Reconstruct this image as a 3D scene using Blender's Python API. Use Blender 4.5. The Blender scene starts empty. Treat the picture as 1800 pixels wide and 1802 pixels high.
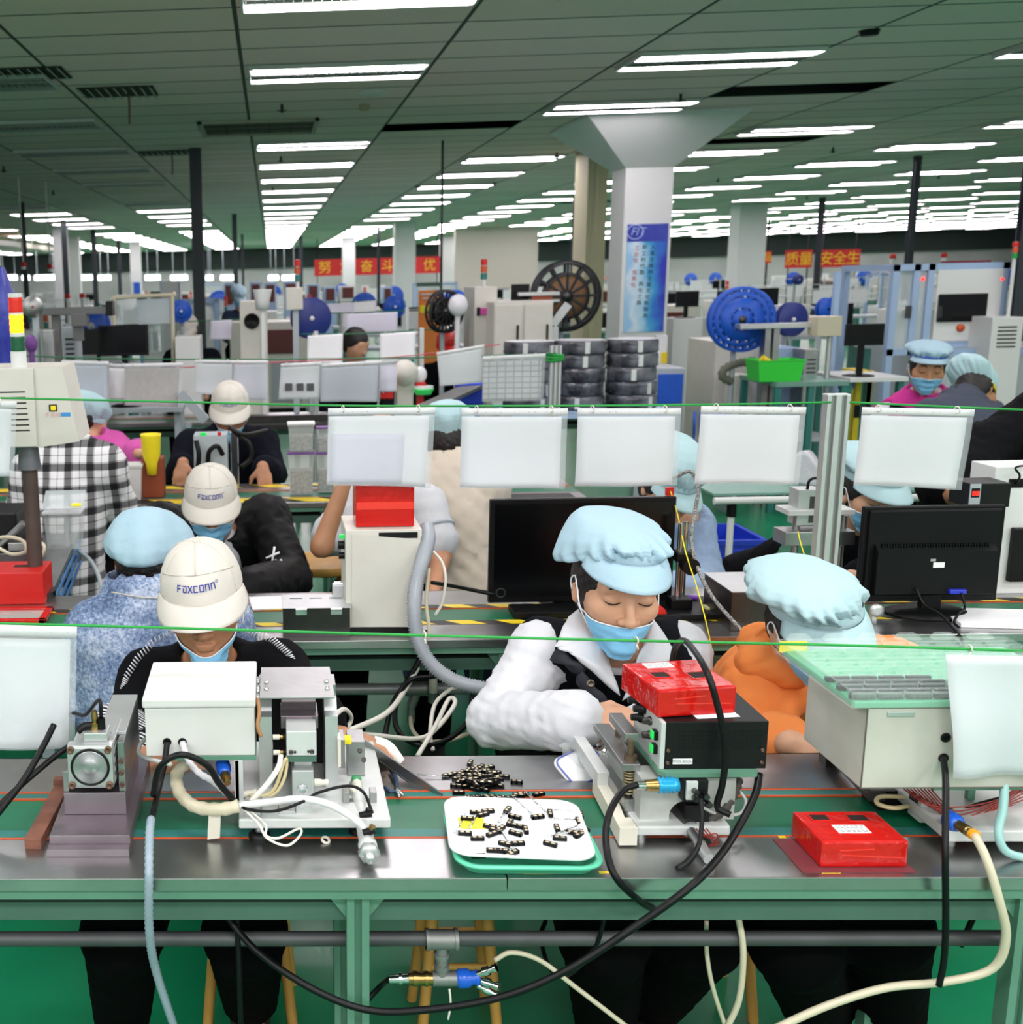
import bpy, bmesh, math, random
import numpy as np
from mathutils import Vector, Matrix, Euler
PI = math.pi
random.seed(7)
SC = bpy.context.scene
COL = SC.collection
# ---------------------------------------------------------------- camera
FOC, PPX, PPY, CAM_Z = 2050.0, 385.0, 901.0, 1.72     # focal length and optical axis in pixels of the 1800x1802 frame
CAM_R = Matrix.Rotation(0.04815515, 3, 'Z') @ Matrix.Rotation(PI/2-0.19904589, 3, 'X') @ Matrix.Rotation(-0.026, 3, 'Z')
cd = bpy.data.cameras.new('camera')
cam = bpy.data.objects.new('camera', cd); COL.objects.link(cam)
cd.sensor_fit = 'VERTICAL'; cd.sensor_height = 24.0
cd.lens = FOC*24.0/1802.0
cd.shift_x = (900-PPX)/1802.0; cd.shift_y = 0.0
cd.clip_start = 0.05; cd.clip_end = 300
cam.matrix_world = Matrix.Translation((0, 0, CAM_Z)) @ CAM_R.to_4x4()
cd.dof.use_dof = True; cd.dof.focus_distance = 2.45; cd.dof.aperture_fstop = 4.5
SC.camera = cam
def ray(px, py): return CAM_R @ Vector(((px-PPX)/FOC, (PPY-py)/FOC, -1))
def at(px, py, Y):
 d = ray(px, py); return Vector((0, 0, CAM_Z)) + d*(Y/d.y)
def atz(px, py, z):
 d = ray(px, py); return Vector((0, 0, CAM_Z)) + d*((z-CAM_Z)/d.z)
def mpp(px, py, Y): return Y/ray(px, py).y/FOC      # metres per pixel there
# ---------------------------------------------------------------- world, light, exposure
w = bpy.data.worlds.new('world'); SC.world = w; w.use_nodes = True
w.node_tree.nodes['Background'].inputs[0].default_value = (0.97, 0.95, 1.0, 1)
w.node_tree.nodes['Background'].inputs[1].default_value = 0.7
SC.view_settings.view_transform = 'Standard'; SC.view_settings.look = 'None'
SC.view_settings.gamma = 1.0; SC.view_settings.use_curve_mapping = False
SC.view_settings.exposure = 0.0
CEIL = 3.1
TUBE = 27.0                                              # emission of a tube
FX0, FDX, FY0, FDY = 0.48, 2.58, 8.5, 2.29              # grid of ceiling fixtures (centres)
def area(x, y, power):                                  # the ceiling fixtures overhead and behind the photographer
 l = bpy.data.lights.new('overhead_fixture', 'AREA'); l.shape = 'RECTANGLE'; l.size = 1.2; l.size_y = .5
 l.energy = power; l.color = (1, .91, .95)
 o = bpy.data.objects.new('overhead_fixture', l); COL.objects.link(o); o.location = (x, y, CEIL-.03)
for i in range(-2, 4):
 for j in range(1, 9):
  area(FX0+FDX*i, FY0-FDY*j, 22 if j < 3 else 32 if j < 4 else 58)
# ---------------------------------------------------------------- materials
def lin(c):
 if isinstance(c, str):
  c = [int(c[i:i+2], 16)/255 for i in (0, 2, 4)]
  c = [x/12.92 if x <= .04045 else ((x+.055)/1.055)**2.4 for x in c]
 return (*c[:3], 1)
MATS = {}
def mat(key, col, rough=.5, metal=0., noise=0., nscale=20., bump=0., bscale=60., emit=0., alpha=1., trans=0., dark=None, spec=.5, ecol=None):
 """Principled material; noise mixes col with `dark` through a noise texture; bump from a second noise."""
 if key in MATS: return MATS[key]
 m = bpy.data.materials.new(key); m.use_nodes = True
 nt = m.node_tree; b = nt.nodes['Principled BSDF']
 b.inputs['Base Color'].default_value = lin(col); b.inputs['Roughness'].default_value = rough
 b.inputs['Metallic'].default_value = metal; b.inputs['Alpha'].default_value = alpha
 b.inputs['Transmission Weight'].default_value = trans; b.inputs['Specular IOR Level'].default_value = spec
 if emit: b.inputs['Emission Color'].default_value = lin(ecol or col); b.inputs['Emission Strength'].default_value = emit
 if noise or bump:
  tc = nt.nodes.new('ShaderNodeTexCoord')
 if noise:
  n = nt.nodes.new('ShaderNodeTexNoise'); n.inputs['Scale'].default_value = nscale; n.inputs['Detail'].default_value = 6
  nt.links.new(tc.outputs['Object'], n.inputs['Vector'])
  r = nt.nodes.new('ShaderNodeMapRange'); r.inputs['From Min'].default_value = .35; r.inputs['From Max'].default_value = .75
  r.inputs['To Max'].default_value = noise
  nt.links.new(n.outputs['Fac'], r.inputs['Value'])
  x = nt.nodes.new('ShaderNodeMix'); x.data_type = 'RGBA'
  c = lin(col); d = lin(dark) if dark else (c[0]*.45, c[1]*.45, c[2]*.45, 1)
  x.inputs['A'].default_value = c; x.inputs['B'].default_value = d
  nt.links.new(r.outputs['Result'], x.inputs['Factor']); nt.links.new(x.outputs['Result'], b.inputs['Base Color'])
 if bump:
  n2 = nt.nodes.new('ShaderNodeTexNoise'); n2.inputs['Scale'].default_value = bscale; n2.inputs['Detail'].default_value = 4
  nt.links.new(tc.outputs['Object'], n2.inputs['Vector'])
  bp = nt.nodes.new('ShaderNodeBump'); bp.inputs['Strength'].default_value = bump; bp.inputs['Distance'].default_value = .01
  nt.links.new(n2.outputs['Fac'], bp.inputs['Height']); nt.links.new(bp.outputs['Normal'], b.inputs['Normal'])
 m.diffuse_color = lin(col)
 MATS[key] = m; return m
M = dict(
 steel=mat('steel', 'b4b5b5', .3, 1, .45, 7, .05, 30, dark='7e7a78'),
 steel_dull=mat('steel_dull', 'a3a5a4', .38, 1, .3, 14, .03, 80),
 alu=mat('alu', 'c4c8c8', .42, .75, .15, 25),
 alu_white=mat('alu_white', 'd2d6d4', .5, .35, .15, 20),
 dark_steel=mat('dark_steel', '5a5757', .35, 1, .3, 20),
 purple_steel=mat('purple_steel', '9a9097', .35, .9, .4, 14, dark='6d5f66'),
 rust=mat('rust', '8a5a48', .75, .3, .7, 18, .2, 90, dark='4a3a36'),
 greenpaint=mat('greenpaint', '5c8a74', .45, 0, .35, 8, dark='4a725f'),
 greendark=mat('greendark', '47695a', .5, 0, .4, 6, dark='35504a'),
 belt=mat('belt', '0f6848', .35, 0, .15, 10, dark='0b553b'),
 beltedge=mat('beltedge', '2c7a72', .4, 0, .3, 12),
 orange_line=mat('orange_line', 'c8542a', .5),
 white=mat('white_paint', 'd3d4d1', .4, 0, .35, 7, dark='bdb9b2'),
 beige=mat('beige_paint', 'd3d2c8', .45, 0, .2, 9, dark='b4ad9f'),
 greybeige=mat('greybeige_paint', 'b9bbb3', .45, 0, .3, 9, dark='a39e94'),
 black=mat('black_plastic', '08090b', .4, spec=.25),
 blackm=mat('black_metal', '0e0f11', .42, 0, .3, 30, dark='1a1614', spec=.25),
 screen=mat('screen', '040507', .2, spec=.3),
 rubber=mat('rubber', '0a0b0c', .45, spec=.3),
 red=mat('red_tape', 'c4120c', .18, 0, .3, 12, .6, 22, dark='b00c0c'),
 redflat=mat('red_board', 'cf1d17', .4, 0, .15, 10),
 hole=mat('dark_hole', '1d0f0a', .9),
 paper=mat('paper', 'e9eaec', .7, 0, 0, 1, .12, 14),
 paper2=mat('lavender_paper', 'd9d7e6', .7, 0, 0, 1, .1, 14),
 film=mat('clear_film', 'dfe6ea', .18, 0, 0, 1, .2, 20, alpha=.25),
 filmw=mat('milky_film', 'eef0f2', .3, 0, 0, 1, .1, 20, alpha=.75),
 clear=mat('clear_plastic', 'e6efec', .1, 0, alpha=.28),
 tray_white=mat('white_tray', 'eceef0', .35),
 tray_mint=mat('mint_tray', '5fc9a4', .35),
 gasket=mat('blue_gasket', '5a66b5', .5),
 nylon=mat('nylon', 'd2cfc0', .5),
 ivory=mat('ivory_hose', 'c6bfa6', .35),
 whitecable=mat('white_cable', 'dfdcd2', .45),
 bluefit=mat('blue_fitting', '1f5fd0', .25),
 cyanfit=mat('cyan_fitting', '2aa3d8', .2, .3),
 brass=mat('brass', 'a98a55', .3, 1, .3, 30),
 chrome=mat('chrome', 'cfd2d4', .15, 1),
 yellow=mat('yellow', 'f0dd1e', .55), yellowtape=mat('yellow_tape', 'e3c81c', .5, 0, .2, 20),
 blacktape=mat('black_tape', '1a1a17', .5),
 rope=mat('green_rope', '1f9a3e', .6, 0, .3, 300),
 ropedark=mat('dark_green_rope', '1d6b42', .6),
 greenled=mat('green_button', '19b24a', .3, emit=.8), redled=mat('red_led', 'ff2a20', .3, emit=3),
 skin=mat('skin', 'cf9f80', .5, 0, .25, 14, .05, 200, dark='bd8468'),
 skin2=mat('tanned_skin', 'b98563', .5, 0, .25, 14, .05, 200, dark='a06a4c'),
 hair=mat('hair', '17110f', .45, 0, .3, 60, .3, 200),
 lip=mat('lip', 'a86457', .5),
 maskm=mat('mask', '7fc0e6', .8, 0, .08, 20, .1, 200),
 capblue=mat('blue_cap_cloth', 'a2c0cf', .85, 0, .1, 8, .45, 20, dark='8fb0c1'),
 capcyan=mat('cyan_cap_cloth', 'accbd1', .85, 0, .1, 8, .45, 20, dark='98b9c2'),
 capwhite=mat('cream_cap_cloth', 'd0ccc3', .85, 0, .12, 12, .15, 300, dark='c2bdb1'),
 navytext=mat('navy_thread', '23308f', .7),
 tee=mat('black_knit', '0c0d10', .9, 0, .2, 9, .3, 25, spec=.1), navyc=mat('navy_cloth', '11141d', .9, 0, .2, 9, .3, 25, spec=.1),
 blouse=mat('white_cloth', 'ccced3', .8, 0, 0, 9, .6, 14),
 vest=mat('black_vest', '101217', .85, 0, .3, 200, .3, 18, dark='1b1e26', spec=.1),
 orange=mat('orange_cloth', 'e98842', .85, 0, .1, 8, .35, 12, dark='da7431'),
 beigec=mat('beige_cloth', 'cfc3b3', .85, 0, .1, 8, .35, 10), magenta=mat('magenta_cloth', 'c52a8c', .85, 0, .1, 9, .3, 14),
 pink=mat('pink_cloth', 'cf56a6', .85, 0, .1, 9, .35, 14), greenc=mat('green_cloth', '2c6a4f', .85, 0, .1, 9, .3, 14),
 trousers=mat('black_trousers', '060708', .95, spec=.05), jeans=mat('jeans', '2b3a55', .9, 0, .3, 40),
 wood=mat('wood', 'c99a4b', .5, 0, .4, 12, dark='a87834'),
 pillar=mat('pillar_paint', 'dfe2e1', .5), ducksteel=mat('pole_paint', '2a3138', .5),
 crateblue=mat('blue_crate', '1f3fc4', .4), boxgreen=mat('green_basket', '35d13f', .4), reelblue=mat('blue_reel', '1557c8', .4, 0, .2, 8), reeldark=mat('navy_reel', '22307a', .4),
 bluepaint=mat('pale_blue_paint', '9db6d6', .45), greypanel=mat('grey_panel', 'a9b3b8', .5), offwhite=mat('off_white_panel', 'd9dcda', .5), brown=mat('brown', '8a3f22', .5),
 purple=mat('purple_plastic', '6a3a86', .5), glassy=mat('plastic_glass', 'd8e2e4', .15, alpha=.4))
# ---------------------------------------------------------------- mesh builder
def rot(rx=0, ry=0, rz=0): return Euler((rx, ry, rz)).to_matrix().to_4x4()
def T(x, y=None, z=None): return Matrix.Translation(x if y is None else (x, y, z))
SPLIT = {'rail', 'clamp', 'support_frame', 'rear_sockets', 'sensor_block', 'stem', 'leg_frame', 'side_plugs', 'frame', 'hanger', 'apron', 'bar_foot', 'rod', 'toggle', 'lower_trim', 'door_handle', 'indicator_lamp', 'eyebrow', 'eyelash'}
class MB:
 def __init__(s): s.v = []; s.f = []; s.mi = []; s.mats = []; s.X = Matrix.Identity(4); s.sm = []
 def m(s, mt):
  if mt not in s.mats: s.mats.append(mt)
  s.cur = s.mats.index(mt); return s
 def raw(s, vs, fs, smooth=True):
  o = len(s.v); c = getattr(s, 'cur', 0)
  s.v += [tuple(s.X @ Vector(v)) for v in vs]
  for f in fs: s.f.append([i+o for i in f]); s.mi.append(c); s.sm.append(smooth)
  return s
 def box(s, c, d, R=None, bev=0.):
  """box with centre c, size d, optionally chamfered edges"""
  hx, hy, hz = d[0]/2, d[1]/2, d[2]/2; c = Vector(c)
  bev = min(bev, hx*.9, hy*.9, hz*.9)
  if bev <= 0:
   vs = [(x, y, z) for x in (-hx, hx) for y in (-hy, hy) for z in (-hz, hz)]
   fs = [(0,1,3,2),(4,6,7,5),(0,4,5,1),(2,3,7,6),(0,2,6,4),(1,5,7,3)]
  else:
   bm = bmesh.new(); bmesh.ops.create_cube(bm, size=1)
   for v in bm.verts: v.co = Vector((v.co.x*d[0], v.co.y*d[1], v.co.z*d[2]))
   bmesh.ops.bevel(bm, geom=bm.edges[:], offset=bev, segments=2, profile=.6, affect='EDGES')
   bm.verts.index_update(); vs = [v.co.copy() for v in bm.verts]; fs = [[v.index for v in f.verts] for f in bm.faces]; bm.free()
  R = (R.to_3x3() if R else Matrix.Identity(3))
  return s.raw([c + R @ Vector(v) for v in vs], fs, False)
 def bx(s, x0, x1, y0, y1, z0, z1, bev=0.): return s.box(((x0+x1)/2, (y0+y1)/2, (z0+z1)/2), (x1-x0, y1-y0, z1-z0), None, bev)
 def cyl(s, a, b, r, r2=None, n=16, cap=True):
  a = Vector(a); b = Vector(b); r2 = r if r2 is None else r2
  q = (b-a).to_track_quat('Z', 'Y').to_matrix(); vs = []
  for p, rr in ((a, r), (b, r2)):
   vs += [p + q @ Vector((math.cos(2*PI*i/n)*rr, math.sin(2*PI*i/n)*rr, 0)) for i in range(n)]
  s.raw(vs, [(i, (i+1) % n, n+(i+1) % n, n+i) for i in range(n)], True)
  if cap:
   s.raw(vs[:n], [list(range(n))[::-1]], False); s.raw(vs[n:], [list(range(n))], False)
  return s
 def lathe(s, a, axis, prof, n=24, a0=0, a1=2*PI):
  """revolve profile [(along, radius)...] about axis through a"""
  a = Vector(a); q = Vector(axis).to_track_quat('Z', 'Y').to_matrix(); full = abs(a1-a0-2*PI) < 1e-6
  vs = []; k = n if full else n+1
  for (h, r) in prof:
   vs += [a + q @ Vector((math.cos(a0+(a1-a0)*i/n)*r, math.sin(a0+(a1-a0)*i/n)*r, h)) for i in range(k)]
  fs = []
  for j in range(len(prof)-1):
   for i in range(n):
    i2 = (i+1) % k
    fs.append((j*k+i, j*k+i2, (j+1)*k+i2, (j+1)*k+i))
  return s.raw(vs, fs, True)
 def tube(s, pts, r, n=8, cat=True, res=6, rib=0, ribd=0.):
  """tube along points (Catmull-Rom if cat); r number or per-point"""
  P = [Vector(p) for p in pts]
  rs = r if isinstance(r, (list, tuple)) else [r]*len(P)
  if cat and len(P) > 2:
   Q = [P[0]*2-P[1]] + P + [P[-1]*2-P[-2]]; out = []; ro = []
   for i in range(len(P)-1):
    p0, p1, p2, p3 = Q[i:i+4]
    for k in range(res):
     t = k/res
     out.append(.5*((2*p1)+(p2-p0)*t+(2*p0-5*p1+4*p2-p3)*t*t+(3*p1-p0-3*p2+p3)*t**3)); ro.append(rs[i]*(1-t)+rs[i+1]*t)
   out.append(P[-1]); ro.append(rs[-1]); P, rs = out, ro
  if rib:
   L = [0]
   for i in range(1, len(P)): L.append(L[-1]+(P[i]-P[i-1]).length)
   k = max(2, int(L[-1]/rib*2)); NP = []; NR = []
   for q in range(k+1):
    d = L[-1]*q/k; i = 0
    while i < len(P)-2 and L[i+1] < d: i += 1
    t = (d-L[i])/max(1e-9, L[i+1]-L[i]); NP.append(P[i].lerp(P[i+1], t)); NR.append((rs[i]*(1-t)+rs[i+1]*t) + (ribd if q % 2 else -ribd))
   P, rs = NP, NR
  vs = []; up = None
  for i, p in enumerate(P):
   d = (P[min(i+1, len(P)-1)]-P[max(i-1, 0)]).normalized()
   if up is None: up = d.orthogonal().normalized()
   up = (up - d*up.dot(d)); up = up.normalized() if up.length > 1e-6 else d.orthogonal().normalized()
   sd = d.cross(up)
   vs += [p + (up*math.cos(2*PI*k/n)+sd*math.sin(2*PI*k/n))*rs[i] for k in range(n)]
  m_ = len(P)
  fs = [(j*n+i, j*n+(i+1) % n, (j+1)*n+(i+1) % n, (j+1)*n+i) for j in range(m_-1) for i in range(n)]
  fs += [list(range(n))[::-1], [(m_-1)*n+i for i in range(n)]]
  return s.raw(vs, fs, True)
 def prism(s, poly, axis, h0, h1):
  """poly: 2D points; axis 'x','y','z' is the extrusion direction"""
  def mk(p, h): return {'x': (h, p[0], p[1]), 'y': (p[0], h, p[1]), 'z': (p[0], p[1], h)}[axis]
  n = len(poly); vs = [mk(p, h0) for p in poly] + [mk(p, h1) for p in poly]
  return s.raw(vs, [list(range(n)), list(range(2*n-1, n-1, -1))] + [(i, n+i, n+(i+1) % n, (i+1) % n) for i in range(n)], False)
 def grid(s, fn, nu, nv, closed_u=False, thick=0.):
  """surface fn(u,v) over [0,1]^2; thick gives it a back and rims"""
  k = nu if closed_u else nu+1
  vs = [Vector(fn(i/nu, j/nv)) for j in range(nv+1) for i in range(k)]
  fs = [(j*k+i, j*k+(i+1) % k, (j+1)*k+(i+1) % k, (j+1)*k+i) for j in range(nv) for i in range(nu)]
  if thick:
   N = [Vector() for _ in vs]
   for f in fs:
    nn = (vs[f[2]]-vs[f[0]]).cross(vs[f[3]]-vs[f[1]])
    for i in f: N[i] += nn
   o = len(vs); vs += [v - n_.normalized()*thick if n_.length else v.copy() for v, n_ in zip(vs, N)]
   fs += [tuple(reversed([i+o for i in f])) for f in fs[:]]
   rim = []
   for i in range(nu): rim += [(i, (i+1) % k), (nv*k+(i+1) % k, nv*k+i)]
   if not closed_u:
    for j in range(nv): rim += [((j+1)*k, j*k), (j*k+nu, (j+1)*k+nu)]
   fs += [(b, a, a+o, b+o) for a, b in rim]
  return s.raw(vs, fs, True)
 def ball(s, c, r, n=12):
  c = Vector(c); r = Vector(r) if hasattr(r, '__len__') else Vector((r, r, r))
  return s.grid(lambda u, v: c + Vector((math.cos(2*PI*u)*math.sin(PI*v)*r.x, math.sin(2*PI*u)*math.sin(PI*v)*r.y, -math.cos(PI*v)*r.z)), n, max(4, n//2), True)
 def torus(s, c, axis, R_, r, n=24, k=8):
  q = Vector(axis).to_track_quat('Z', 'Y').to_matrix(); c = Vector(c)
  vs = [c + q @ Vector(((R_+r*math.cos(2*PI*j/k))*math.cos(2*PI*i/n), (R_+r*math.cos(2*PI*j/k))*math.sin(2*PI*i/n), r*math.sin(2*PI*j/k))) for i in range(n) for j in range(k)]
  return s.raw(vs, [(i*k+j, ((i+1) % n)*k+j, ((i+1) % n)*k+(j+1) % k, i*k+(j+1) % k) for i in range(n) for j in range(k)], True)
 def pieces(s, name, parent):
  up = list(range(len(s.v)))
  def fd(i):
   while up[i] != i: up[i] = up[up[i]]; i = up[i]
   return i
  for f in s.f:
   for i in f[1:]: up[fd(i)] = fd(f[0])
  co = {}; seen = {}
  G = {}
  for k, f in enumerate(s.f): G.setdefault(fd(f[0]), []).append(k)
  bb = {g: (np.array([s.v[i] for k in ks for i in s.f[k]]).min(0)-.002, np.array([s.v[i] for k in ks for i in s.f[k]]).max(0)+.002) for g, ks in G.items()}
  gs = list(G); grp = {g: g for g in gs}
  def fg(g):
   while grp[g] != g: g = grp[g]
   return g
  for a in gs:
   for b_ in gs:
    if a < b_ and (bb[a][0] <= bb[b_][1]).all() and (bb[b_][0] <= bb[a][1]).all(): grp[fg(b_)] = fg(a)
  o = None
  for g0 in {fg(g) for g in gs}:
   q = MB(); q._one = 1; q.mats = s.mats; m_ = {}
   for g in gs:
    if fg(g) != g0: continue
    for k in G[g]:
     q.f.append([m_.setdefault(i, len(m_)) for i in s.f[k]]); q.mi.append(s.mi[k]); q.sm.append(s.sm[k])
   q.v = [s.v[i] for i in m_]; o = q.build(name, parent=parent)
  return o
 def build(s, name, mt=None, parent=None, label=None, cat=None, group=None, kind=None, smooth=True):
  if parent is not None and name in SPLIT and not hasattr(s, '_one'): return s.pieces(name, parent)
  me = bpy.data.meshes.new(name)
  if parent is not None: o0 = Vector(parent['_w'])
  else:
   a = np.array(s.v); o0 = Vector(((a[:, 0].min()+a[:, 0].max())/2, (a[:, 1].min()+a[:, 1].max())/2, a[:, 2].min()))
  me.from_pydata([Vector(v)-o0 for v in s.v], [], s.f)
  for m_ in (s.mats or [mt]): me.materials.append(m_)
  me.polygons.foreach_set('material_index', s.mi)
  me.polygons.foreach_set('use_smooth', s.sm)
  me.update()
  o = bpy.data.objects.new(name, me); COL.objects.link(o)
  if parent is not None:
   o.parent = parent; o['_w'] = parent['_w']
   if label: o['label'] = label
  else:
   o.location = o0; o['_w'] = o0[:]
   tag(o, label, cat, group, kind)
  return o
def tag(o, label=None, cat=None, group=None, kind=None):
 for k, v in (('label', label), ('category', cat), ('group', group), ('kind', kind)):
  if v: o[k] = v
 return o
def thing(name, label, cat, loc, group=None):
 o = bpy.data.objects.new(name, None); COL.objects.link(o); o.empty_display_size = .05
 o.location = loc; o['_w'] = tuple(loc)
 return tag(o, label, cat, group)
KIDS = {}
def copy_tree(o, loc=None, label=None, rz=None, parent=None, scale=None):
 c = o.copy(); COL.objects.link(c)
 if parent is not None: c.parent = parent
 if loc is not None: c.location = loc
 if rz is not None: c.rotation_euler = (0, 0, rz)
 if scale is not None: c.scale = (scale,)*3
 if label: c['label'] = label
 for ch in list(o.children): copy_tree(ch, parent=c)
 return c
def bxo(name, mt, d, parent=None, bev=.0, **k): return MB().m(mt).bx(*d, bev=bev).build(name, parent=parent, **k)
def text_mesh(txt, size, bold=0.):
 """flat outline text as (verts, faces), centred, unit: metres, x right, y up"""
 cu = bpy.data.curves.new('t', 'FONT'); cu.body = txt; cu.size = size; cu.align_x = 'CENTER'; cu.align_y = 'CENTER'; cu.offset = bold; cu.resolution_u = 3
 o = bpy.data.objects.new('t', cu); COL.objects.link(o)
 me = bpy.data.meshes.new_from_object(o.evaluated_get(bpy.context.evaluated_depsgraph_get()))
 vs = [v.co.copy() for v in me.vertices]; fs = [list(p.vertices) for p in me.polygons]
 bpy.data.objects.remove(o); bpy.data.curves.remove(cu); bpy.data.meshes.remove(me)
 return vs, fs
# ================================================================ setting: floor, ceiling, far wall, pillars, ceiling lights
def node_mat(key, rough=.5):
 m = bpy.data.materials.new(key); m.use_nodes = True; MATS[key] = m
 b = m.node_tree.nodes['Principled BSDF']; b.inputs['Roughness'].default_value = rough
 return m, m.node_tree, b
def bricks(nt, w, h, c1, c2, cm, mortar, vec='Object'):
 tc = nt.nodes.new('ShaderNodeTexCoord'); br = nt.nodes.new('ShaderNodeTexBrick')
 br.offset = 0; br.squash = 1; br.inputs['Scale'].default_value = 1
 br.inputs['Brick Width'].default_value = w; br.inputs['Row Height'].default_value = h; br.inputs['Mortar Size'].default_value = mortar
 br.inputs['Mortar Smooth'].default_value = .1
 br.inputs['Color1'].default_value = lin(c1); br.inputs['Color2'].default_value = lin(c2); br.inputs['Mortar'].default_value = lin(cm)
 nt.links.new(tc.outputs[vec], br.inputs['Vector']); return br
TW, TH = FDX/2, FDY/4
cx0 = FX0-TW/2; cy0 = FY0-FDY/2+TH/2+FDY*.0
m, nt, b = node_mat('ceiling_tiles', .9)
br = bricks(nt, TW, TH, 'f8e2dc', 'ecd4ce', '4a4640', .013)
nt.links.new(br.outputs['Color'], b.inputs['Base Color'])
ceil_mat = m
X0, X1, Y0_, Y1_ = -30, 52, -15, 62
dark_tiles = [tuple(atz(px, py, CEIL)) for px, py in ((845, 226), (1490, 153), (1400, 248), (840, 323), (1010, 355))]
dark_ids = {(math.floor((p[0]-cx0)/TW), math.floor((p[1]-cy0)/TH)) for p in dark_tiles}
c = MB().m(ceil_mat)
i0, i1 = math.floor((X0-cx0)/TW), math.ceil((X1-cx0)/TW); j0, j1 = math.floor((Y0_-cy0)/TH), math.ceil((Y1_-cy0)/TH)
vs = [(cx0+i*TW, cy0+j*TH, CEIL) for j in range(j0, j1+1) for i in range(i0, i1+1)]; k = i1-i0+1
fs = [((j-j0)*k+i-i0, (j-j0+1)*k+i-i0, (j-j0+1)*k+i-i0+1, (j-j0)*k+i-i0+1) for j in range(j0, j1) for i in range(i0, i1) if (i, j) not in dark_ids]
c.raw(vs, fs, False)
me = bpy.data.meshes.new('ceiling'); me.from_pydata([(x-cx0, y-cy0, 0) for x, y, z in c.v], [], c.f); me.materials.append(ceil_mat)
o = bpy.data.objects.new('ceiling', me); COL.objects.link(o); o.location = (cx0, cy0, CEIL); tag(o, 'suspended ceiling of pale grey tiles in a dark grid', kind='structure')
MB().m(mat('void_slab', '16171a', .9)).bx(X0, X1, Y0_, Y1_, CEIL+.45, CEIL+.6).build('ceiling_slab', kind='structure', label='slab above the missing ceiling tiles, coloured dark as the unlit void')  # near-black colour stands in for the darkness of the ceiling void
# floor: glossy green paint with worn patches
m, nt, b = node_mat('floor_paint', .28)
tc = nt.nodes.new('ShaderNodeTexCoord'); n = nt.nodes.new('ShaderNodeTexNoise'); n.inputs['Scale'].default_value = 1.6; n.inputs['Detail'].default_value = 9
nt.links.new(tc.outputs['Object'], n.inputs['Vector'])
r = nt.nodes.new('ShaderNodeValToRGB'); e = r.color_ramp.elements
e[0].position = .3; e[0].color = lin('077048'); e[1].position = .75; e[1].color = lin('1a8c5e')
nt.links.new(n.outputs['Fac'], r.inputs['Fac']); nt.links.new(r.outputs['Color'], b.inputs['Base Color'])
MB().m(m).bx(X0, X1, Y0_, Y1_, -.1, 0).build('floor', kind='structure', label='glossy green painted factory floor')
# far wall with a dark header, bright strip windows and shelving bays
MB().m(mat('far_wall', 'c3c8c4', .7, 0, .5, .5, dark='78807c')).bx(X0, X1, 61.8, 62, 0, CEIL).build('wall_back', kind='structure', label='pale far wall of the hall')
MB().m(mat('wall_header', '22302c', .7)).bx(X0, X1, 61.5, 61.75, 2.1, CEIL-.02).build('trim_1', kind='structure', label='dark band under the ceiling along the far wall')
# pillars
def pillar_at(px0, px1, Y, label, d=None, name='pillar'):
 a = at(px0, 470, Y); bb = at(px1, 470, Y); d = d or (bb.x-a.x)
 return MB().m(M['pillar']).bx(a.x, bb.x, Y, Y+d, 0, CEIL-.004).build(name, kind='structure', label=label)
PY = 11.7; pa = at(1097, 400, PY).x; pbx = at(1181, 400, PY).x; pd = pbx-pa
q = MB().m(M['pillar']).bx(pa, pbx, PY, PY+pd, 0, CEIL-.004)
zc = at(1090, 296, PY).z; hw = .50
cxp, cyp = (pa+pbx)/2, PY+pd/2
def ring(h, z): return [(cxp-h, cyp-h, z), (cxp+h, cyp-h, z), (cxp+h, cyp+h, z), (cxp-h, cyp+h, z)]
vs = ring(pd/2+.005, zc)+ring(pd/2+hw, CEIL-.03)+ring(pd/2+hw, CEIL-.004)
q.raw(vs, [(0, 1, 5, 4), (1, 2, 6, 5), (2, 3, 7, 6), (3, 0, 4, 7), (4, 5, 9, 8), (5, 6, 10, 9), (6, 7, 11, 10), (7, 4, 8, 11), (3, 2, 1, 0)], False)
q.build('pillar', kind='structure', label='white square pillar with a flared capital and a blue banner')
for (a_, b_, Y, l) in ((695, 731, 34, 'white pillar beyond the orange board'), (1297, 1345, 29, 'white pillar behind the big blue reel'), (776, 800, 48, 'slim white pillar beside the beige partition'),
     (95, 118, 30, 'white pillar at far left behind the tower lights'), (120, 140, 38, 'second white pillar at far left'), (229, 247, 44, 'white pillar carrying a blue notice far left'), (603, 625, 46, 'white pillar between the halves of the red banner')):
 pillar_at(a_, b_, Y, l)
def pole(px, w, Y, label, z0=0.):
 x = at(px, 500, Y).x; h = mpp(px, 500, Y)*w/2
 o = MB().m(M['ducksteel'])
 o.bx(x-h, x+h, Y-h, Y-h*.7, z0, CEIL-.004).bx(x-h, x+h, Y+h*.7, Y+h, z0, CEIL-.004).bx(x-h*.35, x+h*.35, Y-h*.7, Y+h*.7, z0, CEIL-.004)
 return o.build('steel_post', label=label, cat='post', group='dark steel posts up to the ceiling')
pole(350, 20, 13.2, 'thick dark steel post rising in front of the left ceiling lights')
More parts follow.
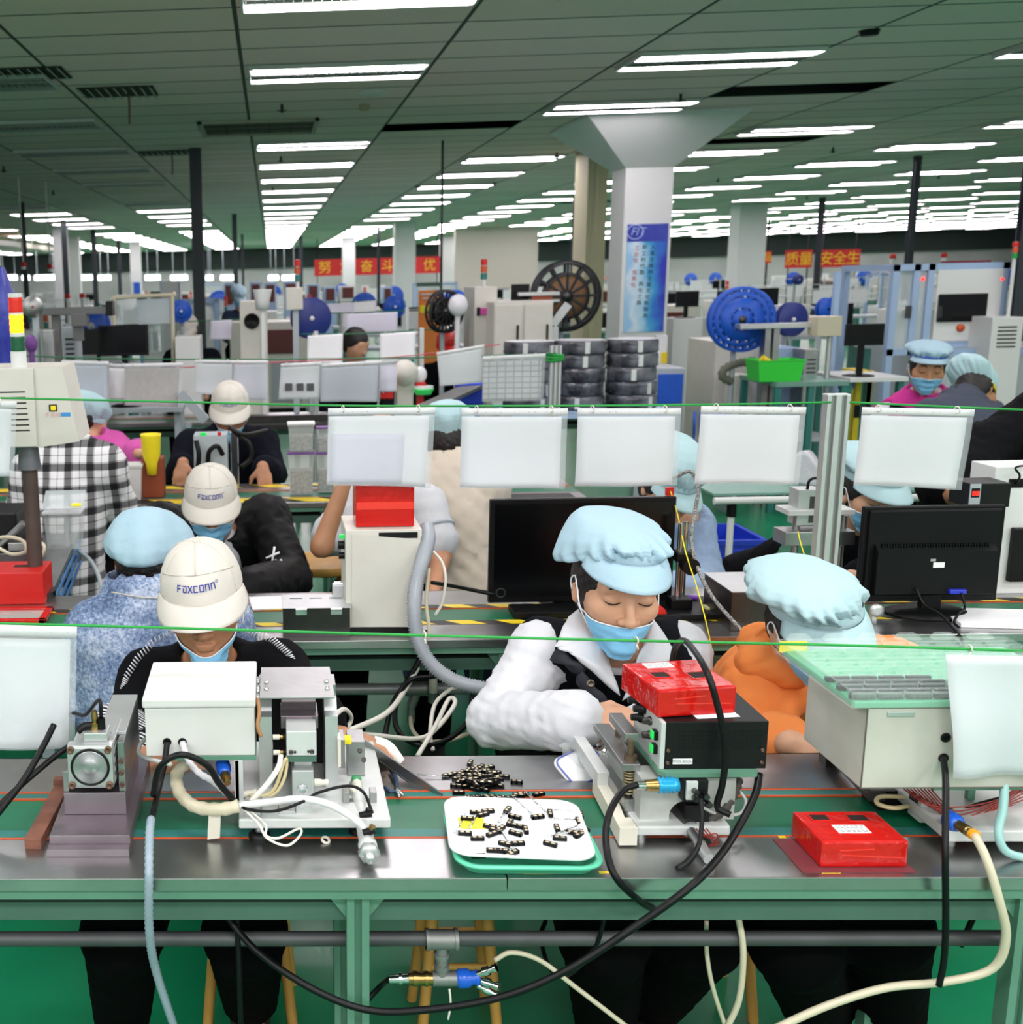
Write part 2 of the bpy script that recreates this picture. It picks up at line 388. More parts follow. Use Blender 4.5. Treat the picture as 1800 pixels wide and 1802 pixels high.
for px, w, Y, l in ((46, 8, 21, 'dark steel post at far left by the lit tower light'), (117, 9, 27, 'dark steel post against the white pillars at left'), (168, 8, 33, 'dark steel post right of the white pillars at left'),
     (211, 6, 42, 'thin dark steel post before the blue notice'), (415, 8, 27, 'thin dark post with a side arm right of the thick one'), (428, 4, 40, 'thin short dark post beside the one with an arm'), (530, 6, 44, 'thin dark post just left of the red banner'),
     (666, 5, 36, 'thin dark post crossing the red banner'), (1008, 9, 24, 'dark post above the big black reel'), (1436, 8, 27, 'dark post between the two red banners'), (1595, 10, 17, 'dark post behind the pale blue machine cabinet'), (1792, 18, 9.5, 'thick dark post at the right edge by the cabinet')):
 pole(px, w, Y, l)
x = at(1046, 350, 13).x; MB().m(mat('conduit', 'b3b08f', .5)).cyl((x, 13, 0), (x, 13, CEIL-.004), .032, n=12).build('conduit_pipe', label='slim cream conduit pipe left of the white pillar', cat='pipe')
# ceiling light fixtures
TUBEM = mat('tube_light', 'f4fbff', .4, emit=TUBE, ecol='fff0f8')
LOUV = mat('louvre', '9aa39e', .4, .5); OFFT = mat('unlit_tube', '8b9490', .4)
LF = mat('fixture_frame', 'c9cdca', .5)
def fixture_meshes(lit):
 f = MB().m(LF); W, D = 1.2, .57
 for s in (-1, 1): f.bx(-W/2, W/2, s*D/2-.008, s*D/2+.008, -.03, 0); f.bx(s*W/2-.008, s*W/2+.008, -D/2, D/2, -.03, 0)
 f.bx(-W/2, W/2, -D/2, D/2, -.006, 0)
 l = MB().m(LOUV)
 for y in (-.1, .1): l.bx(-W/2+.01, W/2-.01, y-.006, y+.006, -.034, -.008)
 for i in range(25): l.bx(-.58+i*.0483-.002, -.58+i*.0483+.002, -.1, .1, -.034, -.008)
 return f, l
def tube_mb(y, lit):
 t = MB().m(TUBEM if lit else OFFT); t.bx(-.575, .575, y-.045, y+.045, -.03, -.008, bev=.01); return t
def make_fixture(lit, label):
 r = thing('ceiling_light', label, 'ceiling light', (0, 0, 0), 'lit twin tube ceiling lights' if lit else 'unlit ceiling lights on the left')
 f, l = fixture_meshes(lit)
 f.build('light_frame', parent=r); l.build('louvre', parent=r)
 for y in (-.215, .215): tube_mb(y, lit).build('tube', parent=r)
 return r
R3 = CAM_R.transposed()
def vis(x, y, z, mgn=40):
 c_ = R3 @ (Vector((x, y, z))-Vector((0, 0, CAM_Z)))
 if c_.z > -.2: return False
 px = PPX+FOC*c_.x/-c_.z; py = PPY-FOC*c_.y/-c_.z
 return -mgn < px < 1800+mgn and -mgn < py < 1800
spots = []
PIL = [o_.location[:2] for o_ in bpy.data.objects if o_.name.startswith('pillar') and abs(o_.location.y-PY) > 2]
for i in range(-7, 20):
 for j in range(-1, 23):
  x, y = FX0+FDX*i, FY0+FDY*j
  if i == 0 and j == 1 or (i, j) in ((1, 2), (1, -1), (2, -1), (3, -1), (3, 0)): continue
  if i < 0 and (y < 7 or j in (5, 11)): continue
  if any(abs(x-q_[0]) < .95 and abs(y-q_[1]) < .75 for q_ in PIL) or not ((i, j) == (0, -1) or vis(x-.6, y, CEIL, 0) or vis(x+.6, y, CEIL, 0)): continue
  if any(abs(x-dx_) < 1.0 and abs(y-dy_) < .8 for dx_, dy_, _ in dark_tiles[:2]): continue
  spots.append((x, y, i, j))
spots.sort(key=lambda s: s[1])
protos = {}
NAMES = {-3: 'far left row', -2: 'second row from the left', -1: 'row left of the thick dark post', 0: 'long row over the thick dark post', 1: 'row just left of the white pillar', 2: 'row above the white pillar', 3: 'row just right of the white pillar'}
far = MB()
for k, (x, y, i, j) in enumerate(spots):
 lit = not (i < 0 and j < 7)
 if k >= 280:
  far.X = T(x, y, CEIL-.004); far.m(LF).bx(-.6, .6, -.28, .28, -.03, 0); far.m(TUBEM)
  for yy in (-.215, .215): far.bx(-.575, .575, yy-.045, yy+.045, -.036, -.03)
  continue
 nm = NAMES.get(i, 'rows far to the right'); near = ['nearest', 'second nearest', 'third nearest', 'fourth nearest', 'fifth nearest'][j+1] if j < 4 else None
 lb = ('lit' if lit else 'unlit') + ' twin tube ceiling light, ' + (f'{near} of the {nm}' if near and i in NAMES else f'farther along the {nm}' if i in NAMES else f'in the {nm}')
 key = 'near' if y < 34 else 'far'
 if key == 'far':
  if ('far',) not in protos:
   f, l = fixture_meshes(True); f.m(TUBEM)
   for yy in (-.215, .215): f.bx(-.575, .575, yy-.045, yy+.045, -.034, -.008)
   protos[('far',)] = f.build('ceiling_light', label=lb, cat='ceiling light', group='lit twin tube ceiling lights'); o = protos[('far',)]
   o.location = (x, y, CEIL-.034-.004+.0); continue
  o = protos[('far',)]; copy_tree(o, (x, y, CEIL-.038), lb)
 else:
  if lit not in protos: protos[lit] = o = make_fixture(lit, lb); o.location = (x, y, CEIL-.004)
  else: copy_tree(protos[lit], (x, y, CEIL-.004), lb)
if far.v: far.build('distant_ceiling_lights', label='bright rows of far ceiling lights merging near the back wall', cat='ceiling lights', kind='stuff')
# grilles, diffusers, sensors
def ceil_item(px, py): return atz(px, py, CEIL)
p = ceil_item(455, 222); r = thing('air_grille', 'large brown return air grille in the ceiling before the thick post', 'air grille', (p.x, p.y, CEIL))
MB().m(mat('grille_frame', 'a9aa98', .6)).bx(p.x-.55, p.x+.55, p.y-.5, p.y-.46, CEIL-.03, CEIL-.002).bx(p.x-.55, p.x+.55, p.y+.46, p.y+.5, CEIL-.03, CEIL-.002).bx(p.x-.55, p.x-.51, p.y-.5, p.y+.5, CEIL-.03, CEIL-.002).bx(p.x+.51, p.x+.55, p.y-.5, p.y+.5, CEIL-.03, CEIL-.002).build('grille_frame', parent=r)
g = MB().m(mat('grille_brown', '55503f', .8)).bx(p.x-.51, p.x+.51, p.y-.46, p.y+.46, CEIL-.012, CEIL-.002)
g.m(mat('grille_line', '2b2a22', .8))
for i in range(1, 5): g.bx(p.x-.51+i*.204-.006, p.x-.51+i*.204+.006, p.y-.46, p.y+.46, CEIL-.016, CEIL-.012)
for i in range(1, 3): g.bx(p.x-.51, p.x+.51, p.y-.46+i*.307-.006, p.y-.46+i*.307+.006, CEIL-.017, CEIL-.013)
g.build('grille_mesh', parent=r)
for px, py, l, hang in ((208, 160, 'nearer slotted air diffuser with a hanging ribbon', (232, 200)), (290, 268, 'farther slotted air diffuser with a hanging ribbon', (268, 305)), (45, 128, 'slotted brown vent at the upper left edge', None)):
 p = ceil_item(px, py); r = thing('air_diffuser', l, 'air diffuser', (p.x, p.y, CEIL), 'ceiling air diffusers')
 MB().m(mat('diff_back', '2c2e29', .8)).bx(p.x-.28, p.x+.28, p.y-.22, p.y+.22, CEIL-.012, CEIL-.002).build('backing', parent=r)
 s = MB().m(mat('diff_slat', 'a9aea6', .6))
 for i in range(9): s.box((p.x-.26+i*.065, p.y, CEIL-.022), (.03, .44, .006), rot(0, .7))
 s.build('slat', parent=r)
 if hang:
  s = MB().m(mat('ribbon', '5a3430', .8)); s.tube([(p.x+.08, p.y-.1, CEIL-.02), (p.x+.09, p.y-.1, CEIL-.1), (p.x+.085, p.y-.1, CEIL-.25)], .008, 5); s.build('ribbon', parent=r)
p = ceil_item(655, 160); MB().m(M['offwhite']).lathe((p.x, p.y, CEIL-.002), (0, 0, -1), [(0, .11), (.02, .11), (.03, .09), (.03, .0)], 24).build('ceiling_speaker', label='round white ceiling speaker between the front lights', cat='speaker')
p = ceil_item(641, 184); MB().m(mat('det', 'a9a183', .5)).lathe((p.x, p.y, CEIL-.002), (0, 0, -1), [(0, .045), (.03, .045), (.045, .035), (.05, 0)], 20).build('smoke_detector', label='small tan smoke detector beside the round speaker', cat='detector')
p = ceil_item(1530, 53); MB().m(M['blackm']).lathe((p.x, p.y, CEIL-.002), (0, 0, -1), [(0, .06), (.03, .05), (.03, 0)], 16).build('ceiling_bracket', label='small dark round bracket on the ceiling at upper right', cat='bracket')
SPK = ((496, 183), (494, 275), (6, 293), (1198, 165), (1466, 259), (980, 268), (870, 321), (480, 329), (1264, 313), (1652, 307), (1420, 345), (93, 335))
for k, (px, py) in enumerate(SPK):
 p = ceil_item(px, py)
 o = MB().m(M['blackm']).cyl((p.x, p.y, CEIL-.002), (p.x, p.y, CEIL-.07), .012, n=8).cyl((p.x, p.y, CEIL-.05), (p.x, p.y, CEIL-.056), .04, n=12)
 o.build('sprinkler', label='small dark sprinkler head on the ceiling', cat='sprinkler', group='ceiling sprinklers')
# banner on the pillar
bx0, bx1 = at(1101, 480, PY-.012).x, at(1176, 400, PY-.012).x; bz1, bz0 = at(1140, 394, PY-.012).z, at(1135, 584, PY-.012).z
r = thing('banner', 'tall blue banner with red and dark writing on the white pillar', 'banner', ((bx0+bx1)/2, PY-.006, bz0))
m, nt, b = node_mat('banner_print', .4)
tc = nt.nodes.new('ShaderNodeTexCoord'); sx = nt.nodes.new('ShaderNodeSeparateXYZ'); nt.links.new(tc.outputs['Object'], sx.inputs[0])
n = nt.nodes.new('ShaderNodeTexNoise'); n.inputs['Scale'].default_value = 4; nt.links.new(tc.outputs['Object'], n.inputs['Vector'])
ad = nt.nodes.new('ShaderNodeMath'); ad.operation = 'MULTIPLY_ADD'; ad.inputs[1].default_value = .35; nt.links.new(n.outputs['Fac'], ad.inputs[0]); nt.links.new(sx.outputs['X'], ad.inputs[2])
rp = nt.nodes.new('ShaderNodeValToRGB'); el = rp.color_ramp.elements; el[0].position = 0; el[0].color = lin('9ccdf0'); el[1].position = .38; el[1].color = lin('2430b8')
for ps, cc in ((.06, 'd4eaf7'), (.15, 'a9d6ee'), (.22, '3fa6dc'), (.3, '2a6fd0')):
 q_ = el.new(ps); q_.color = lin(cc)
nt.links.new(ad.outputs[0], rp.inputs['Fac']); nt.links.new(rp.outputs['Color'], b.inputs['Base Color'])
W_, H_ = bx1-bx0, bz1-bz0
o = MB().m(m).bx(bx0, bx1, PY-.012, PY-.002, bz0, bz1).build('banner_sheet', parent=r)
zt = bz1-H_*.16
MB().m(mat('banner_head', '2a2a9e', .4, 0, .6, 3, dark='4a6bd8')).bx(bx0, bx1, PY-.014, PY-.0121, zt, bz1).build('banner_header', parent=r)
def flat_text(txt, size, mt, loc, name, parent, sy=1., shear=0.):
 vs, fs = text_mesh(txt, size)
 q = MB().m(mt); q.raw([(loc[0]+v.x+shear*v.y, loc[1], loc[2]+v.y*sy) for v in vs], fs, False)
 return q.build(name, parent=parent)
bt = mat('banner_black', '1c3b45', .5); brd = mat('banner_red', 'd2504a', .5)
flat_text('FIT', .105, mat('banner_white', '9fb4e6', .5), (bx0+W_*.27, PY-.016, bz1-H_*.07), 'banner_logo', r, 1, .25)
q = MB().m(MATS['banner_white'])
for k in range(30):
 a0, a1 = 2*PI*k/30, 2*PI*(k+1)/30
 q.raw([(bx0+W_*.19+rr*1.15*math.cos(a), PY-.0155, bz1-H_*.07+rr*math.sin(a)) for a, rr in ((a0, .062), (a1, .062), (a1, .072), (a0, .072))], [(0, 1, 2, 3)], False)
q.build('banner_ring', parent=r)
for col, txt, mt, sk, z_ in ((.25, '工业化信息化', brd, 3, .22), (.44, '新工时代路两化之路', bt, 5, .215), (.645, '人業文精神企業文化新路高', bt, 99, .215)):
 q = MB().m(mt); z = bz1-H_*z_; step = H_*.0575
 for k, ch in enumerate(txt):
  if k == sk: z -= step*.9
  vs, fs = text_mesh(ch, .05)
  if not vs: continue
  q.raw([(bx0+W_*col+v.x-.004*k, PY-.016, z-step*k+v.y) for v in vs], fs, False)
 if q.v: q.build('banner_writing', parent=r)
# ================================================================ people: one continuous surface per body, clothes as children
f4 = np.float32
class Vol:
 """signed-distance volume on a grid whose spacing is finer around given places"""
 def __init__(s, lo, hi, h, fine=()):
  s.ax = []
  for k in range(3):
   xs = [lo[k]]
   while xs[-1] < hi[k]:
    st = h
    for c, r, hf in fine:
     if abs(xs[-1]-c[k]) < r: st = min(st, hf)
    xs.append(xs[-1]+st)
   s.ax.append(np.array(xs, f4))
  s.D = np.full([len(a) for a in s.ax], 1.0, f4)
 def _sub(s, lo, hi, m):
  sl = []
  for k in range(3):
   a = s.ax[k]; i = max(0, np.searchsorted(a, lo[k]-m)-1); j = min(len(a), np.searchsorted(a, hi[k]+m)+1)
   sl.append(slice(i, max(i+1, j)))
  x, y, z = s.ax[0][sl[0]][:, None, None], s.ax[1][sl[1]][None, :, None], s.ax[2][sl[2]][None, None, :]
  return tuple(sl), x, y, z
 def _mix(s, sl, d, k, sub):
  o = s.D[sl]
  if sub: d = -d; h = np.clip(.5-.5*(o-d)/k, 0, 1); s.D[sl] = (o*(1-h)+d*h)+k*h*(1-h)
  else: h = np.clip(.5+.5*(o-d)/k, 0, 1); s.D[sl] = (o*(1-h)+d*h)-k*h*(1-h)
 def caps(s, a, b, ra, rb, k=.02, sub=False):
  a = np.array(a, f4); b = np.array(b, f4); r = max(ra, rb)
  sl, x, y, z = s._sub(np.minimum(a, b)-r, np.maximum(a, b)+r, .06+k)
  ba = b-a; L = max(1e-9, float(ba@ba))
  t = np.clip(((x-a[0])*ba[0]+(y-a[1])*ba[1]+(z-a[2])*ba[2])/L, 0, 1)
  d = np.sqrt((x-a[0]-t*ba[0])**2+(y-a[1]-t*ba[1])**2+(z-a[2]-t*ba[2])**2)-(ra+(rb-ra)*t)
  s._mix(sl, d, k, sub)
 def ell(s, c, r, R=None, k=.02, sub=False):
  c = np.array(c, f4); r = np.array(r, f4); m = float(r.max())
  sl, x, y, z = s._sub(c-m, c+m, .06+k)
  X, Y, Z = x-c[0], y-c[1], z-c[2]
  if R is not None:
   R = np.array(R, f4); X, Y, Z = X*R[0, 0]+Y*R[1, 0]+Z*R[2, 0], X*R[0, 1]+Y*R[1, 1]+Z*R[2, 1], X*R[0, 2]+Y*R[1, 2]+Z*R[2, 2]
  k0 = np.sqrt((X/r[0])**2+(Y/r[1])**2+(Z/r[2])**2); k1 = np.sqrt((X/r[0]**2)**2+(Y/r[1]**2)**2+(Z/r[2]**2)**2)
  s._mix(sl, k0*(k0-1)/np.maximum(k1, 1e-6), k, sub)
 def cut(s, p, n):
  """keep the side of the plane through p against normal n"""
  p = np.array(p, f4); n = np.array(n, f4)
  d = (s.ax[0][:, None, None]-p[0])*n[0]+(s.ax[1][None, :, None]-p[1])*n[1]+(s.ax[2][None, None, :]-p[2])*n[2]
  s.D = np.maximum(s.D, d)
 def wrinkle(s, amp, seed, wl=.07):
  rs = np.random.RandomState(seed); x, y, z = s.ax[0][:, None, None], s.ax[1][None, :, None], s.ax[2][None, None, :]
  w_ = 0
  for i in range(6):
   v = rs.randn(3); v = v/np.linalg.norm(v)*2*PI/(wl*(.55+.9*rs.rand())); ph = rs.rand()*6.3
   q = rs.randn(3)*8
   t = np.sin(x*v[0]+y*v[1]+z*v[2]+ph+1.3*np.sin(x*q[0]+y*q[1]+z*q[2])); w_ = w_ + (1-np.abs(t))*1.0-.5
  s.D = s.D + (amp/2.2)*w_.astype(f4)
 def mesh(s, mb):
  D = s.D; D = np.where(D == 0, 1e-6, D)
  D[0], D[-1], D[:, 0], D[:, -1], D[:, :, 0], D[:, :, -1] = (np.maximum(q, 1e-4) for q in (D[0], D[-1], D[:, 0], D[:, -1], D[:, :, 0], D[:, :, -1]))
  S = D < 0; ax = s.ax; nx, ny, nz = D.shape
  acc = np.zeros((nx-1, ny-1, nz-1, 3), f4); cnt = np.zeros((nx-1, ny-1, nz-1), f4); F = []
  # edges along each axis
  ids = None; quads = []
  for k in range(3):
   A = [slice(None)]*3; B = [slice(None)]*3; A[k] = slice(0, -1); B[k] = slice(1, None)
   E = S[tuple(A)] != S[tuple(B)]
   I = np.argwhere(E); 
   if not len(I): continue
   J_ = I.copy(); J_[:, k] += 1
   d0 = D[tuple(I.T)]; d1 = D[tuple(J_.T)]; t = d0/(d0-d1)
   P = np.stack([ax[q][I[:, q]] for q in range(3)], 1); P[:, k] = P[:, k]*(1-t)+ax[k][J_[:, k]]*t
   u, v = [(1, 2), (2, 0), (0, 1)][k]; cells = []
   for du, dv in ((-1, -1), (0, -1), (0, 0), (-1, 0)):
    C_ = I.copy(); C_[:, u] += du; C_[:, v] += dv; cells.append(C_)
    ok = (C_[:, u] >= 0) & (C_[:, v] >= 0) & (C_[:, u] < D.shape[u]-1) & (C_[:, v] < D.shape[v]-1)
    np.add.at(acc, tuple(C_[ok].T), P[ok]); np.add.at(cnt, tuple(C_[ok].T), 1)
   quads.append((cells, S[tuple(I.T)]))
  act = cnt > 0; idx = np.full(cnt.shape, -1, np.int64); idx[act] = np.arange(act.sum())
  V = acc[act]/cnt[act][:, None]
  for cells, ins in quads:
   q = np.stack([idx[tuple(np.clip(c_, 0, np.array(idx.shape)-1).T)] for c_ in cells], 1)
   q[~ins] = q[~ins][:, ::-1]; F.append(q[(q >= 0).all(1)])
  F = np.concatenate(F)
  return mb.raw(V.tolist(), F.tolist(), True)
# head in its own frame: face towards -Y, Z up, metres
HP = [('e', (0, .012, .035), (.077, .096, .088), .001), ('e', (0, -.026, -.028), (.066, .068, .084), .03), ('e', (0, -.078, -.098), (.024, .018, .018), .025),
 ('e', (.045, -.058, -.02), (.026, .026, .024), .02), ('e', (-.045, -.058, -.02), (.026, .026, .024), .02), ('c', (-.045, -.078, .03), (.045, -.078, .03), .014, .02),
 ('s', (.033, -.103, .009), (.02, .015, .011), .012), ('s', (-.033, -.103, .009), (.02, .015, .011), .012), ('e', (.033, -.079, .007), (.0175, .0155, .0125), .004), ('e', (-.033, -.079, .007), (.0175, .0155, .0125), .004),
 ('c', (0, -.088, .014), (0, -.11, -.028), .0095, .012), ('e', (0, -.112, -.033), (.0135, .0125, .0105), .006), ('e', (.0135, -.1, -.035), (.0095, .0115, .0085), .005), ('e', (-.0135, -.1, -.035), (.0095, .0115, .0085), .005),
 ('e', (0, -.091, -.062), (.024, .009, .0055), .004), ('e', (0, -.09, -.071), (.02, .009, .006), .004),
 ('e', (.079, .012, -.006), (.009, .019, .032), .008), ('e', (-.079, .012, -.006), (.009, .019, .032), .008), ('s', (.089, .008, -.004), (.006, .011, .019), .006), ('s', (-.089, .008, -.004), (.006, .011, .019), .006)]
def head_sdf(P):
 d = np.full(len(P), 1.0)
 for h in HP:
  if h[0] == 'c':
   a, b = np.array(h[1]), np.array(h[2]); t = np.clip(((P-a)@(b-a))/((b-a)@(b-a)), 0, 1); e = np.linalg.norm(P-a-t[:, None]*(b-a), axis=1)-h[3]; k = h[4]
  else:
   c_, r = np.array(h[1]), np.array(h[2]); q = P-c_; k0 = np.linalg.norm(q/r, axis=1); k1 = np.linalg.norm(q/r**2, axis=1); e = k0*(k0-1)/np.maximum(k1, 1e-6); k = h[3]
  if h[0] == 's': e = -e; t = np.clip(.5-.5*(d-e)/k, 0, 1); d = d*(1-t)+e*t+k*t*(1-t)
  else: t = np.clip(.5+.5*(d-e)/k, 0, 1); d = d*(1-t)+e*t-k*t*(1-t)
 return d
def face_y(pts):
 """y of the face surface for (x, z) points, seen from the front"""
 P = np.array([(x, -.14, z) for x, z in pts]); 
 for _ in range(60): P[:, 1] += np.clip(head_sdf(P), -.01, .01)*.8
 return P
def radial(pts):
 """surface points for (angle from the face direction, z), cast from the head's axis"""
 a = np.array([p[0] for p in pts]); z = np.array([p[1] for p in pts]); D = np.stack([np.sin(a), -np.cos(a), 0*a], 1)
 r = np.full(len(pts), .17)
 for _ in range(60): r -= np.clip(head_sdf(D*r[:, None]+np.stack([0*z, 0*z, z], 1)), -.01, .012)*.8
 return D*r[:, None]+np.stack([0*z, 0*z, z], 1)
def add_hand(V, wr, f, n, side, curl=.35, k=.006, s=1., spread=.02):
 """palm and five separate fingers; f finger direction, n palm normal, side +1/-1 the thumb's side along lat"""
 f = Vector(f).normalized(); n = Vector(n); n = (n-f*n.dot(f)).normalized(); lat = f.cross(n); wr = Vector(wr)
 R = Matrix((lat, f, n)).transposed()
 V.caps(wr, wr+f*.03*s, .026*s, .026*s, .015)
 V.ell(wr+f*.055*s, (.042*s, .052*s, .018*s), R, .012)
 for off, L, c_ in ((-.031, .062, 1.15), (-.0105, .08, 1.0), (.0105, .086, .95), (.031, .076, .9)):
  off *= side; p = wr+f*(.092 - abs(off)*.12)*s+lat*off*s*1.0; a = 0; d0 = (f+lat*off*spread*20).normalized()
  for j, (fr, r0, r1) in enumerate(((.45, .0095, .0088), (.3, .0088, .008), (.25, .008, .0068))):
   a += curl*c_*(1 if j else .7)
   d = d0*math.cos(a)+n*math.sin(a); q = p+d*L*fr*s; V.caps(p, q, r0*s, r1*s, k); p = q
 p = wr+f*.03*s+lat*side*.03*s; d = (f*.65+lat*side*.65+n*.35).normalized(); q = p+d*.042*s; V.caps(p, q, .0135*s, .0105*s, .012)
 d2 = (f*.8+lat*side*.15+n*.5).normalized(); V.caps(q, q+d2*.032*s, .0105*s, .0085*s, k)
def frame_of(yaw, pitch, roll): return Matrix.Rotation(yaw, 3, 'Z') @ Matrix.Rotation(roll, 3, 'Y') @ Matrix.Rotation(pitch, 3, 'X')
class Person:
 """joints in metres: neck, shoulders S, elbows E, wrists W (pairs, picture-left first), hip, knees K, ankles A"""
 def __init__(s, label, head, ypr, neck, S, E_, W, hip, K, A, hs=1., skin='skin', h=.014, hh=.0045, hands=(None, None), group=None, seed=1, cat='person', fat=0., arms=True):
  V3 = lambda v: Vector(v)
  s.head, s.neck, s.hip = V3(head), V3(neck), V3(hip); s.S, s.E, s.W, s.K, s.A = ([V3(q) for q in L] for L in (S, E_, W, K, A))
  s.R = frame_of(*ypr); s.hs = hs; s.seed = seed; s.h = h; s.fat = fat
  s.root = thing('person', label, cat, (s.hip.x, s.hip.y, 0), group)
  s.up = (s.neck-s.hip).normalized(); lt = (s.S[1]-s.S[0]); lt = (lt-s.up*lt.dot(s.up)).normalized(); s.lat = lt; s.fwd = s.up.cross(lt)
  if s.fwd.dot(s.R @ Vector((0, -1, 0))) < 0: s.fwd = -s.fwd
  s.RT = Matrix((s.lat, s.fwd, s.up)).transposed(); s.L = (s.neck-s.hip).length
  fine = [(s.head, .15*hs, hh*hs)]
  pts = [s.head, s.neck, s.hip]+s.S+s.E+s.W+s.K+s.A
  for w_, hd in zip(s.W, hands):
   if hd: q = w_+Vector(hd[0]).normalized()*.09; fine.append((q, .12, hd[3] if len(hd) > 3 else .006)); pts.append(w_+Vector(hd[0]).normalized()*.2)
  lo = [min(p[k] for p in pts)-.2 for k in range(3)]; hi = [max(p[k] for p in pts)+.2 for k in range(3)]
  lo[2] = max(lo[2], -.03)
  V = Vol(lo, hi, h, fine)
  s.torso(V, -.012); s.limbs(V, -.005, -.006)
  V.caps(s.neck+s.up*-.03, s.head+s.R @ Vector((0, .025, -.06))*hs, .058, .052, .03)
  Rn = np.array(s.R)
  tw = lambda p: s.head+s.R @ Vector(p)*hs
  H = Vol(lo, hi, h, fine)
  for q in HP:
   if q[0] == 'c': H.caps(tw(q[1]), tw(q[2]), q[3]*hs, q[3]*hs, q[4]*hs)
   else: H.ell(tw(q[1]), np.array(q[2])*hs, Rn, q[3]*hs, q[0] == 's')
  kk = .02; hq = np.clip(.5+.5*(V.D-H.D)/kk, 0, 1); V.D = V.D*(1-hq)+H.D*hq-kk*hq*(1-hq)
  for i, hd in enumerate(hands):
   if hd: add_hand(V, s.W[i], hd[0], hd[1], hd[2], *(hd[4:] if len(hd) > 4 else ()))
   else: V.ell(s.W[i]+(s.W[i]-s.E[i]).normalized()*.05, (.035, .05, .03), None, .02)
  mb = MB().m(M[skin]); V.mesh(mb); mb.build('body', parent=s.root)
 def torso(s, V, g, lower=True):
  g += s.fat; P = lambda t, f=0.: s.hip+s.up*s.L*t+s.fwd*f
  w = (s.S[1]-s.S[0]).length/2
  V.ell(P(.66), (w*.88+g, .1+g, .2+g), s.RT, .03); V.ell(P(.34), (w*.80+g, .1+g, .2+g), s.RT, .05)
  if lower: V.ell(P(.05), (w*.92+g, .12+g, .14+g), s.RT, .05)
  for i in (0, 1): V.caps(s.S[i], s.neck+s.up*-.035, .052+g, .05+g, .04)
 def limbs(s, V, g, gl=None, arms=True, legs=True, sleeve=1., loose=0.):
  if arms:
   for i in (0, 1):
    if sleeve <= .5:
     e = s.S[i].lerp(s.E[i], sleeve*2); V.caps(s.S[i], e, .054+g, .05+g+loose, .04)
    else:
     V.caps(s.S[i], s.E[i], .054+g, .044+g, .04); V.caps(s.E[i], s.E[i].lerp(s.W[i], (sleeve-.5)*2), .044+g, .031+g+loose, .015)
  if legs:
   gl = g if gl is None else gl
   for i in (0, 1):
    hp = s.hip+s.lat*(.09 if i else -.09)
    V.caps(hp, s.K[i], .085+gl, .06+gl, .04); V.caps(s.K[i], s.A[i], .058+gl, .038+gl, .02)
    if gl < 0:
     d = Vector((s.fwd.x, s.fwd.y, 0)).normalized(); V.caps(s.A[i]+Vector((0, 0, -.03)), s.A[i]+d*.15+Vector((0, 0, -.045)), .035, .028, .03)
 def box_(s, pts, m=.16): return [min(p[k] for p in pts)-m for k in range(3)], [max(p[k] for p in pts)+m for k in range(3)]
 def top(s, name, mt, g=.012, sleeve=.93, h=.011, wr=.0035, neckr=.062, loose=.006, lower=.0, vneck=None, arms=True, wl=.08, label=None, hood=None, fine=()):
  lo, hi = s.box_([s.neck, s.hip]+s.S+(s.E+s.W if arms else []))
  V = Vol(lo, hi, h, fine); s.torso(V, g); 
  if arms: s.limbs(V, g, legs=False, sleeve=sleeve, loose=loose)
  V.caps(s.neck-s.up*.02, s.neck+s.up*.012, .07+g, .062+g, .03)
  if wr: V.wrinkle(wr, s.seed, wl)
  V.caps(s.neck-s.up*.012, s.neck+s.up*.2, neckr, neckr+.02, .008, True)
  if vneck: 
   for (a, b, ra, rb) in vneck: V.caps(a, b, ra, rb, .006, True)
  if not arms:
   for i in (0, 1): V.caps(s.S[i]+s.lat*(.045 if i else -.045)-s.up*.06, s.S[i]+s.lat*(.06 if i else -.06)+s.up*.06, .066, .072, .01, True)
  V.cut(s.hip+s.up*(lower-.06), -s.up)
  mb = MB().m(mt); V.mesh(mb); return mb.build(name, parent=s.root, label=label)
 def trousers(s, mt=None, g=.014, h=.014, name='trousers', end=.93):
  lo, hi = s.box_([s.hip]+s.K+s.A); V = Vol(lo, hi, h)
  w = (s.S[1]-s.S[0]).length/2
  V.ell(s.hip+s.up*.02, (w*.92+g, .12+g, .13+g), s.RT, .05)
  for i in (0, 1):
   hp = s.hip+s.lat*(.09 if i else -.09); V.caps(hp, s.K[i], .088+g, .064+g, .04); V.caps(s.K[i], s.K[i].lerp(s.A[i], end), .062+g, .05+g, .02)
  V.wrinkle(.003, s.seed+5, .08)
  mb = MB().m(mt or M['trousers']); V.mesh(mb); mb.build(name, parent=s.root)
  d = Vector((s.fwd.x, s.fwd.y, 0)).normalized()
  for i in (0, 1):
   q = Vol(*s.box_([s.A[i], s.A[i]+d*.2], .1), .011); a = s.A[i].copy(); a.z = .045
   q.caps(a-d*.04, a+d*.13, .042, .04, .02); q.ell(a+Vector((0, 0, .02)), (.045, .05, .045), None, .02); q.cut((0, 0, .002), (0, 0, -1))
   mb = MB().m(mat('shoe', '15161a', .6)); q.mesh(mb); mb.build('shoe', parent=s.root)
 # -- things worn on the head, in the head frame
 def hm(s): return Matrix.Translation(s.head) @ s.R.to_4x4() @ Matrix.Scale(s.hs, 4)
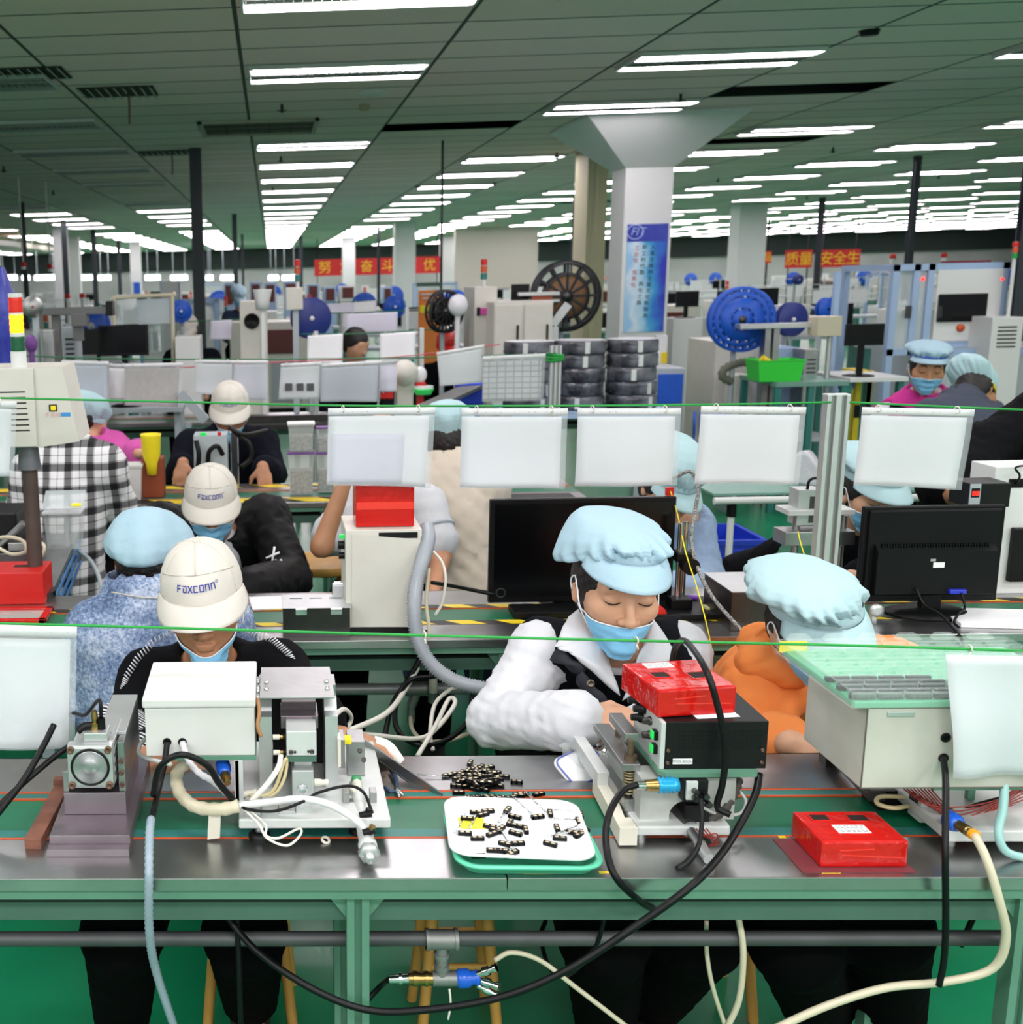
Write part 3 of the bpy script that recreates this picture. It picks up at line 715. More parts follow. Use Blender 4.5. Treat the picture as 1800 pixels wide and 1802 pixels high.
 def hair(s, back=-.07, fringe=.03, mt=None, side=-.03, crown=.085):
  tw = lambda p: s.head+s.R @ Vector(p)*s.hs
  V = Vol(*s.box_([s.head], .17), .0055); Rn = np.array(s.R)
  V.ell(tw((0, .014, .034)), np.array((.083, .101, .092))*s.hs, Rn, .01); V.ell(tw((0, .035, -.01)), np.array((.078, .078, .085))*s.hs, Rn, .03)
  V.wrinkle(.003, s.seed, .03)
  V.ell(tw((0, -.1, fringe-.11)), np.array((.088, .075, .11))*s.hs, Rn, .006, True)
  V.caps(tw((-.1, -.02, side-.03)), tw((.1, -.02, side-.03)), .045*s.hs, .045*s.hs, .008, True)
  V.cut(tw((0, 0, back)), s.R @ Vector((0, -.2, -1)))
  V.cut(tw((0, 0, crown)), s.R @ Vector((0, 0, 1)))
  mb = MB().m(mt or M['hair']); V.mesh(mb); mb.build('hair', parent=s.root)
 def eyes(s, closed=True):
  b = MB().m(M['hair']); b.X = s.hm()
  for sg in (-1, 1):
   pts = [(sg*x, z) for x, z in ((.014, .029), (.026, .034), (.04, .034), (.052, .027))]; P = face_y(pts)
   b.tube([tuple(p+np.array((0, .0015, 0))) for p in P], [.002, .0042, .0038, .0012], 6)
  b.build('eyebrow', parent=s.root)
  b = MB().m(M['hair']); b.X = s.hm()
  for sg in (-1, 1):
   pts = [(sg*x, z) for x, z in ((.0165, .0035), (.025, .0005), (.034, -.0008), (.043, .0006), (.051, .005))]; P = face_y(pts)
   b.tube([tuple(p+np.array((0, -.0002, 0))) for p in P], [.0007, .0016, .0019, .0018, .0008], 6)
  b.build('eyelash', parent=s.root)
 def mask(s, ztop=-.02, zbot=-.118, amax=1.2, down=.0, mt=None, loops=True, off=.004, vee=.0):
  mt = mt or M['maskm']; n, mrow = 26, 16; out = []; pts = []
  for j in range(mrow+1):
   for i in range(n+1):
    u = i/n*2-1; v = j/mrow; a = u*amax*(1-.12*v)
    z = ztop+(zbot-ztop)*v + (.012*abs(u)**1.5)*(1-2*v)*-1*.6+vee*abs(u)**1.4*(1-v); pts.append((a, max(z, -.1)))
  P = radial(pts); q = 0; rows = []
  for j in range(mrow+1):
   for i in range(n+1):
    u = i/n*2-1; v = j/mrow; p = P[q]; a = pts[q][0]; q += 1
    z = ztop+(zbot-ztop)*v + (.012*abs(u)**1.5)*(1-2*v)*-.6+vee*abs(u)**1.4*(1-v)
    bulge = .007*math.sin(PI*min(1, v*1.05))*(1-abs(u)**3)+.0028*abs(math.sin(v*PI*3.5))*(1-u*u)
    r = np.array((math.sin(a), -math.cos(a), 0)); p = p+r*(off+bulge); p[2] = z
    if v > .75: p = p*np.array((1-(v-.75)*.35, 1-(v-.75)*.3, 1))
    rows.append(p)
  b = MB().m(mt); b.X = s.hm()
  fs = [(j*(n+1)+i, (j+1)*(n+1)+i, (j+1)*(n+1)+i+1, j*(n+1)+i+1) for j in range(mrow) for i in range(n)]
  b.raw([tuple(p) for p in rows]+[tuple(p*np.array((.985, .985, 1))) for p in rows], fs+[tuple(i+len(rows) for i in f[::-1]) for f in fs], True)
  o = b.build('face_mask', parent=s.root)
  t = MB().m(mat('mask_trim', 'e9eff4', .8)); t.X = s.hm()
  t.tube([tuple(rows[i]+np.array((0, -.0015, .0008))) for i in range(0, n+1, 2)], .0016, 5)
  for sg, e0, e1 in ((-1, 0, mrow*(n+1)), (1, n, mrow*(n+1)+n)):
   a_, b_ = rows[e0], rows[e1]
   if loops: t.tube([tuple(a_), (sg*.0815, -.03, -.012+ztop*.3), (sg*.086, .008, .022), (sg*.085, .024, -.012), tuple(b_)], .0017, 5)
  t.build('ear_loop', parent=s.root)
 def puff_cap(s, mt, slump=(0, .03, 0), puff=1., visor=True, ruche=.03, seed=3, band=None, vdrop=.5, vlen=.07, zb=.035, top=.13, sag=.0, sagdir=0., shadecol=None, vyaw=0.):
  rs = random.Random(seed); ph = [rs.random()*6.3 for _ in range(6)]
  prof = [(1.0, -.012), (1.02, .0), (1.06, .012), (1.2*puff, .026), (1.31*puff, .044), (1.34*puff, .062), (1.26*puff, .083), (1.06*puff, .104), (.76*puff, .12), (.38*puff, .129), (.001, .132)]
  N = 120
  def fn(u, v):
   t = v*(len(prof)-1); i = min(int(t), len(prof)-2); t -= i; r = prof[i][0]*(1-t)+prof[i+1][0]*t; z = (prof[i][1]*(1-t)+prof[i+1][1]*t)*top/.13
   th = 2*PI*u; w_ = math.exp(-((v-.32)/.24)**2); lo = math.sin(PI*min(1, v*1.15))
   r *= 1+ruche*w_*(math.sin(26*th+ph[0]+2*math.sin(3*th))*.7+math.sin(17*th+ph[1])*.5)-ruche*1.3*w_*abs(math.sin(10*th+ph[5]+1.5*math.sin(2*th)))+.04*lo*math.sin(3*th+ph[2]+v*4)+.035*lo*math.sin(5*th+ph[3]-v*6)+.022*lo*math.sin(9*th+ph[4]+v*9)
   q = max(0., (v-.2)/.8); q2 = math.sin(min(1, q*1.3)*PI/2)
   x = .083*r*math.sin(th)+slump[0]*q2; y = .012-(.1+.008*max(0, math.cos(th)))*r*math.cos(th)+slump[1]*q2
   z = z+zb+slump[2]*q2 - sag*max(0, math.cos(th-sagdir))*math.sin(PI*min(1, v*1.3))*r
   return (x, y, z)
  b = MB().m(mt); b.X = s.hm(); b.grid(fn, N, 44, True, .0); o = b.build('cap', parent=s.root)
  bd = MB().m(band or mt); bd.X = s.hm()
  def fb(u, v):
   th = 2*PI*u; rr = 1.0+.03*math.sin(PI*v)+.012*math.sin(60*th); return (.0845*rr*math.sin(th), .012-(.1015+.008*max(0, math.cos(th)))*rr*math.cos(th), zb-.014+.03*v)
  bd.grid(fb, 120, 5, True); bd.build('cap_band', parent=o)
  if visor:
   vz = MB().m(mt); vz.X = s.hm() @ Matrix.Rotation(vyaw, 4, 'Z')
   def fv(u, v):
    a = (u-.5)*2*1.2; ext = vlen*max(0, math.cos(a*1.25))**.55
    x = .085*math.sin(a)*(1+.12*v); y = .012-(.1015+.017*math.cos(a))*math.cos(a)-ext*v*math.cos(vdrop); z = zb-.004-ext*v*math.sin(vdrop)-.018*math.sin(a)**2*v+.006*math.sin(PI*v)*math.cos(a)
    return (x, y, z)
   vz.grid(fv, 28, 8, False, .003); vz.build('cap_visor', parent=o)
  return o
 def ball_cap(s, mt, text=True, vlen=.067, zb=.034, vdrop=.5):
  RX, RY, HT = .0885, .109, .1
  def cs(th, t):      # t 0 rim .. 1 button
   c_ = math.cos(t*PI/2)**.8; return Vector((RX*math.sin(th)*c_, .008-(RY+.014*max(0, math.cos(th)))*math.cos(th)*c_, zb+HT*math.sin(t*PI/2)**.95))
  rs = random.Random(s.seed); ph = [rs.random()*6.3 for _ in range(4)]
  def fn(u, v):
   p = cs(2*PI*u, v); k = 1+.012*math.sin(PI*v)*math.sin(7*2*PI*u+ph[0]+5*v)+.008*math.sin(PI*v)*math.sin(13*2*PI*u+ph[1]-9*v); return (p.x*k, (p.y-.008)*k+.008, p.z)
  b = MB().m(mt); b.X = s.hm(); b.grid(fn, 64, 22, True); o = b.build('cap', parent=s.root)
  sm = MB().m(mat('cap_seam', 'cfcabf', .85)); sm.X = s.hm()
  for k in range(6):
   th = PI/6+k*PI/3 if False else k*PI/3+PI/3*.5*0
   if k == 0: sm.tube([cs(th, .42+t*.0725)*1.0+Vector((0, -.001, .0005)) for t in range(9)], .0012, 4, False)
   else: sm.tube([cs(th, t/12)*1.004 for t in range(13)], .0012, 4, False)
  sm.tube([cs(-1.2+2.4*t/16, .42-.1*abs(t/8-1)**2)*1.006 for t in range(17)], .0012, 4, False)
  sm.ball(cs(0, 1)+Vector((0, 0, .001)), (.007, .007, .004), 10); sm.build('cap_seam', parent=o)
  vz = MB().m(mt); vz.X = s.hm()
  def fv(u, v):
   a = (u-.5)*2*1.42; ext = vlen*max(0, math.cos(a*1.06))**.5; p = cs(a, 0)
   return (p.x*(1+.1*v), p.y-ext*v*math.cos(vdrop), p.z+.001-ext*v*math.sin(vdrop)-.022*math.sin(a)**2*v+.004*math.sin(PI*v))
  vz.grid(fv, 30, 8, False, .003); vz.build('cap_visor', parent=o)
  if text:
   t = MB().m(M['navytext']); t.X = s.hm()
   GL = {'F': [[(0, 0), (0, 1), (.75, 1)], [(0, .5), (.65, .5)]], 'O': [[(0, 1), (.8, 1), (.8, 0), (.1, 0), (.1, .55)]], 'X': [[(0, 0), (.8, 1)], [(0, 1), (.8, 0)]], 'C': [[(.75, 1), (0, 1), (0, 0), (.75, 0)]],
    'o': [[(0, 0), (0, 1), (.8, 1), (.8, 0), (0, 0)]], 'n': [[(0, 0), (0, 1), (.75, 1), (.75, 0)]]}
   x = -.046; hgt = .0115; wd = .0105
   def put(px, pz):
    th = px/.093; tt = (.018+pz)/HT; return cs(th, math.asin(min(.95, tt))*2/PI)*1.018+Vector((0, -.0008, 0))
   for ch in 'FOXConn':
    for st in GL[ch]:
     for (a, b_) in zip(st[:-1], st[1:]):
      pa_, pb_ = (Vector((x+p[0]*wd, .012+p[1]*hgt)) for p in (a, b_)); d = (pb_-pa_).normalized(); nn = Vector((-d.y, d.x))*.0011; pa_ -= d*.0011; pb_ += d*.0011
      L = max(1, int((pb_-pa_).length/.004)); vs = []
      for i in range(L+1):
       m_ = pa_.lerp(pb_, i/L); vs += [put(*(m_+nn)), put(*(m_-nn))]
      t.raw(vs, [(2*i, 2*i+1, 2*i+3, 2*i+2) for i in range(L)], False)
    x += .0132
   cx, cz = x+.001, .012+hgt+.001
   t.raw([put(cx+r*math.cos(2*PI*i/14), cz+r*math.sin(2*PI*i/14)) for i in range(14) for r in (.0032, .0026)], [(2*i, 2*i+1, (2*i+3) % 28, (2*i+2) % 28) for i in range(14)], False)
   t.raw([put(cx-.001, cz-.0015), put(cx-.0004, cz-.0015), put(cx-.0004, cz+.0015), put(cx-.001, cz+.0015), put(cx+.001, cz+.001), put(cx+.0012, cz-.0015)], [(0, 1, 2, 3), (2, 4, 5)], False)
   t.build('cap_lettering', parent=o)
  return o
def J(px, py, Y): return at(px, py, Y)
# ================================================================ front conveyor bench and everything on it
def pbox(b, x0, x1, y0, y1, Y, D, bev=0.):
 """box whose front face spans those pixels at depth Y and runs D backwards"""
 a = at(x0, (y0+y1)/2, Y); c = at(x1, (y0+y1)/2, Y); xm = (x0+x1)/2
 return b.bx(a.x, c.x, Y, Y+D, at(xm, y1, Y).z, at(xm, y0, Y).z, bev)
def pb(name, mt, parent, *a, **k): return pbox(MB().m(mt), *a, **k).build(name, parent=parent)
def cyl_(name, mt, parent, a, b, r, **k): return MB().m(mt).cyl(a, b, r, **k).build(name, parent=parent)
def cable(name, mt, pts, r, label=None, cat='cable', parent=None, n=8, group=None, rib=0, ribd=0):
 b = MB().m(mt); b.tube(pts, r, n, rib=rib, ribd=ribd)
 return b.build(name, parent=parent, label=label, cat=cat, group=group)
def socket_bolts(parent, pts, r=.004, axis=(0, -1, 0), mt=None, name='bolt'):
 for p in pts: MB().m(mt or M['dark_steel']).lathe(p, axis, [(0, r), (r, r), (r, r*.55), (r*.4, r*.5), (r*.4, 0)], 10).build(name, parent=parent)
TZ = .75
def bench(name, label, Yf, x0, x1, seams, legs, zt=TZ, rails=True):
 r = thing(name, label, 'workbench', ((x0+x1)/2, Yf+.25, 0))
 Yb = Yf+.495
 xs = [x0]+seams+[x1]
 for a, c in zip(xs[:-1], xs[1:]):
  q = MB().m(M['steel']); q.bx(a+.001, c-.001, Yf, Yf+.138, zt-.004, zt, .0015).bx(a+.001, c-.001, Yf, Yf+.003, zt-.022, zt-.003); q.build('front_worktop', parent=r)
 q = MB().m(M['steel']).bx(x0, x1, Yf+.333, Yb, zt-.004, zt).bx(x0, x1, Yb-.003, Yb, zt-.022, zt); q.build('back_worktop', parent=r)
 MB().m(M['belt']).bx(x0, x1, Yf+.175, Yf+.3, zt-.012, zt-.003).build('conveyor_belt', parent=r)
 for a, c in ((.148, .176), (.305, .328)): MB().m(M['beltedge']).bx(x0, x1, Yf+a, Yf+c, zt-.012, zt-.0015).build('belt_guide', parent=r)
 for a in (.14, .3, .327): MB().m(M['orange_line']).bx(x0, x1, Yf+a, Yf+a+.0055, zt-.012, zt-.0005).build('guide_cord', parent=r)
 MB().m(M['greenpaint']).bx(x0, x1, Yf+.008, Yf+.03, zt-.042, zt-.022).bx(x0, x1, Yb-.03, Yb-.008, zt-.042, zt-.022).build('apron', parent=r)
 if rails:
  MB().m(M['greendark']).bx(x0, x1, Yf+.043, Yf+.068, zt-.1, zt-.067).bx(x0, x1, Yb-.068, Yb-.043, zt-.1, zt-.067).build('lower_rail', parent=r)
  MB().m(mat('tray_brown', '4d3a36', .7, 0, .4, 12)).bx(x0, x1, Yf+.068, Yb-.068, zt-.074, zt-.07).build('under_tray', parent=r)
 for x in legs:
  for yy in (Yf+.02, Yb-.055):
   q = MB().m(M['greenpaint']); 
   for dx in (-.0185, .0065): q.bx(x+dx, x+dx+.0125, yy, yy+.035, 0, zt-.022)
   q.bx(x-.006, x+.0065, yy+.012, yy+.03, 0, zt-.022)
   for s in (-1, 1): q.prism([(x+s*.018, zt-.048), (x+s*.05, zt-.048), (x+s*.018, zt-.09)][::s], 'y', yy+.012, yy+.016)
   q.build('leg', parent=r)
 return r
lx = at(628, 1600, 1.8).x; rx = at(1792, 1640, 1.8).x
bench('conveyor_bench', 'front steel topped conveyor bench with a green belt', 1.757, -1.1, 1.75, [at(893, 1545, 1.757).x], [lx-1.05, lx, rx])
# compressed air pipe under the bench with its coupling
PYc = 1.86; pr = .0132
a, c = at(0, 1653, PYc), at(1800, 1650, PYc)
r = thing('air_pipe', 'grey air supply pipe with a brass and blue coupling under the front bench', 'pipe', (at(780, 1653, PYc).x, PYc, a.z-.1))
cyl_('pipe', mat('pipe_grey', '4e5152', .5, .3, .5, 12, dark='35393a'), r, a-Vector((.4, 0, 0)), c+Vector((.3, 0, 0)), pr, n=16)
q = MB().m(mat('galvanised', '8d908d', .5, .6, .4, 40)); t0 = at(777, 1653, PYc)
q.cyl(t0-Vector((.028, 0, 0)), t0+Vector((.028, 0, 0)), .0175); 
for s in (-1, 1): q.cyl(t0+Vector((s*.028, 0, 0)), t0+Vector((s*.022, 0, 0)), .0195)
t1 = at(777, 1715, PYc); q.cyl(t0, t1, .0105).cyl(t0-Vector((0, 0, .026)), t0-Vector((0, 0, .034)), .0135).cyl(t1+Vector((0, 0, .02)), t1+Vector((0, 0, .012)), .0135); q.build('pipe_tee', parent=r)
t2 = at(777, 1722, PYc); q = MB().m(MATS['galvanised']); q.cyl(t2-Vector((.016, 0, 0)), t2+Vector((.026, 0, 0)), .013); q.build('cross_fitting', parent=r)
q = MB().m(M['brass']); q.cyl(t2-Vector((.058, 0, 0)), t2-Vector((.016, 0, 0)), .012, n=6).cyl(t2-Vector((.05, 0, 0)), t2-Vector((.042, 0, 0)), .0135).cyl(t2-Vector((.03, 0, 0)), t2-Vector((.024, 0, 0)), .0135); q.build('brass_coupling', parent=r)
q = MB().m(M['chrome']); q.cyl(t2-Vector((.092, 0, .002)), t2-Vector((.058, 0, 0)), .007, .009, n=6).cyl(t2-Vector((.075, 0, 0)), t2-Vector((.07, 0, 0)), .011); q.build('hose_connector', parent=r)
q = MB().m(M['bluefit']); q.lathe(t2+Vector((.026, 0, 0)), (1, 0, .05), [(0, .013), (.004, .0165), (.02, .0165), (.026, .012), (.032, .012), (.034, .014), (.04, .013), (.04, 0)], 18); q.build('blue_coupling', parent=r)
for k, (dz, e) in enumerate(((.018, (.03, -.01, .02)), (.0, (.034, -.02, .0)), (-.016, (.034, -.01, -.014)))):
 s_ = t2+Vector((.062, -.004, dz*.6)); e_ = s_+Vector(e); q = MB().m(M['chrome']); q.cyl(s_, e_, .0055).cyl(s_.lerp(e_, .3), s_.lerp(e_, .6), .0085, n=6).cyl(s_.lerp(e_, .85), e_, .0075); q.build('quick_connector', parent=r)
q = MB().m(M['whitecable']); q.tube([t2+Vector((.012, -.012, -.012)), t2+Vector((.014, -.015, -.04)), t2+Vector((.01, -.015, -.07))], .002, 6); q.build('loose_thread', parent=r)
# clamp station with the round air cylinder at the left
o = at(150, 1510, 1.83)
r = thing('clamp_station', 'purple grey steel clamp station with a round faced air cylinder at front left', 'machine', (o.x, 1.95, TZ))
xa, xb = at(82, 1500, 1.83).x, at(227, 1500, 1.83).x
q = MB().m(M['purple_steel']); q.bx(xa, xb, 1.83, 2.19, TZ, TZ+.014, .001).bx(xa+.002, xb, 1.85, 2.19, TZ+.014, TZ+.03, .001); q.build('base_plate', parent=r)
za = TZ+.03; xc, xd = at(114, 1440, 1.93).x, at(223, 1440, 1.93).x
q = MB().m(M['purple_steel']); q.bx(xc, xd, 1.93, 2.13, za, za+.042, .0015); q.build('block', parent=r)
q = MB().m(M['blackm']); q.bx(xc+.004, xd-.004, 1.96, 2.12, za+.042, za+.072); q.build('slot', parent=r)
q = MB().m(M['steel_dull']); zp_ = at(235, 1306, 1.935).z; q.bx(xd-.012, xd, 1.935, 2.16, za+.042, zp_, .001).bx(xc, xc+.01, 1.935, 2.16, za+.042, za+.08, .001); q.build('side_plate', parent=r)
q = MB().m(M['alu']); q.bx(xd-.05, xd, 1.97, 2.16, zp_, zp_+.006, .001); q.build('top_plate', parent=r)
cx, cz = at(158, 1352, 1.9).x, at(158, 1352, 1.9).z; hw = .041
q = MB().m(M['alu']); q.bx(cx-hw, cx+hw, 1.905, 1.93, cz-hw, cz+hw, .007)
q.bx(cx-hw+.006, cx+hw-.006, 1.93, 2.03, cz-hw+.006, cz+hw-.006, .004)
for k in range(5): q.bx(cx+hw-.008, cx+hw, 1.93, 2.03, cz-hw+.004+k*.017, cz-hw+.013+k*.017, .001).bx(cx-hw+.004+k*.017, cx-hw+.013+k*.017, 1.93, 2.03, cz-hw, cz-hw+.008, .001)
q.build('cylinder_body', parent=r)
q = MB().m(M['blackm']); q.torus((cx, 1.904, cz), (0, 1, 0), .0325, .0025, 32); q.build('seal_ring', parent=r)
q = MB().m(mat('cyl_face', 'a6a8aa', .35, .8, .2, 30)); q.lathe((cx, 1.906, cz), (0, -1, 0), [(0, .031), (.003, .031), (.004, .029), (.0025, .016), (.0035, .015), (.0035, 0)], 32); q.build('piston_face', parent=r)
socket_bolts(r, [(cx+sx*.033, 1.905, cz+sz*.033) for sx in (-1, 1) for sz in (-1, 1)], .0065, mt=mat('bolt_bronze', '6d5545', .5, .6))
socket_bolts(r, [(xd-.006, 1.935, za+z) for z in (.055, .078, .1)], .0045, mt=MATS['bolt_bronze'])
q = MB().m(M['alu']); q.bx(cx-.012, cx+.03, 1.92, 1.96, cz+hw, cz+hw+.016, .002); q.build('port_block', parent=r)
fx = Vector((cx+.006, 1.94, cz+hw+.016)); q = MB().m(M['brass']); q.cyl(fx, fx+Vector((0, 0, .012)), .009, n=6).cyl(fx, fx+Vector((0, 0, .03)), .0055).cyl(fx+Vector((0, 0, .02)), fx+Vector((0, 0, .034)), .007, .005); q.build('flow_valve', parent=r)
q = MB().m(M['black']); q.tube([fx+Vector((-.006, 0, .006)), fx+Vector((-.02, -.004, .006)), fx+Vector((-.03, -.01, .0))], .0075, 10).cyl(fx+Vector((.012, .0, -.002)), fx+Vector((.012, 0, .02)), .007); q.build('elbow_fitting', parent=r)
cable('air_hose', M['black'], [fx+Vector((.012, 0, .02)), fx+Vector((.008, .01, .05)), J(150, 1258, 2.0), J(125, 1255, 2.05), J(105, 1275, 2.1)], .0035, parent=r)
q = MB().m(M['rust']); q.box(((at(66, 1482, 1.87).x+at(106, 1400, 2.08).x)/2, 1.985, at(66, 1482, 1.87).z), (.03, .25, .023), rot(0, 0, -.06), .002); q.build('rusty_bar', parent=r, label='rusty square bar')
q = MB().m(M['rust']); q.bx(at(66, 1482, 1.87).x-.01, xa+.01, 2.08, 2.1, TZ, TZ+.028); q.build('bar_foot', parent=r)
# crimping machine with the stainless hood
bx0_, bx1_ = at(420, 1455, 1.87).x, at(688, 1455, 1.87).x; pz0, pz1 = .779, .797
r = thing('crimping_machine', 'aluminium crimping machine with a folded stainless hood on the front bench', 'machine', ((bx0_+bx1_)/2, 2.0, TZ))
q = MB().m(M['alu_white']); q.bx(bx0_, bx1_, 1.875, 2.22, pz0, pz1, .003); q.build('base_plate', parent=r)
q = MB().m(M['alu']); 
for k in range(4): q.bx(bx0_+.01+k*.03, bx0_+.038+k*.03, 1.885+.004*k, 1.95, pz1, pz1+.006+.003*(k % 2), .001)
q.build('spacer_plate', parent=r)
for x, y in ((bx0_+.035, 1.9), (bx1_-.05, 1.92), (bx0_+.04, 2.18), (bx1_-.04, 2.18)):
 q = MB().m(M['steel_dull']); q.cyl((x, y, TZ+.006), (x, y, pz0), .008).m(M['rubber']).lathe((x, y, TZ), (0, 0, 1), [(0, .019), (.008, .019), (.013, .012), (.013, 0)], 18); q.build('levelling_foot', parent=r)
Ys = 2.0
for x0_, x1_ in ((457, 480), (573, 595)):
 a = at(x0_, 1380, Ys).x; c = at(x1_, 1380, Ys).x; zt = at(465, 1262, Ys).z
 q = MB().m(M['alu']); q.prism([(Ys, pz1), (Ys+.17, pz1), (Ys+.17, zt+.02), (Ys+.045, zt+.02), (Ys+.03, zt), (Ys, zt)], 'x', a, c); q.build('side_plate', parent=r)
 q = MB().m(M['steel_dull']); q.bx(a+.001, c-.001, Ys+.05, atz(520, 1190, at(520, 1226, Ys).z).y, zt+.02, at(465, 1226, Ys).z+.003); q.build('upright', parent=r)
zh = at(520, 1226, Ys).z; zb_ = zh+.012; yb = atz(520, 1174, zb_).y
xa, xb = at(457, 1226, Ys).x, at(589, 1226, Ys).x
q = MB().m(M['steel_dull']); q.raw([(xa, Ys-.005, zh), (xb, Ys-.005, zh), (xb-.003, yb, zb_), (xa+.002, yb, zb_), (xa, Ys-.005, zh-.002), (xb, Ys-.005, zh-.002), (xb-.003, yb, zb_-.002), (xa+.002, yb, zb_-.002)], [(0, 1, 2, 3), (7, 6, 5, 4), (0, 4, 5, 1), (1, 5, 6, 2), (2, 6, 7, 3), (3, 7, 4, 0)], False)
q.bx(xa, xa+.002, Ys+.05, yb, zh-.03, zh).bx(xb-.003, xb-.001, Ys+.05, yb, zh-.03, zh); q.build('hood', parent=r)
hq = lambda t: (Ys-.005+(yb-Ys+.005)*t, zh+(zb_-zh)*t)
for x in (xa+.012, xb-.012):
 for t in (.28, .5): y_, z_ = hq(t); MB().m(M['chrome']).lathe((x, y_, z_), (0, 0, 1), [(0, .0045), (.003, .004), (.003, 0)], 10).build('hood_screw', parent=r)
q = MB().m(M['blackm']); pbox(q, 480, 573, 1228, 1390, Ys+.11, .03); q.build('back_panel', parent=r)
q = MB().m(M['purple_steel']); pbox(q, 494, 560, 1260, 1282, Ys+.03, .07, .001); pbox(q, 503, 551, 1268, 1290, Ys+.015, .05, .001); q.build('ram_block', parent=r)
q = MB().m(M['dark_steel']); pbox(q, 495, 556, 1235, 1262, Ys+.06, .04, .001); q.build('ram_guide', parent=r)
q = MB().m(M['alu_white']); pbox(q, 504, 557, 1287, 1330, Ys-.045, .06, .0015); q.build('pneumatic_slide', parent=r)
q = MB().m(M['greendark']); pbox(q, 505, 557, 1331, 1341, Ys-.045, .06); q.build('slide_rail', parent=r)
socket_bolts(r, [at(512, 1323, Ys-.045), at(549, 1322, Ys-.045)], .004); socket_bolts(r, [at(519, 1323, Ys-.045), at(543, 1322, Ys-.045)], .0025)
q = MB().m(M['steel_dull']); pbox(q, 518, 548, 1341, 1358, Ys-.03, .03); q.build('link_block', parent=r)
q = MB().m(M['alu']); pbox(q, 514, 552, 1356, 1402, Ys-.055, .06, .002); q.build('small_cylinder', parent=r)
q = MB().m(M['chrome']); c_ = at(532, 1389, Ys-.056); q.lathe(c_, (0, -1, 0), [(0, .0095), (.0015, .0095), (.002, .0085), (.001, .007), (.001, 0)], 20); q.build('cylinder_cap', parent=r)
for px, py in ((480, 1297), (481, 1324)):
 s_ = at(px, py, Ys-.03); q = MB().m(M['nylon']); q.cyl(s_, s_+Vector((.012, 0, 0)), .005, n=8).m(M['brass']).cyl(s_+Vector((.012, 0, 0)), s_+Vector((.018, 0, 0)), .004, n=6).m(M['black']).cyl(s_+Vector((.018, 0, 0)), s_+Vector((.03, 0, .002)), .005); q.build('air_fitting', parent=r)
for px, py, e in ((553, 1377, (.02, 0, 0)), (428, 1398, (.02, 0, .004))):
 s_ = at(px, py, Ys-.04); q = MB().m(M['nylon']); q.cyl(s_, s_+Vector(e)*.6, .007, n=10).cyl(s_+Vector(e)*.6, s_+Vector(e), .0055).cyl(s_+Vector(e)*1.0, s_+Vector(e)*1.25, .0065, n=8); q.build('air_fitting', parent=r)
# front air cylinder of the machine
a = J(627, 1388, 2.0); c = J(650, 1504, 1.79); d = (c-a).normalized()
q = MB().m(M['alu_white']); q.lathe(a-d*.012, d, [(0, .0), (0, .0135), (.02, .0135), (.022, .0145), (.05, .0145), (.052, .0135), ((c-a).length-.02, .0135), ((c-a).length-.018, .016), ((c-a).length, .016), ((c-a).length+.002, .0), ], 20); q.build('air_cylinder', parent=r)
q = MB().m(M['alu']); q.lathe(c-d*.012, d, [(0, .0), (0, .018), (.012, .0185), (.014, .017), (.014, .0)], 6).lathe(c, d, [(0, .009), (.016, .009), (.016, 0)], 6); q.build('cylinder_nut', parent=r)
q = MB().m(M['steel_dull']); b0 = a.lerp(c, .25); q.bx(b0.x-.03, b0.x+.03, b0.y-.008, b0.y+.008, pz1, b0.z-.004, .001).bx(b0.x-.03, b0.x-.018, b0.y-.012, b0.y+.012, pz1, pz1+.02, .001).bx(b0.x+.018, b0.x+.03, b0.y-.012, b0.y+.012, pz1, pz1+.02, .001); q.build('cylinder_bracket', parent=r)
g0 = a+Vector((0, .0, .012)); q = MB().m(mat('green_knob', '2f8f5a', .3)); q.lathe(g0, (0, 0, 1), [(0, .0085), (.008, .0095), (.012, .008), (.012, 0)], 14); q.build('release_ring', parent=r)
q = MB().m(M['nylon']); q.tube([g0+Vector((0, -.006, .003)), g0+Vector((.0, -.02, .0)), g0+Vector((-.012, -.03, -.003))], .0085, 10); q.build('elbow_fitting', parent=r)
for t in (.55, .8): b0 = a.lerp(c, t)+Vector((.006, 0, .0135)); q = MB().m(M['brass'] if t > .7 else M['black']); q.cyl(b0, b0+Vector((.004, 0, .014)), .0055, n=8).m(M['black']).cyl(b0-Vector((.012, 0, .0)), b0+Vector((.008, 0, .006)), .0065); q.build('flow_valve', parent=r)
q = MB().m(M['steel_dull']); pbox(q, 598, 607, 1302, 1352, 2.02, .05, .001); q.m(M['nylon']); pbox(q, 594, 600, 1300, 1350, 1.99, .03, .001); q.build('guide_fence', parent=r)
q = MB().m(M['steel_dull']); pbox(q, 612, 642, 1305, 1365, 2.05, .06, .001); q.build('fixture_block', parent=r)
q = MB().m(M['yellow']); pbox(q, 604, 619, 1300, 1311, 2.04, .02, .003); q.build('yellow_tip', parent=r)
for px, py in ((606, 1410), (658, 1408), (665, 1432), (633, 1322), (640, 1338)): socket_bolts(r, [at(px, py, 1.97)], .0045, (0, -.6, .8))
# chute bar leaning on the belt
a, c = J(630, 1303, 2.2), J(776, 1405, 2.07); d = (c-a).normalized(); rm_ = d.to_track_quat('X', 'Z').to_matrix().to_4x4()
q = MB().m(M['steel_dull']); q.box((a+c)/2, ((c-a).length, .004, .022), rm_).box((a+c)/2+Vector((0, .007, -.01)), ((c-a).length, .016, .003), rm_); q.build('steel_chute', label='angled steel bar running from the crimping machine down to the belt', cat='bar')
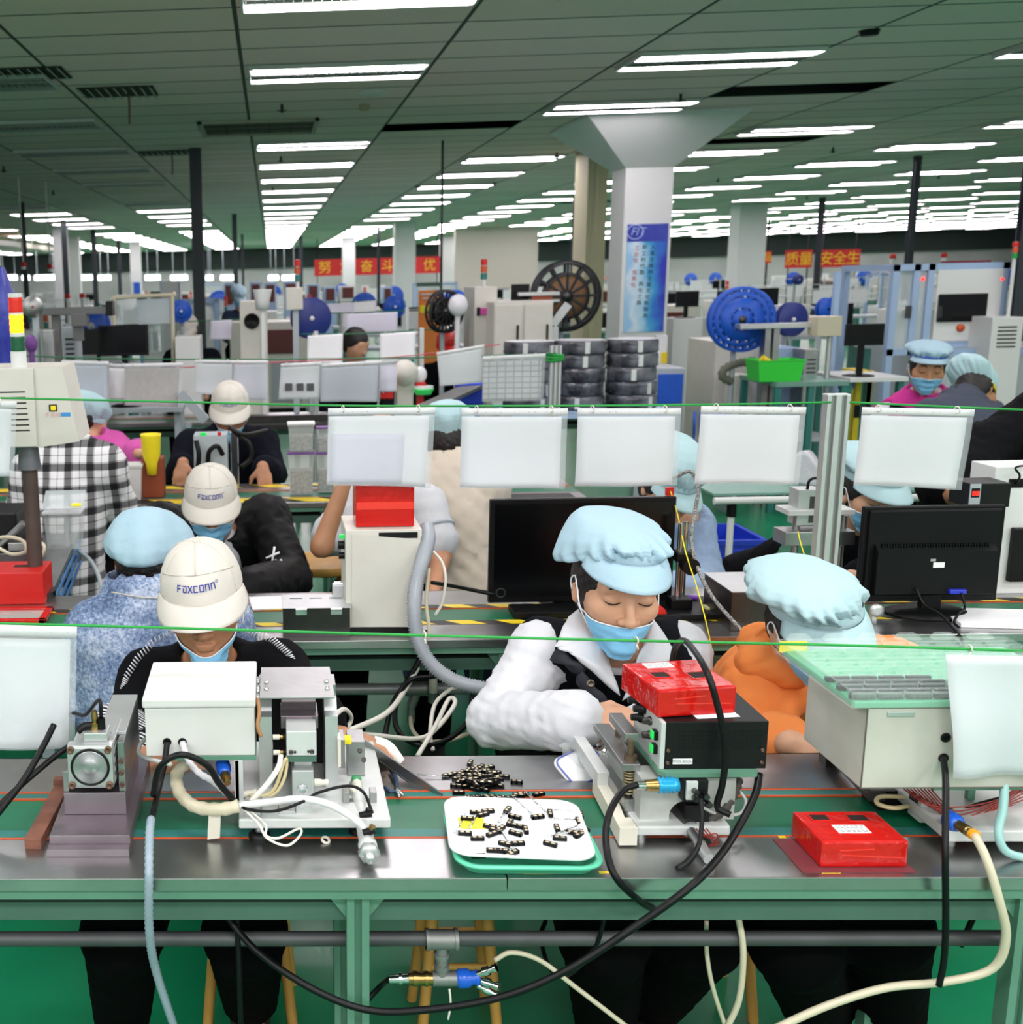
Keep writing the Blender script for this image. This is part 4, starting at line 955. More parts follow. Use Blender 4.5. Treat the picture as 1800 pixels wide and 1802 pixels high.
# control box on its bracket
Yc = 1.95; xa, xb = at(256, 1290, Yc).x, at(448, 1290, Yc).x; z0, zl, z1 = at(350, 1330, Yc).z, at(350, 1246, Yc).z, at(350, 1228, Yc).z; yk = atz(300, 1164, z1).y
r = thing('control_box', 'white painted metal box with two cable holes beside the hood', 'control box', ((xa+xb)/2, Yc+.1, z0))
q = MB().m(M['white']); q.bx(xa, xb, Yc, yk-.005, z0, zl, .002); q.build('box_body', parent=r)
q = MB().m(M['white']); q.bx(xa-.004, xb+.003, Yc-.004, yk, zl+.0012, z1, .004); q.build('box_lid', parent=r)
for px in (294, 321): c_ = at(px, 1306, Yc-.0005); MB().m(M['black']).torus(c_, (0, 1, 0), .0062, .0018, 18).lathe(c_, (0, -1, 0), [(0, .006), (.0004, 0)], 14).build('cable_grommet', parent=r)
q = MB().m(M['chrome']); 
for k in range(3): c_ = (xb+.006, Yc+.03+k*.045, zl+.004); q.ball(c_, (.004, .012, .011), 10)
q.build('latch', parent=r)
q = MB().m(mat('tan_strap', 'a4764a', .6)); q.tube([(xb+.006, Yc+.02, z1-.01), (xb+.009, Yc+.0, zl-.01), (xb+.006, Yc-.01, zl-.03), (xb+.012, Yc-.012, zl-.05)], .0035, 6); q.build('rubber_strap', parent=r)
q = MB().m(M['greenpaint']); q.bx(xa+.05, xb+.002, Yc-.002, yk-.02, z0-.008, z0-.0005); q.m(M['alu_white']); x_ = at(412, 1400, Yc-.06).x
q.bx(xb-.036, xb-.03, Yc-.002, Yc+.1, pz1, z0-.008).bx(xb-.038, xb-.022, Yc-.002, Yc+.008, pz1-.018, z0-.008, .001); q.build('bracket', parent=r)
# hoses and leads round the left machines
cable('wrapped_lead', M['black'], [J(294, 1306, 1.945), J(290, 1340, 1.93), J(280, 1385, 1.9), J(270, 1430, 1.84), J(263, 1470, 1.78), J(262, 1540, 1.72), J(263, 1640, 1.74), J(275, 1710, 1.78), J(306, 1806, 1.82)], .0055, 'black lead from the white box hanging over the bench edge in spiral wrap')
cable('spiral_wrap', mat('wrap_grey', '8fa0ac', .35, 0, .2, 30), [J(266, 1440, 1.822), J(263, 1470, 1.778), J(262, 1540, 1.715), J(263, 1640, 1.735), J(275, 1710, 1.775), J(306, 1806, 1.815)], .0072, 'grey spiral wrap round the lead hanging over the bench edge', 'cable sleeve', rib=.011, ribd=.0008)
cable('wire_loom', mat('clear_wrap', 'c8c6cb', .3, 0, .3, 60), [J(321, 1306, 1.945), J(330, 1335, 1.92), J(350, 1360, 1.9), J(375, 1375, 1.9), J(405, 1402, 1.9)], .006, 'clear wrapped wire bundle from the second hole of the white box', rib=.012, ribd=.0007)
cable('power_lead', M['black'], [J(270, 1400, 1.87), J(282, 1350, 1.86), J(318, 1328, 1.86), J(362, 1345, 1.87), J(385, 1378, 1.88), J(410, 1408, 1.89), J(414, 1420, 1.9)], .006, 'black power lead arching in front of the white box')
cable('ribbed_hose', M['ivory'], [J(330, 1338, 2.0), J(311, 1362, 1.98), J(316, 1395, 1.94), J(345, 1420, 1.9), J(390, 1424, 1.88), J(420, 1418, 1.88)], .0115, 'thick ivory wrapped hose curling below the white box', 'hose', rib=.022, ribd=.0009, n=12)
cable('air_tube', mat('milky_tube', 'd8dadb', .25), [J(420, 1418, 1.88), J(470, 1412, 1.88), J(530, 1406, 1.87), J(580, 1416, 1.86), J(625, 1442, 1.84), J(646, 1466, 1.84)], .0065, 'milky tube crossing the crimping machine base', 'hose', rib=.02, ribd=.0004, n=10)
cable('clear_loop', mat('clear_hose', 'c9ccc9', .2), [J(300, 1345, 1.9), J(248, 1330, 2.0), J(246, 1312, 2.05), J(256, 1300, 2.08)], .004, 'clear air tube curving left of the white box', 'hose')
cable('white_wire', M['whitecable'], [J(425, 1420, 1.885), J(455, 1450, 1.83), J(470, 1475, 1.82), J(505, 1488, 1.82), J(528, 1470, 1.86), J(526, 1458, 1.87), J(490, 1475, 1.83), J(468, 1470, 1.84), J(466, 1450, 1.86), J(428, 1418, 1.885)], .0022, 'thin white wire looping below the crimping machine')
cable('sensor_lead', M['black'], [J(414, 1415, 1.89), J(440, 1425, 1.865), J(485, 1427, 1.86), J(530, 1412, 1.86), J(560, 1395, 1.9), J(612, 1383, 1.93), J(640, 1395, 1.93), J(655, 1430, 1.88)], .0028, 'thin black sensor lead crossing the crimping machine')
cable('sleeved_lead', M['whitecable'], [J(440, 1412, 1.9), J(470, 1380, 1.9), J(490, 1350, 1.92), J(494, 1330, 1.95)], .005, 'white sleeved tube rising to the pneumatic slide', 'hose')
for k, c_ in enumerate((('yellow_tube', 'c9bd8e'), ('yellow_tube', 'd3c9a2'))):
 cable('air_tube', mat('amber_tube', 'cdbf92', .25), [J(440, 1400+4*k, 1.95), J(480, 1398-6*k, 1.95), J(500, 1370-30*k, 1.95), J(506, 1330+8*k, 1.96)], .0032, 'amber air tube feeding the crimping machine, %s of the pair' % ('upper', 'lower')[k], 'hose')
r = thing('blue_fitting', 'blue ribbed air fitting under the white box', 'fitting', J(398, 1365, 1.96))
s_ = J(391, 1342, 1.98); e_ = J(400, 1378, 1.93); dd = (e_-s_).normalized(); q = MB().m(M['bluefit'])
q.lathe(s_, dd, [(0, 0), (0, .012)]+[(.004+.004*k, .0135-.003*(k % 2)) for k in range(6)]+[(.03, .01), (.03, 0)], 16); q.build('fitting_sleeve', parent=r)
q = MB().m(M['brass']); q.cyl(s_+dd*.03, s_+dd*.045, .009, n=6).cyl(s_+dd*.045, s_+dd*.055, .006); q.build('fitting_nut', parent=r)
q = MB().m(M['nylon']); q.prism([(at(365, 1452, 1.9).x, at(365, 1480, 1.88).z), (at(387, 1452, 1.9).x, at(365, 1480, 1.88).z+.003), (at(389, 1430, 1.9).x, .80), (at(368, 1430, 1.9).x, .80)], 'y', 1.885, 1.905); q.build('nylon_wedge', label='white nylon block standing on the bench under the ivory hose', cat='block')
q = MB().m(M['nylon']); c_ = atz(573, 1482, TZ); q.torus(c_+Vector((0, 0, .004)), (.3, -.4, 1), .0065, .0025, 16, 8); q.build('plastic_ring', label='small ivory plastic ring lying on the front steel strip', cat='ring')
for k, (pts, l) in enumerate((([J(-10, 1440, 1.9), J(40, 1375, 1.93), J(75, 1315, 1.97), J(95, 1275, 2.0)], 'left black cable hanging behind the left document sleeve'), ([J(-10, 1425, 1.92), J(50, 1370, 1.95), J(105, 1325, 1.99), J(145, 1300, 2.04)], 'right black cable running to the clamp station'))):
 cable('black_cable', M['black'], pts, .006, l)
# pliers
r = thing('pliers', 'small dark blue handled pliers on the back steel strip', 'pliers', atz(700, 1385, TZ))
q = MB().m(mat('plier_grip', '27405a', .4)); q.tube([atz(686, 1352, TZ+.008), atz(697, 1372, TZ+.008), atz(697, 1388, TZ+.007)], [.004, .0048, .003], 8).tube([atz(677, 1386, TZ+.007), atz(686, 1393, TZ+.007), atz(697, 1391, TZ+.007)], [.004, .0045, .003], 8); q.build('grip', parent=r)
q = MB().m(M['chrome']); q.tube([atz(697, 1388, TZ+.006), atz(704, 1395, TZ+.006), atz(711, 1399, TZ+.004)], [.005, .004, .001], 8).tube([atz(697, 1391, TZ+.006), atz(701, 1398, TZ+.006), atz(702, 1403, TZ+.004)], [.005, .004, .001], 8); q.build('jaw', parent=r)
# trays
def tray(name, mt, cx, cy, z0, w, d, h, rim, label, rz=0., rad=.03, parent=None):
 def outline(e, n=8):
  out = []
  for sx, sy, a0 in ((1, 1, 0), (-1, 1, PI/2), (-1, -1, PI), (1, -1, 1.5*PI)):
   for i in range(n+1):
    a = a0+PI/2*i/n; out.append((sx*(w/2-rad)+(rad+e)*math.cos(a), sy*(d/2-rad)+(rad+e)*math.sin(a)))
  return out
 q = MB().m(mt); q.X = T(cx, cy, z0) @ rot(0, 0, rz)
 lev = [(-.012, 0.0), (-.008, .001), (0, h-.003), (.001, h), (rim, h+.001), (rim+.001, h-.003), (.003, h-.004), (-.004, -.0005), (-.012, -.0015)]
 L = [outline(e) for e, z in lev]; n = len(L[0]); vs = [(x, y, lev[j][1]) for j in range(len(lev)) for x, y in L[j]]
 fs = [(j*n+i, (j+1)*n+i, (j+1)*n+(i+1) % n, j*n+(i+1) % n)[::-1] for j in range(len(lev)-1) for i in range(n)]
 q.raw(vs, fs, True); q.raw(vs[:n], [list(range(n))], False); q.raw(vs[-n:], [list(range(n))[::-1]], False); return q.build(name, label=label, cat='tray')
cA, cB = atz(795, 1527, TZ+.016), atz(1078, 1530, TZ+.016); cD = atz(1040, 1440, TZ+.016)
tw = cB.x-cA.x-.012; td = atz(930, 1422, TZ+.02).y-atz(930, 1530, TZ+.02).y; tcx, tcy = (cA.x+cB.x)/2+.002, (atz(930, 1532, TZ+.016).y)+td/2
tray('mint_tray', M['tray_mint'], tcx, tcy, TZ+.002, tw-.028, td-.024, .018, .012, 'mint green plastic tray under the white tray', rz=-.02)
tray('white_tray', M['tray_white'], tcx-.004, tcy+.012, TZ+.0235, tw-.022, td-.016, .009, .006, 'white tray holding loose black connectors', rz=-.09)
q = MB().m(mat('yellow_pad', 'e6e035', .6)); a = atz(830, 1448, TZ+.024); q.bx(a.x-.022, a.x+.022, a.y-.022, a.y+.02, TZ+.0238, TZ+.0248); q.build('yellow_note', label='yellow paper note lying in the white tray', cat='note')
# connectors
def connector(mb, X):
 mb.X = X; mb.m(M['black']); L = .026
 mb.bx(-L/2, L/2, -.0045, -.0025, 0, .0065).bx(-L/2, L/2, .0025, .0045, 0, .0065)
 for s in (-1, 0, 1): mb.bx(s*(L/2-.002)-.002, s*(L/2-.002)+.002, -.0045, .0045, 0, .0068)
 mb.bx(-L/2, L/2, -.003, .003, 0, .002)
 mb.m(mat('contact_gold', 'd8c7a0', .4, .2))
 for s in (-1, 1): mb.bx(s*L/4-.0048, s*L/4+.0048, -.0024, .0024, .002, .0066)
def lay_proto(label, group):
 b = MB(); connector(b, Matrix.Identity(4)); return b.build('connector', label=label, cat='connector', group=group)
rs = random.Random(4)
BOX_C = [0]
def put_conn(px, py, z, rz, tilt=0., label='', group=''):
 p = atz(px, py, z)
 if 'c' not in protos: protos['c'] = o = lay_proto(label, group); o.location = p
 else: o = copy_tree(protos['c'], p, label); o['group'] = group
 o.rotation_euler = (tilt, rs.uniform(-.1, .1) if tilt else 0, rz); o.scale = (.88,)*3; return o
lt = 'small black connector with gold contacts lying in the white tray'
for px, py, a in ((822, 1443, -.2), (838, 1432, -.1), (858, 1430, .15), (850, 1436, .5), (818, 1469, -.1), (840, 1478, .0), (842, 1509, .05), (862, 1457, -.4), (872, 1464, -.6), (866, 1470, .6), (880, 1461, .8), (893, 1428, 1.0), (897, 1450, 1.1), (906, 1440, -.6), (910, 1456, -.5), (907, 1469, -.6), (925, 1463, 1.5),
    (889, 1488, -.6), (911, 1487, .1), (868, 1499, -.1), (884, 1500, -.2), (902, 1503, .5), (896, 1508, .6), (946, 1440, .25), (968, 1434, 1.45), (1022, 1437, 1.4), (1018, 1448, 1.5), (980, 1460, 1.5), (985, 1478, -.15), (968, 1488, -.6), (1008, 1468, -.6), (1020, 1472, .5), (1027, 1466, .6)):
 put_conn(px, py, TZ+.0245, a, 0, lt, 'connectors in the white tray')
lt = 'small black connector in the heap on the back steel strip'
k = 0
for ring_, n_, z_ in ((1.0, 26, 0), (.72, 18, .0068), (.42, 10, .0136)):
 for i in range(n_):
  a = 2*PI*i/n_+rs.uniform(-.2, .2); rr = ring_*rs.uniform(.55, 1); px, py = 843+46*rr*math.cos(a), 1372+22*rr*math.sin(a)-z_*500
  put_conn(px, py+z_*600, TZ+z_, rs.uniform(0, 3.1), rs.uniform(-.35, .35) if z_ else 0, lt, 'connectors heaped on the steel')
for px, py, a in ((788, 1367, .3), (803, 1385, -.2), (807, 1397, 0), (909, 1378, -.2), (827, 1345, 1.2)): put_conn(px, py, TZ, a, 0, 'small black connector lying apart from the heap', 'connectors beside the heap')
for i, (px, py) in enumerate(((822, 1406), (836, 1405), (850, 1404), (862, 1405), (874, 1407), (888, 1406), (900, 1406), (912, 1402), (920, 1400), (948, 1400))): put_conn(px, py, TZ, rs.uniform(-.4, .5), 0, 'small black connector on the belt guide behind the trays', 'connectors along the belt guide')
lt = 'thin metal pin strip'
for i, (a, c, z0_, z1_) in enumerate(((898, 1396, 0, 0), (920, 1390, 0, 0))): pass
for k, (x0_, y0_, x1_, y1_, dz, l) in enumerate(((898, 1398, 940, 1438, .012, 'pin strip crossing the tray edge, left of two'), (921, 1391, 962, 1432, .012, 'pin strip crossing the tray edge, right of two'), (803, 1465, 820, 1430, .004, 'pin strip at the left end of the tray'), (826, 1460, 844, 1425, .004, 'pin strip over the yellow note'), (892, 1418, 875, 1450, .004, 'upright pin strip in the middle of the tray'), (880, 1460, 905, 1500, .005, 'pin strip slanting across the lower middle of the tray'),
           (955, 1476, 1024, 1450, .004, 'long pin strip at the right of the tray'), (980, 1470, 1035, 1455, .006, 'second long pin strip at the right of the tray'), (970, 1425, 1025, 1427, .003, 'pin strip along the back of the tray'), (968, 1440, 1020, 1443, .003, 'pin strip across the right half of the tray'), (735, 1363, 790, 1367, -.02, 'pin strip left of the connector heap'))):
 a, c = atz(x0_, y0_, TZ+.026+dz), atz(x1_, y1_, TZ+.026 if dz > 0 else TZ+.004); q = MB().m(M['chrome']); q.tube([a, c], .0011, 4, False)
 d = (c-a).normalized(); sd = Vector((-d.y, d.x, 0))
 for i in range(12): m_ = a.lerp(c, i/12); q.tube([m_, m_+sd*.005], .0006, 3, False)
 q.build('pin_strip', label=l, cat='pin strip', group='pin strips in the tray')
# floor marking tapes on the bench edge
for k, (px, py, w_, l) in enumerate(((950, 1536, .055, 'yellow and black tape under the mint tray front'), (1070, 1535, .03, 'yellow tape at the right corner of the mint tray'), (1461, 1535, .03, 'yellow tape before the left corner of the red box on the bench'), (1569, 1533, .03, 'yellow tape before the right corner of the red box on the bench'), (1376, 1473, .012, 'yellow corner tape behind the red box on the bench'))):
 p_ = atz(px, py, TZ); MB().m(M['yellowtape']).bx(p_.x-w_/2, p_.x+w_/2, p_.y-.004, p_.y+.004, TZ, TZ+.0004).build('marking_tape', label=l, cat='tape')
# food container with blue gasket
c_ = atz(1035, 1350, TZ); r = thing('lidded_container', 'clear lidded food container with a blue seal beside the press', 'container', (c_.x, c_.y, TZ))
q = MB().m(M['clear']); q.X = T(c_.x-.005, c_.y, TZ) @ rot(0, 0, .5)
def rr(w_, d_, z, rad=.015, n=5):
 return [(sx*(w_/2-rad)+rad*math.cos(a0+PI/2*i/n), sy*(d_/2-rad)+rad*math.sin(a0+PI/2*i/n), z) for sx, sy, a0 in ((1, 1, 0), (-1, 1, PI/2), (-1, -1, PI), (1, -1, 1.5*PI)) for i in range(n+1)]
L = [rr(.07, .055, 0), rr(.074, .06, .004), rr(.082, .068, .04), rr(.09, .075, .042)]; n = len(L[0])
q.raw(sum(L, []), [(j*n+i, j*n+(i+1) % n, (j+1)*n+(i+1) % n, (j+1)*n+i) for j in range(3) for i in range(n)]+[list(range(n))[::-1]], True); q.build('box_body', parent=r)
q = MB().m(M['filmw']); q.X = T(c_.x-.02, c_.y-.03, TZ+.012) @ rot(.5, -.25, .4)
L = [rr(.09, .075, 0), rr(.092, .077, .002), rr(.092, .077, .006), rr(.08, .065, .0075)]
q.raw(sum(L, []), [(j*n+i, j*n+(i+1) % n, (j+1)*n+(i+1) % n, (j+1)*n+i) for j in range(3) for i in range(n)]+[[3*n+i for i in range(n)], list(range(n))[::-1]], True); q.build('box_lid', parent=r)
q = MB().m(M['gasket']); pts = [T(c_.x-.02, c_.y-.03, TZ+.012) @ rot(.5, -.25, .4) @ Vector(v) for v in rr(.085, .07, .009)]; q.tube(pts+[pts[0]], .0016, 6, False); q.build('seal', parent=r)
q = MB().m(M['chrome']); rs = random.Random(2)
for i in range(26): p_ = Vector((c_.x-.005+rs.uniform(-.03, .04), c_.y+rs.uniform(-.02, .025), TZ+.03+rs.uniform(-.003, .012))); q.box(p_, (.012, .004, .004), rot(rs.random(), rs.random(), rs.random()*3))
q.build('metal_pins', label='heap of tiny shiny metal pins in the clear container', cat='pins', kind='stuff')
# spring die press with the black control unit
xL, xR = at(1120, 1466, 1.875).x, at(1285, 1466, 1.875).x
r = thing('die_press', 'grey die press with springs, carrying the black control unit', 'machine', ((xL+xR)/2, 2.0, TZ))
q = MB().m(M['alu_white']); q.bx(xL, xR, 1.875, 2.2, .763, .781, .004); q.build('base_plate', parent=r)
for x, y in ((xL+.012, 1.895), (xR-.02, 1.9), (xL+.012, 2.17), (xR-.02, 2.17)): cyl_('foot', M['steel_dull'], r, (x, y, TZ), (x, y, .764), .011, n=16)
zt = at(1150, 1366, 1.91).z; xa, xm, xr0, xe = xL+.012, at(1177, 1440, 1.9).x, at(1246, 1440, 1.9).x, at(1291, 1440, 1.9).x; za = at(1210, 1408, 1.9).z
poly = [(xa, .781), (xa, zt), (xe, zt), (xe, .781), (xr0, .781)]+[((xm+xr0)/2+(xr0-xm)/2*math.cos(PI*i/12), .781+(za-.781)*(.25+.75*math.sin(PI*i/12))) for i in range(13)]+[(xm, .781)]
q = MB().m(mat('casting', 'b4b8b3', .5, .2, .35, 18, .1, 60)); q.prism(poly, 'y', 1.9, 1.955); q.build('frame_casting', parent=r)
q = MB().m(mat('casting2', '9a9f9b', .5, .2, .35, 18)); q.bx(xa, xe, 2.06, 2.1, .781, zt).bx(xa, xa+.012, 1.955, 2.06, .781, zt); q.build('rear_casting', parent=r)
zs0, zs1 = at(1250, 1368, 1.885).z, at(1250, 1360, 1.885).z; xs0, xs1 = at(1168, 1364, 1.885).x, at(1338, 1364, 1.885).x
q = MB().m(M['greenpaint']); q.prism([(xs0+.003, 1.885), (xs1-.006, 1.885), (xs1, 1.895), (xs1, 2.09), (xs0-.006, 2.09), (xs0-.006, 1.9)], 'z', zs0, zs1); q.build('shelf_plate', parent=r)
def plate(name, x0, x1, y0, y1, Y, D, mt='steel_dull'): q = MB().m(M[mt]); pbox(q, x0, x1, y0, y1, Y, D, .001); return q.build(name, parent=r)
plate('top_die_plate', 1100, 1124, 1291, 1305, 1.955, .1); 
xq0, xq1 = at(1099, 1300, 1.96).x, at(1124, 1300, 1.96).x
q = MB().m(M['steel_dull']); z0_, z1_ = at(1110, 1357, 1.93).z, at(1110, 1345, 1.93).z; q.bx(at(1096, 1350, 1.93).x, at(1127, 1350, 1.93).x, 1.93, 2.12, z0_, z1_, .001); q.build('middle_die_plate', parent=r)
q = MB().m(M['steel_dull']); zl0 = at(1110, 1413, 1.93).z; q.bx(at(1099, 1410, 1.93).x, at(1121, 1410, 1.93).x, 1.93, 2.12, .781, zl0+.006, .001); q.build('lower_die_plate', parent=r)
zl1 = zl0+.006
sp = mat('spring_steel', '9c9070', .35, .8)
for yy, xx in ((1.95, at(1107, 1380, 1.95).x), (2.06, at(1090, 1352, 2.06).x)):
 q = MB().m(sp); N = 9; q.tube([(xx+.0098*math.cos(2*PI*i/10), yy+.0098*math.sin(2*PI*i/10), zl1+.002+(z0_-zl1-.004)*i/(10*N)) for i in range(10*N+1)], .0021, 6, False); q.build('spring', parent=r)
 q = MB().m(M['dark_steel']); q.cyl((xx, yy, zl1), (xx, yy, z0_), .005); q.m(mat('post_bronze', '6b5b49', .4, .7)).cyl((xx, yy, z1_), (xx, yy, at(1110, 1303, yy).z if yy < 2 else at(1090, 1290, yy).z), .0055).cyl((xx, yy, z1_), (xx, yy, z1_+.009), .011); q.build('guide_post', parent=r)
q = MB().m(M['alu_white']); q.bx(at(1046, 1360, 2.05).x, at(1046, 1360, 2.05).x+.022, 2.03, 2.22, .781, .81, .0015); q.build('slide_rail', parent=r)
q = MB().m(M['nylon']); a, c = J(1062, 1394, 2.06), J(1098, 1472, 1.88); xw = .018
q.prism([(a.x-xw, 2.07), (a.x+xw*.6, 2.07), (c.x+.006, 1.9), (c.x+.016, 1.9), (c.x+.016, 1.86), (c.x-.014, 1.86)], 'z', .7535, .785); q.build('nylon_guide', parent=r)
q = MB().m(M['blackm']); pbox(q, 1203, 1246, 1374, 1412, 1.875, .04, .001); pbox(q, 1205, 1248, 1418, 1456, 1.89, .04, .001); q.build('valve_body', parent=r)
q = MB().m(M['alu_white']); pbox(q, 1208, 1228, 1376, 1408, 1.868, .006, .001); q.build('valve_plate', parent=r)
for px, py in ((1221, 1390), (1221, 1402), (1240, 1398), (1245, 1412)): s_ = at(px, py, 1.87); cyl_('valve_port', M['dark_steel'], r, s_, s_+Vector((0, -.012, 0)), .005)
a, c = J(1188, 1420, 1.95), J(1248, 1512, 1.8); q = MB().m(M['steel_dull']); d = (c-a).normalized(); q.cyl(a, a.lerp(c, .45), .0155).cyl(a.lerp(c, .45), a.lerp(c, .72), .009).cyl(a.lerp(c, .7), a.lerp(c, .76), .012, n=6); q.m(M['alu']).cyl(a.lerp(c, .76), c, .0095); q.build('air_cylinder', parent=r)
rsd = random.Random(8); q = MB().m(mat('red_wire', '8c2c24', .5))
for k in range(4): q.tube([J(1225+6*k, 1458, 1.86), J(1238+8*k, 1470+4*k, 1.83), J(1262, 1468+6*k, 1.82), J(1255-5*k, 1490, 1.84)], .0013, 5)
q.build('red_wiring', parent=r)
s_ = J(1157, 1382, 1.875); e_ = J(1192, 1380, 1.885); q = MB().m(M['cyanfit']); q.lathe(s_, (1, 0, .02), [(0, 0), (0, .0125)]+[(.003+.0036*k, .0145-.003*(k % 2)) for k in range(8)]+[(.034, .012), (.034, 0)], 18); q.build('blue_coupling', parent=r)
q = MB().m(M['brass']); q.cyl(s_, s_-Vector((.02, 0, 0)), .011, .009); q.m(M['chrome']).cyl(s_-Vector((.02, 0, 0)), s_-Vector((.036, 0, 0)), .0075, n=6); q.build('brass_nut', parent=r)
cable('cable_chain', mat('chain_grey', '4b4640', .6), [J(1300, 1370, 1.93), J(1290, 1400, 1.91), J(1268, 1430, 1.9), J(1245, 1442, 1.9)], .008, parent=r, rib=.01, ribd=.0012)
cable('clear_tube', mat('clear_hose', 'c9ccc9', .2), [J(1300, 1390, 1.95), J(1312, 1410, 1.94), J(1300, 1432, 1.92), J(1262, 1432, 1.9), J(1235, 1420, 1.88)], .0028, parent=r)
# control unit
Yk = 1.9; xa, xb = at(1162, 1315, Yk).x, at(1350, 1315, Yk).x; z0, z1 = zs1+.0005, at(1260, 1270, Yk).z; yk = atz(1290, 1216, z1).y
r = thing('control_unit', 'black ventilated control unit with two green buttons', 'control unit', ((xa+xb)/2, Yk+.1, z0))
q = MB().m(M['blackm']); q.bx(xa+.008, xb, Yk, yk, z0, z1, .0015); q.build('casing', parent=r)
q = MB().m(M['alu_white']); q.bx(xa, xa+.0078, Yk, yk, z0, z1-.001, .001); q.build('side_panel', parent=r)
q = MB().m(M['black']); zc = (z0+z1)/2+.008
for i in range(19):
 for j in range(5): q.bx(xa+.03+i*.0075, xa+.034+i*.0075, Yk-.0003, Yk+.001, zc-.014+j*.0072, zc-.0105+j*.0072)
q.build('vent_holes', parent=r)
for dz in (.03, .055):
 for nm, mt_, e in (('button_housing', M['black'], 0), ('green_button', M['greenled'], .004)):
  q = MB().m(mt_); q.bx(xa-.007-e*.8, xa-e, Yk+.012+e*.5, Yk+.028-e*.5, z0+dz-.008+e*.3, z0+dz+.008-e*.3, .0008); q.build(nm, parent=r)
for y_, z_ in ((.055, .066), (.055, .04)): s_ = Vector((xa, Yk+y_, z0+z_)); MB().m(M['dark_steel']).lathe(s_, (-1, 0, 0), [(0, .008), (.004, .008), (.004, .0065), (.013, .006), (.013, 0)], 14).build('knob', parent=r)
for y_, z_ in ((.09, .075), (.1, .055), (.12, .08)): s_ = Vector((xa, Yk+y_, z0+z_)); MB().m(M['black']).lathe(s_, (-1, 0, 0), [(0, .01), (.006, .01), (.008, .007), (.02, .006), (.02, 0)], 12).build('plug', parent=r)
socket_bolts(r, [(xa+.013, Yk, z0+.012), (xa+.013, Yk, z0+.034), (xb-.008, Yk, z0+.012), (xb-.008, Yk, z0+.034)], .003, mt=MATS['bolt_bronze'])
lc = at(1201, 1340, Yk-.0006); q = MB().m(mat('label_white', 'e8eaea', .5)).bx(lc.x-.0165, lc.x+.0165, Yk-.0006, Yk, lc.z-.005, lc.z+.005); q.build('unit_label', parent=r)
flat_text('CONTROL BOX(G-340)', .0046, M['black'], (lc.x, Yk-.0009, lc.z), 'label_text', r, 1.5)
MB().m(M['paper']).box(((xa+xb)/2+.01, Yk+.03, z1+.0012), (.075, .03, .001), rot(0, 0, .1)).build('paper_slip', label='white paper slip under the red box on the control unit', cat='paper')
# red taped boxes
def redbox(name, label, c, w_, d_, h_, rz, holes, lab):
 r = thing(name, label, 'box', c); X = T(*c) @ rot(0, 0, rz)
 q = MB().m(M['red']); q.X = X; n = 14
 # body with slightly uneven taped faces, closed on top; dark patches paint the shade of the holes
 q.bx(-w_/2, w_/2, -d_/2, d_/2, 0, h_-.0005, .004); q.build('box_body', parent=r)
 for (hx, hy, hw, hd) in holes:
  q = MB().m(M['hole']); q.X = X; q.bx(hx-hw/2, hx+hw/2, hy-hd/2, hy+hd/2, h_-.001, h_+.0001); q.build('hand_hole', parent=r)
  q = MB().m(M['red']); q.X = X
  for s in (-1, 1): q.bx(hx+s*(hw/2+.0015)-.0015, hx+s*(hw/2+.0015)+.0015, hy-hd/2-.003, hy+hd/2+.003, h_-.003, h_+.0008, .0005); q.bx(hx-hw/2, hx+hw/2, hy+s*(hd/2+.0015)-.0015, hy+s*(hd/2+.0015)+.0015, h_-.003, h_+.0008, .0005)
  q.build('hole_rim', parent=r)
 if lab:
  q = MB().m(MATS['label_white']); q.X = X; lx_, ly_, lw_, ld_ = lab; q.bx(lx_-lw_/2, lx_+lw_/2, ly_-ld_/2, ly_+ld_/2, h_-.001, h_+.0004); q.build('label', parent=r)
  q = MB().m(mat('label_ink', '555a60', .6)); q.X = X; rs_ = random.Random(3)
  for j in range(5):
   x_ = lx_-lw_/2+.004
   while x_ < lx_+lw_/2-.006: w2 = rs_.uniform(.002, .007); q.bx(x_, x_+w2, ly_+ld_/2-.004-j*ld_/5.5-.0016, ly_+ld_/2-.004-j*ld_/5.5, h_+.0004, h_+.0005); x_ += w2+rs_.uniform(.001, .004)
  q.build('label_print', parent=r)
 q = MB().m(mat('tape_sheen', 'e43a30', .12)); q.X = X  # lighter red strips put the tape's sheen into the colour
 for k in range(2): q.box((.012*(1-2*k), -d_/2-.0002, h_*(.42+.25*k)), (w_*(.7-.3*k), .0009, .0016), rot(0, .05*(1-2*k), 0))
 q.build('painted_sheen', parent=r); return r
c_ = at(1222, 1236, 1.92); p_ = Vector((at(1205, 1205, 1.97).x, 1.985, z1+.0015))
redbox('red_box', 'red taped box sitting on the black control unit', p_+Vector((-.004, .012, 0)), .14, .145, .05, .14, [(-.032, .0, .028, .026), (.032, -.012, .03, .03)], (-.012, .05, .05, .026))
a, c = atz(1438, 1528, TZ), atz(1590, 1527, TZ); w_ = c.x-a.x
redbox('red_box', 'red taped box with two square holes lying on the bench at front right', Vector(((a.x+c.x)/2+.004, a.y+.055, TZ+.0015)), w_, .11, .046, .0, [(-.035, .03, .028, .02), (.027, .028, .03, .022)], (-.002, -.012, .052, .028))
p_ = atz(1500, 1500, TZ); MB().m(mat('red_sheet', '6e3238', .4)).bx(a.x-.03, c.x+.012, a.y-.016, a.y+.1, TZ+.0002, TZ+.0012).build('mat', label='dark red sheet under the red box on the bench', cat='mat')
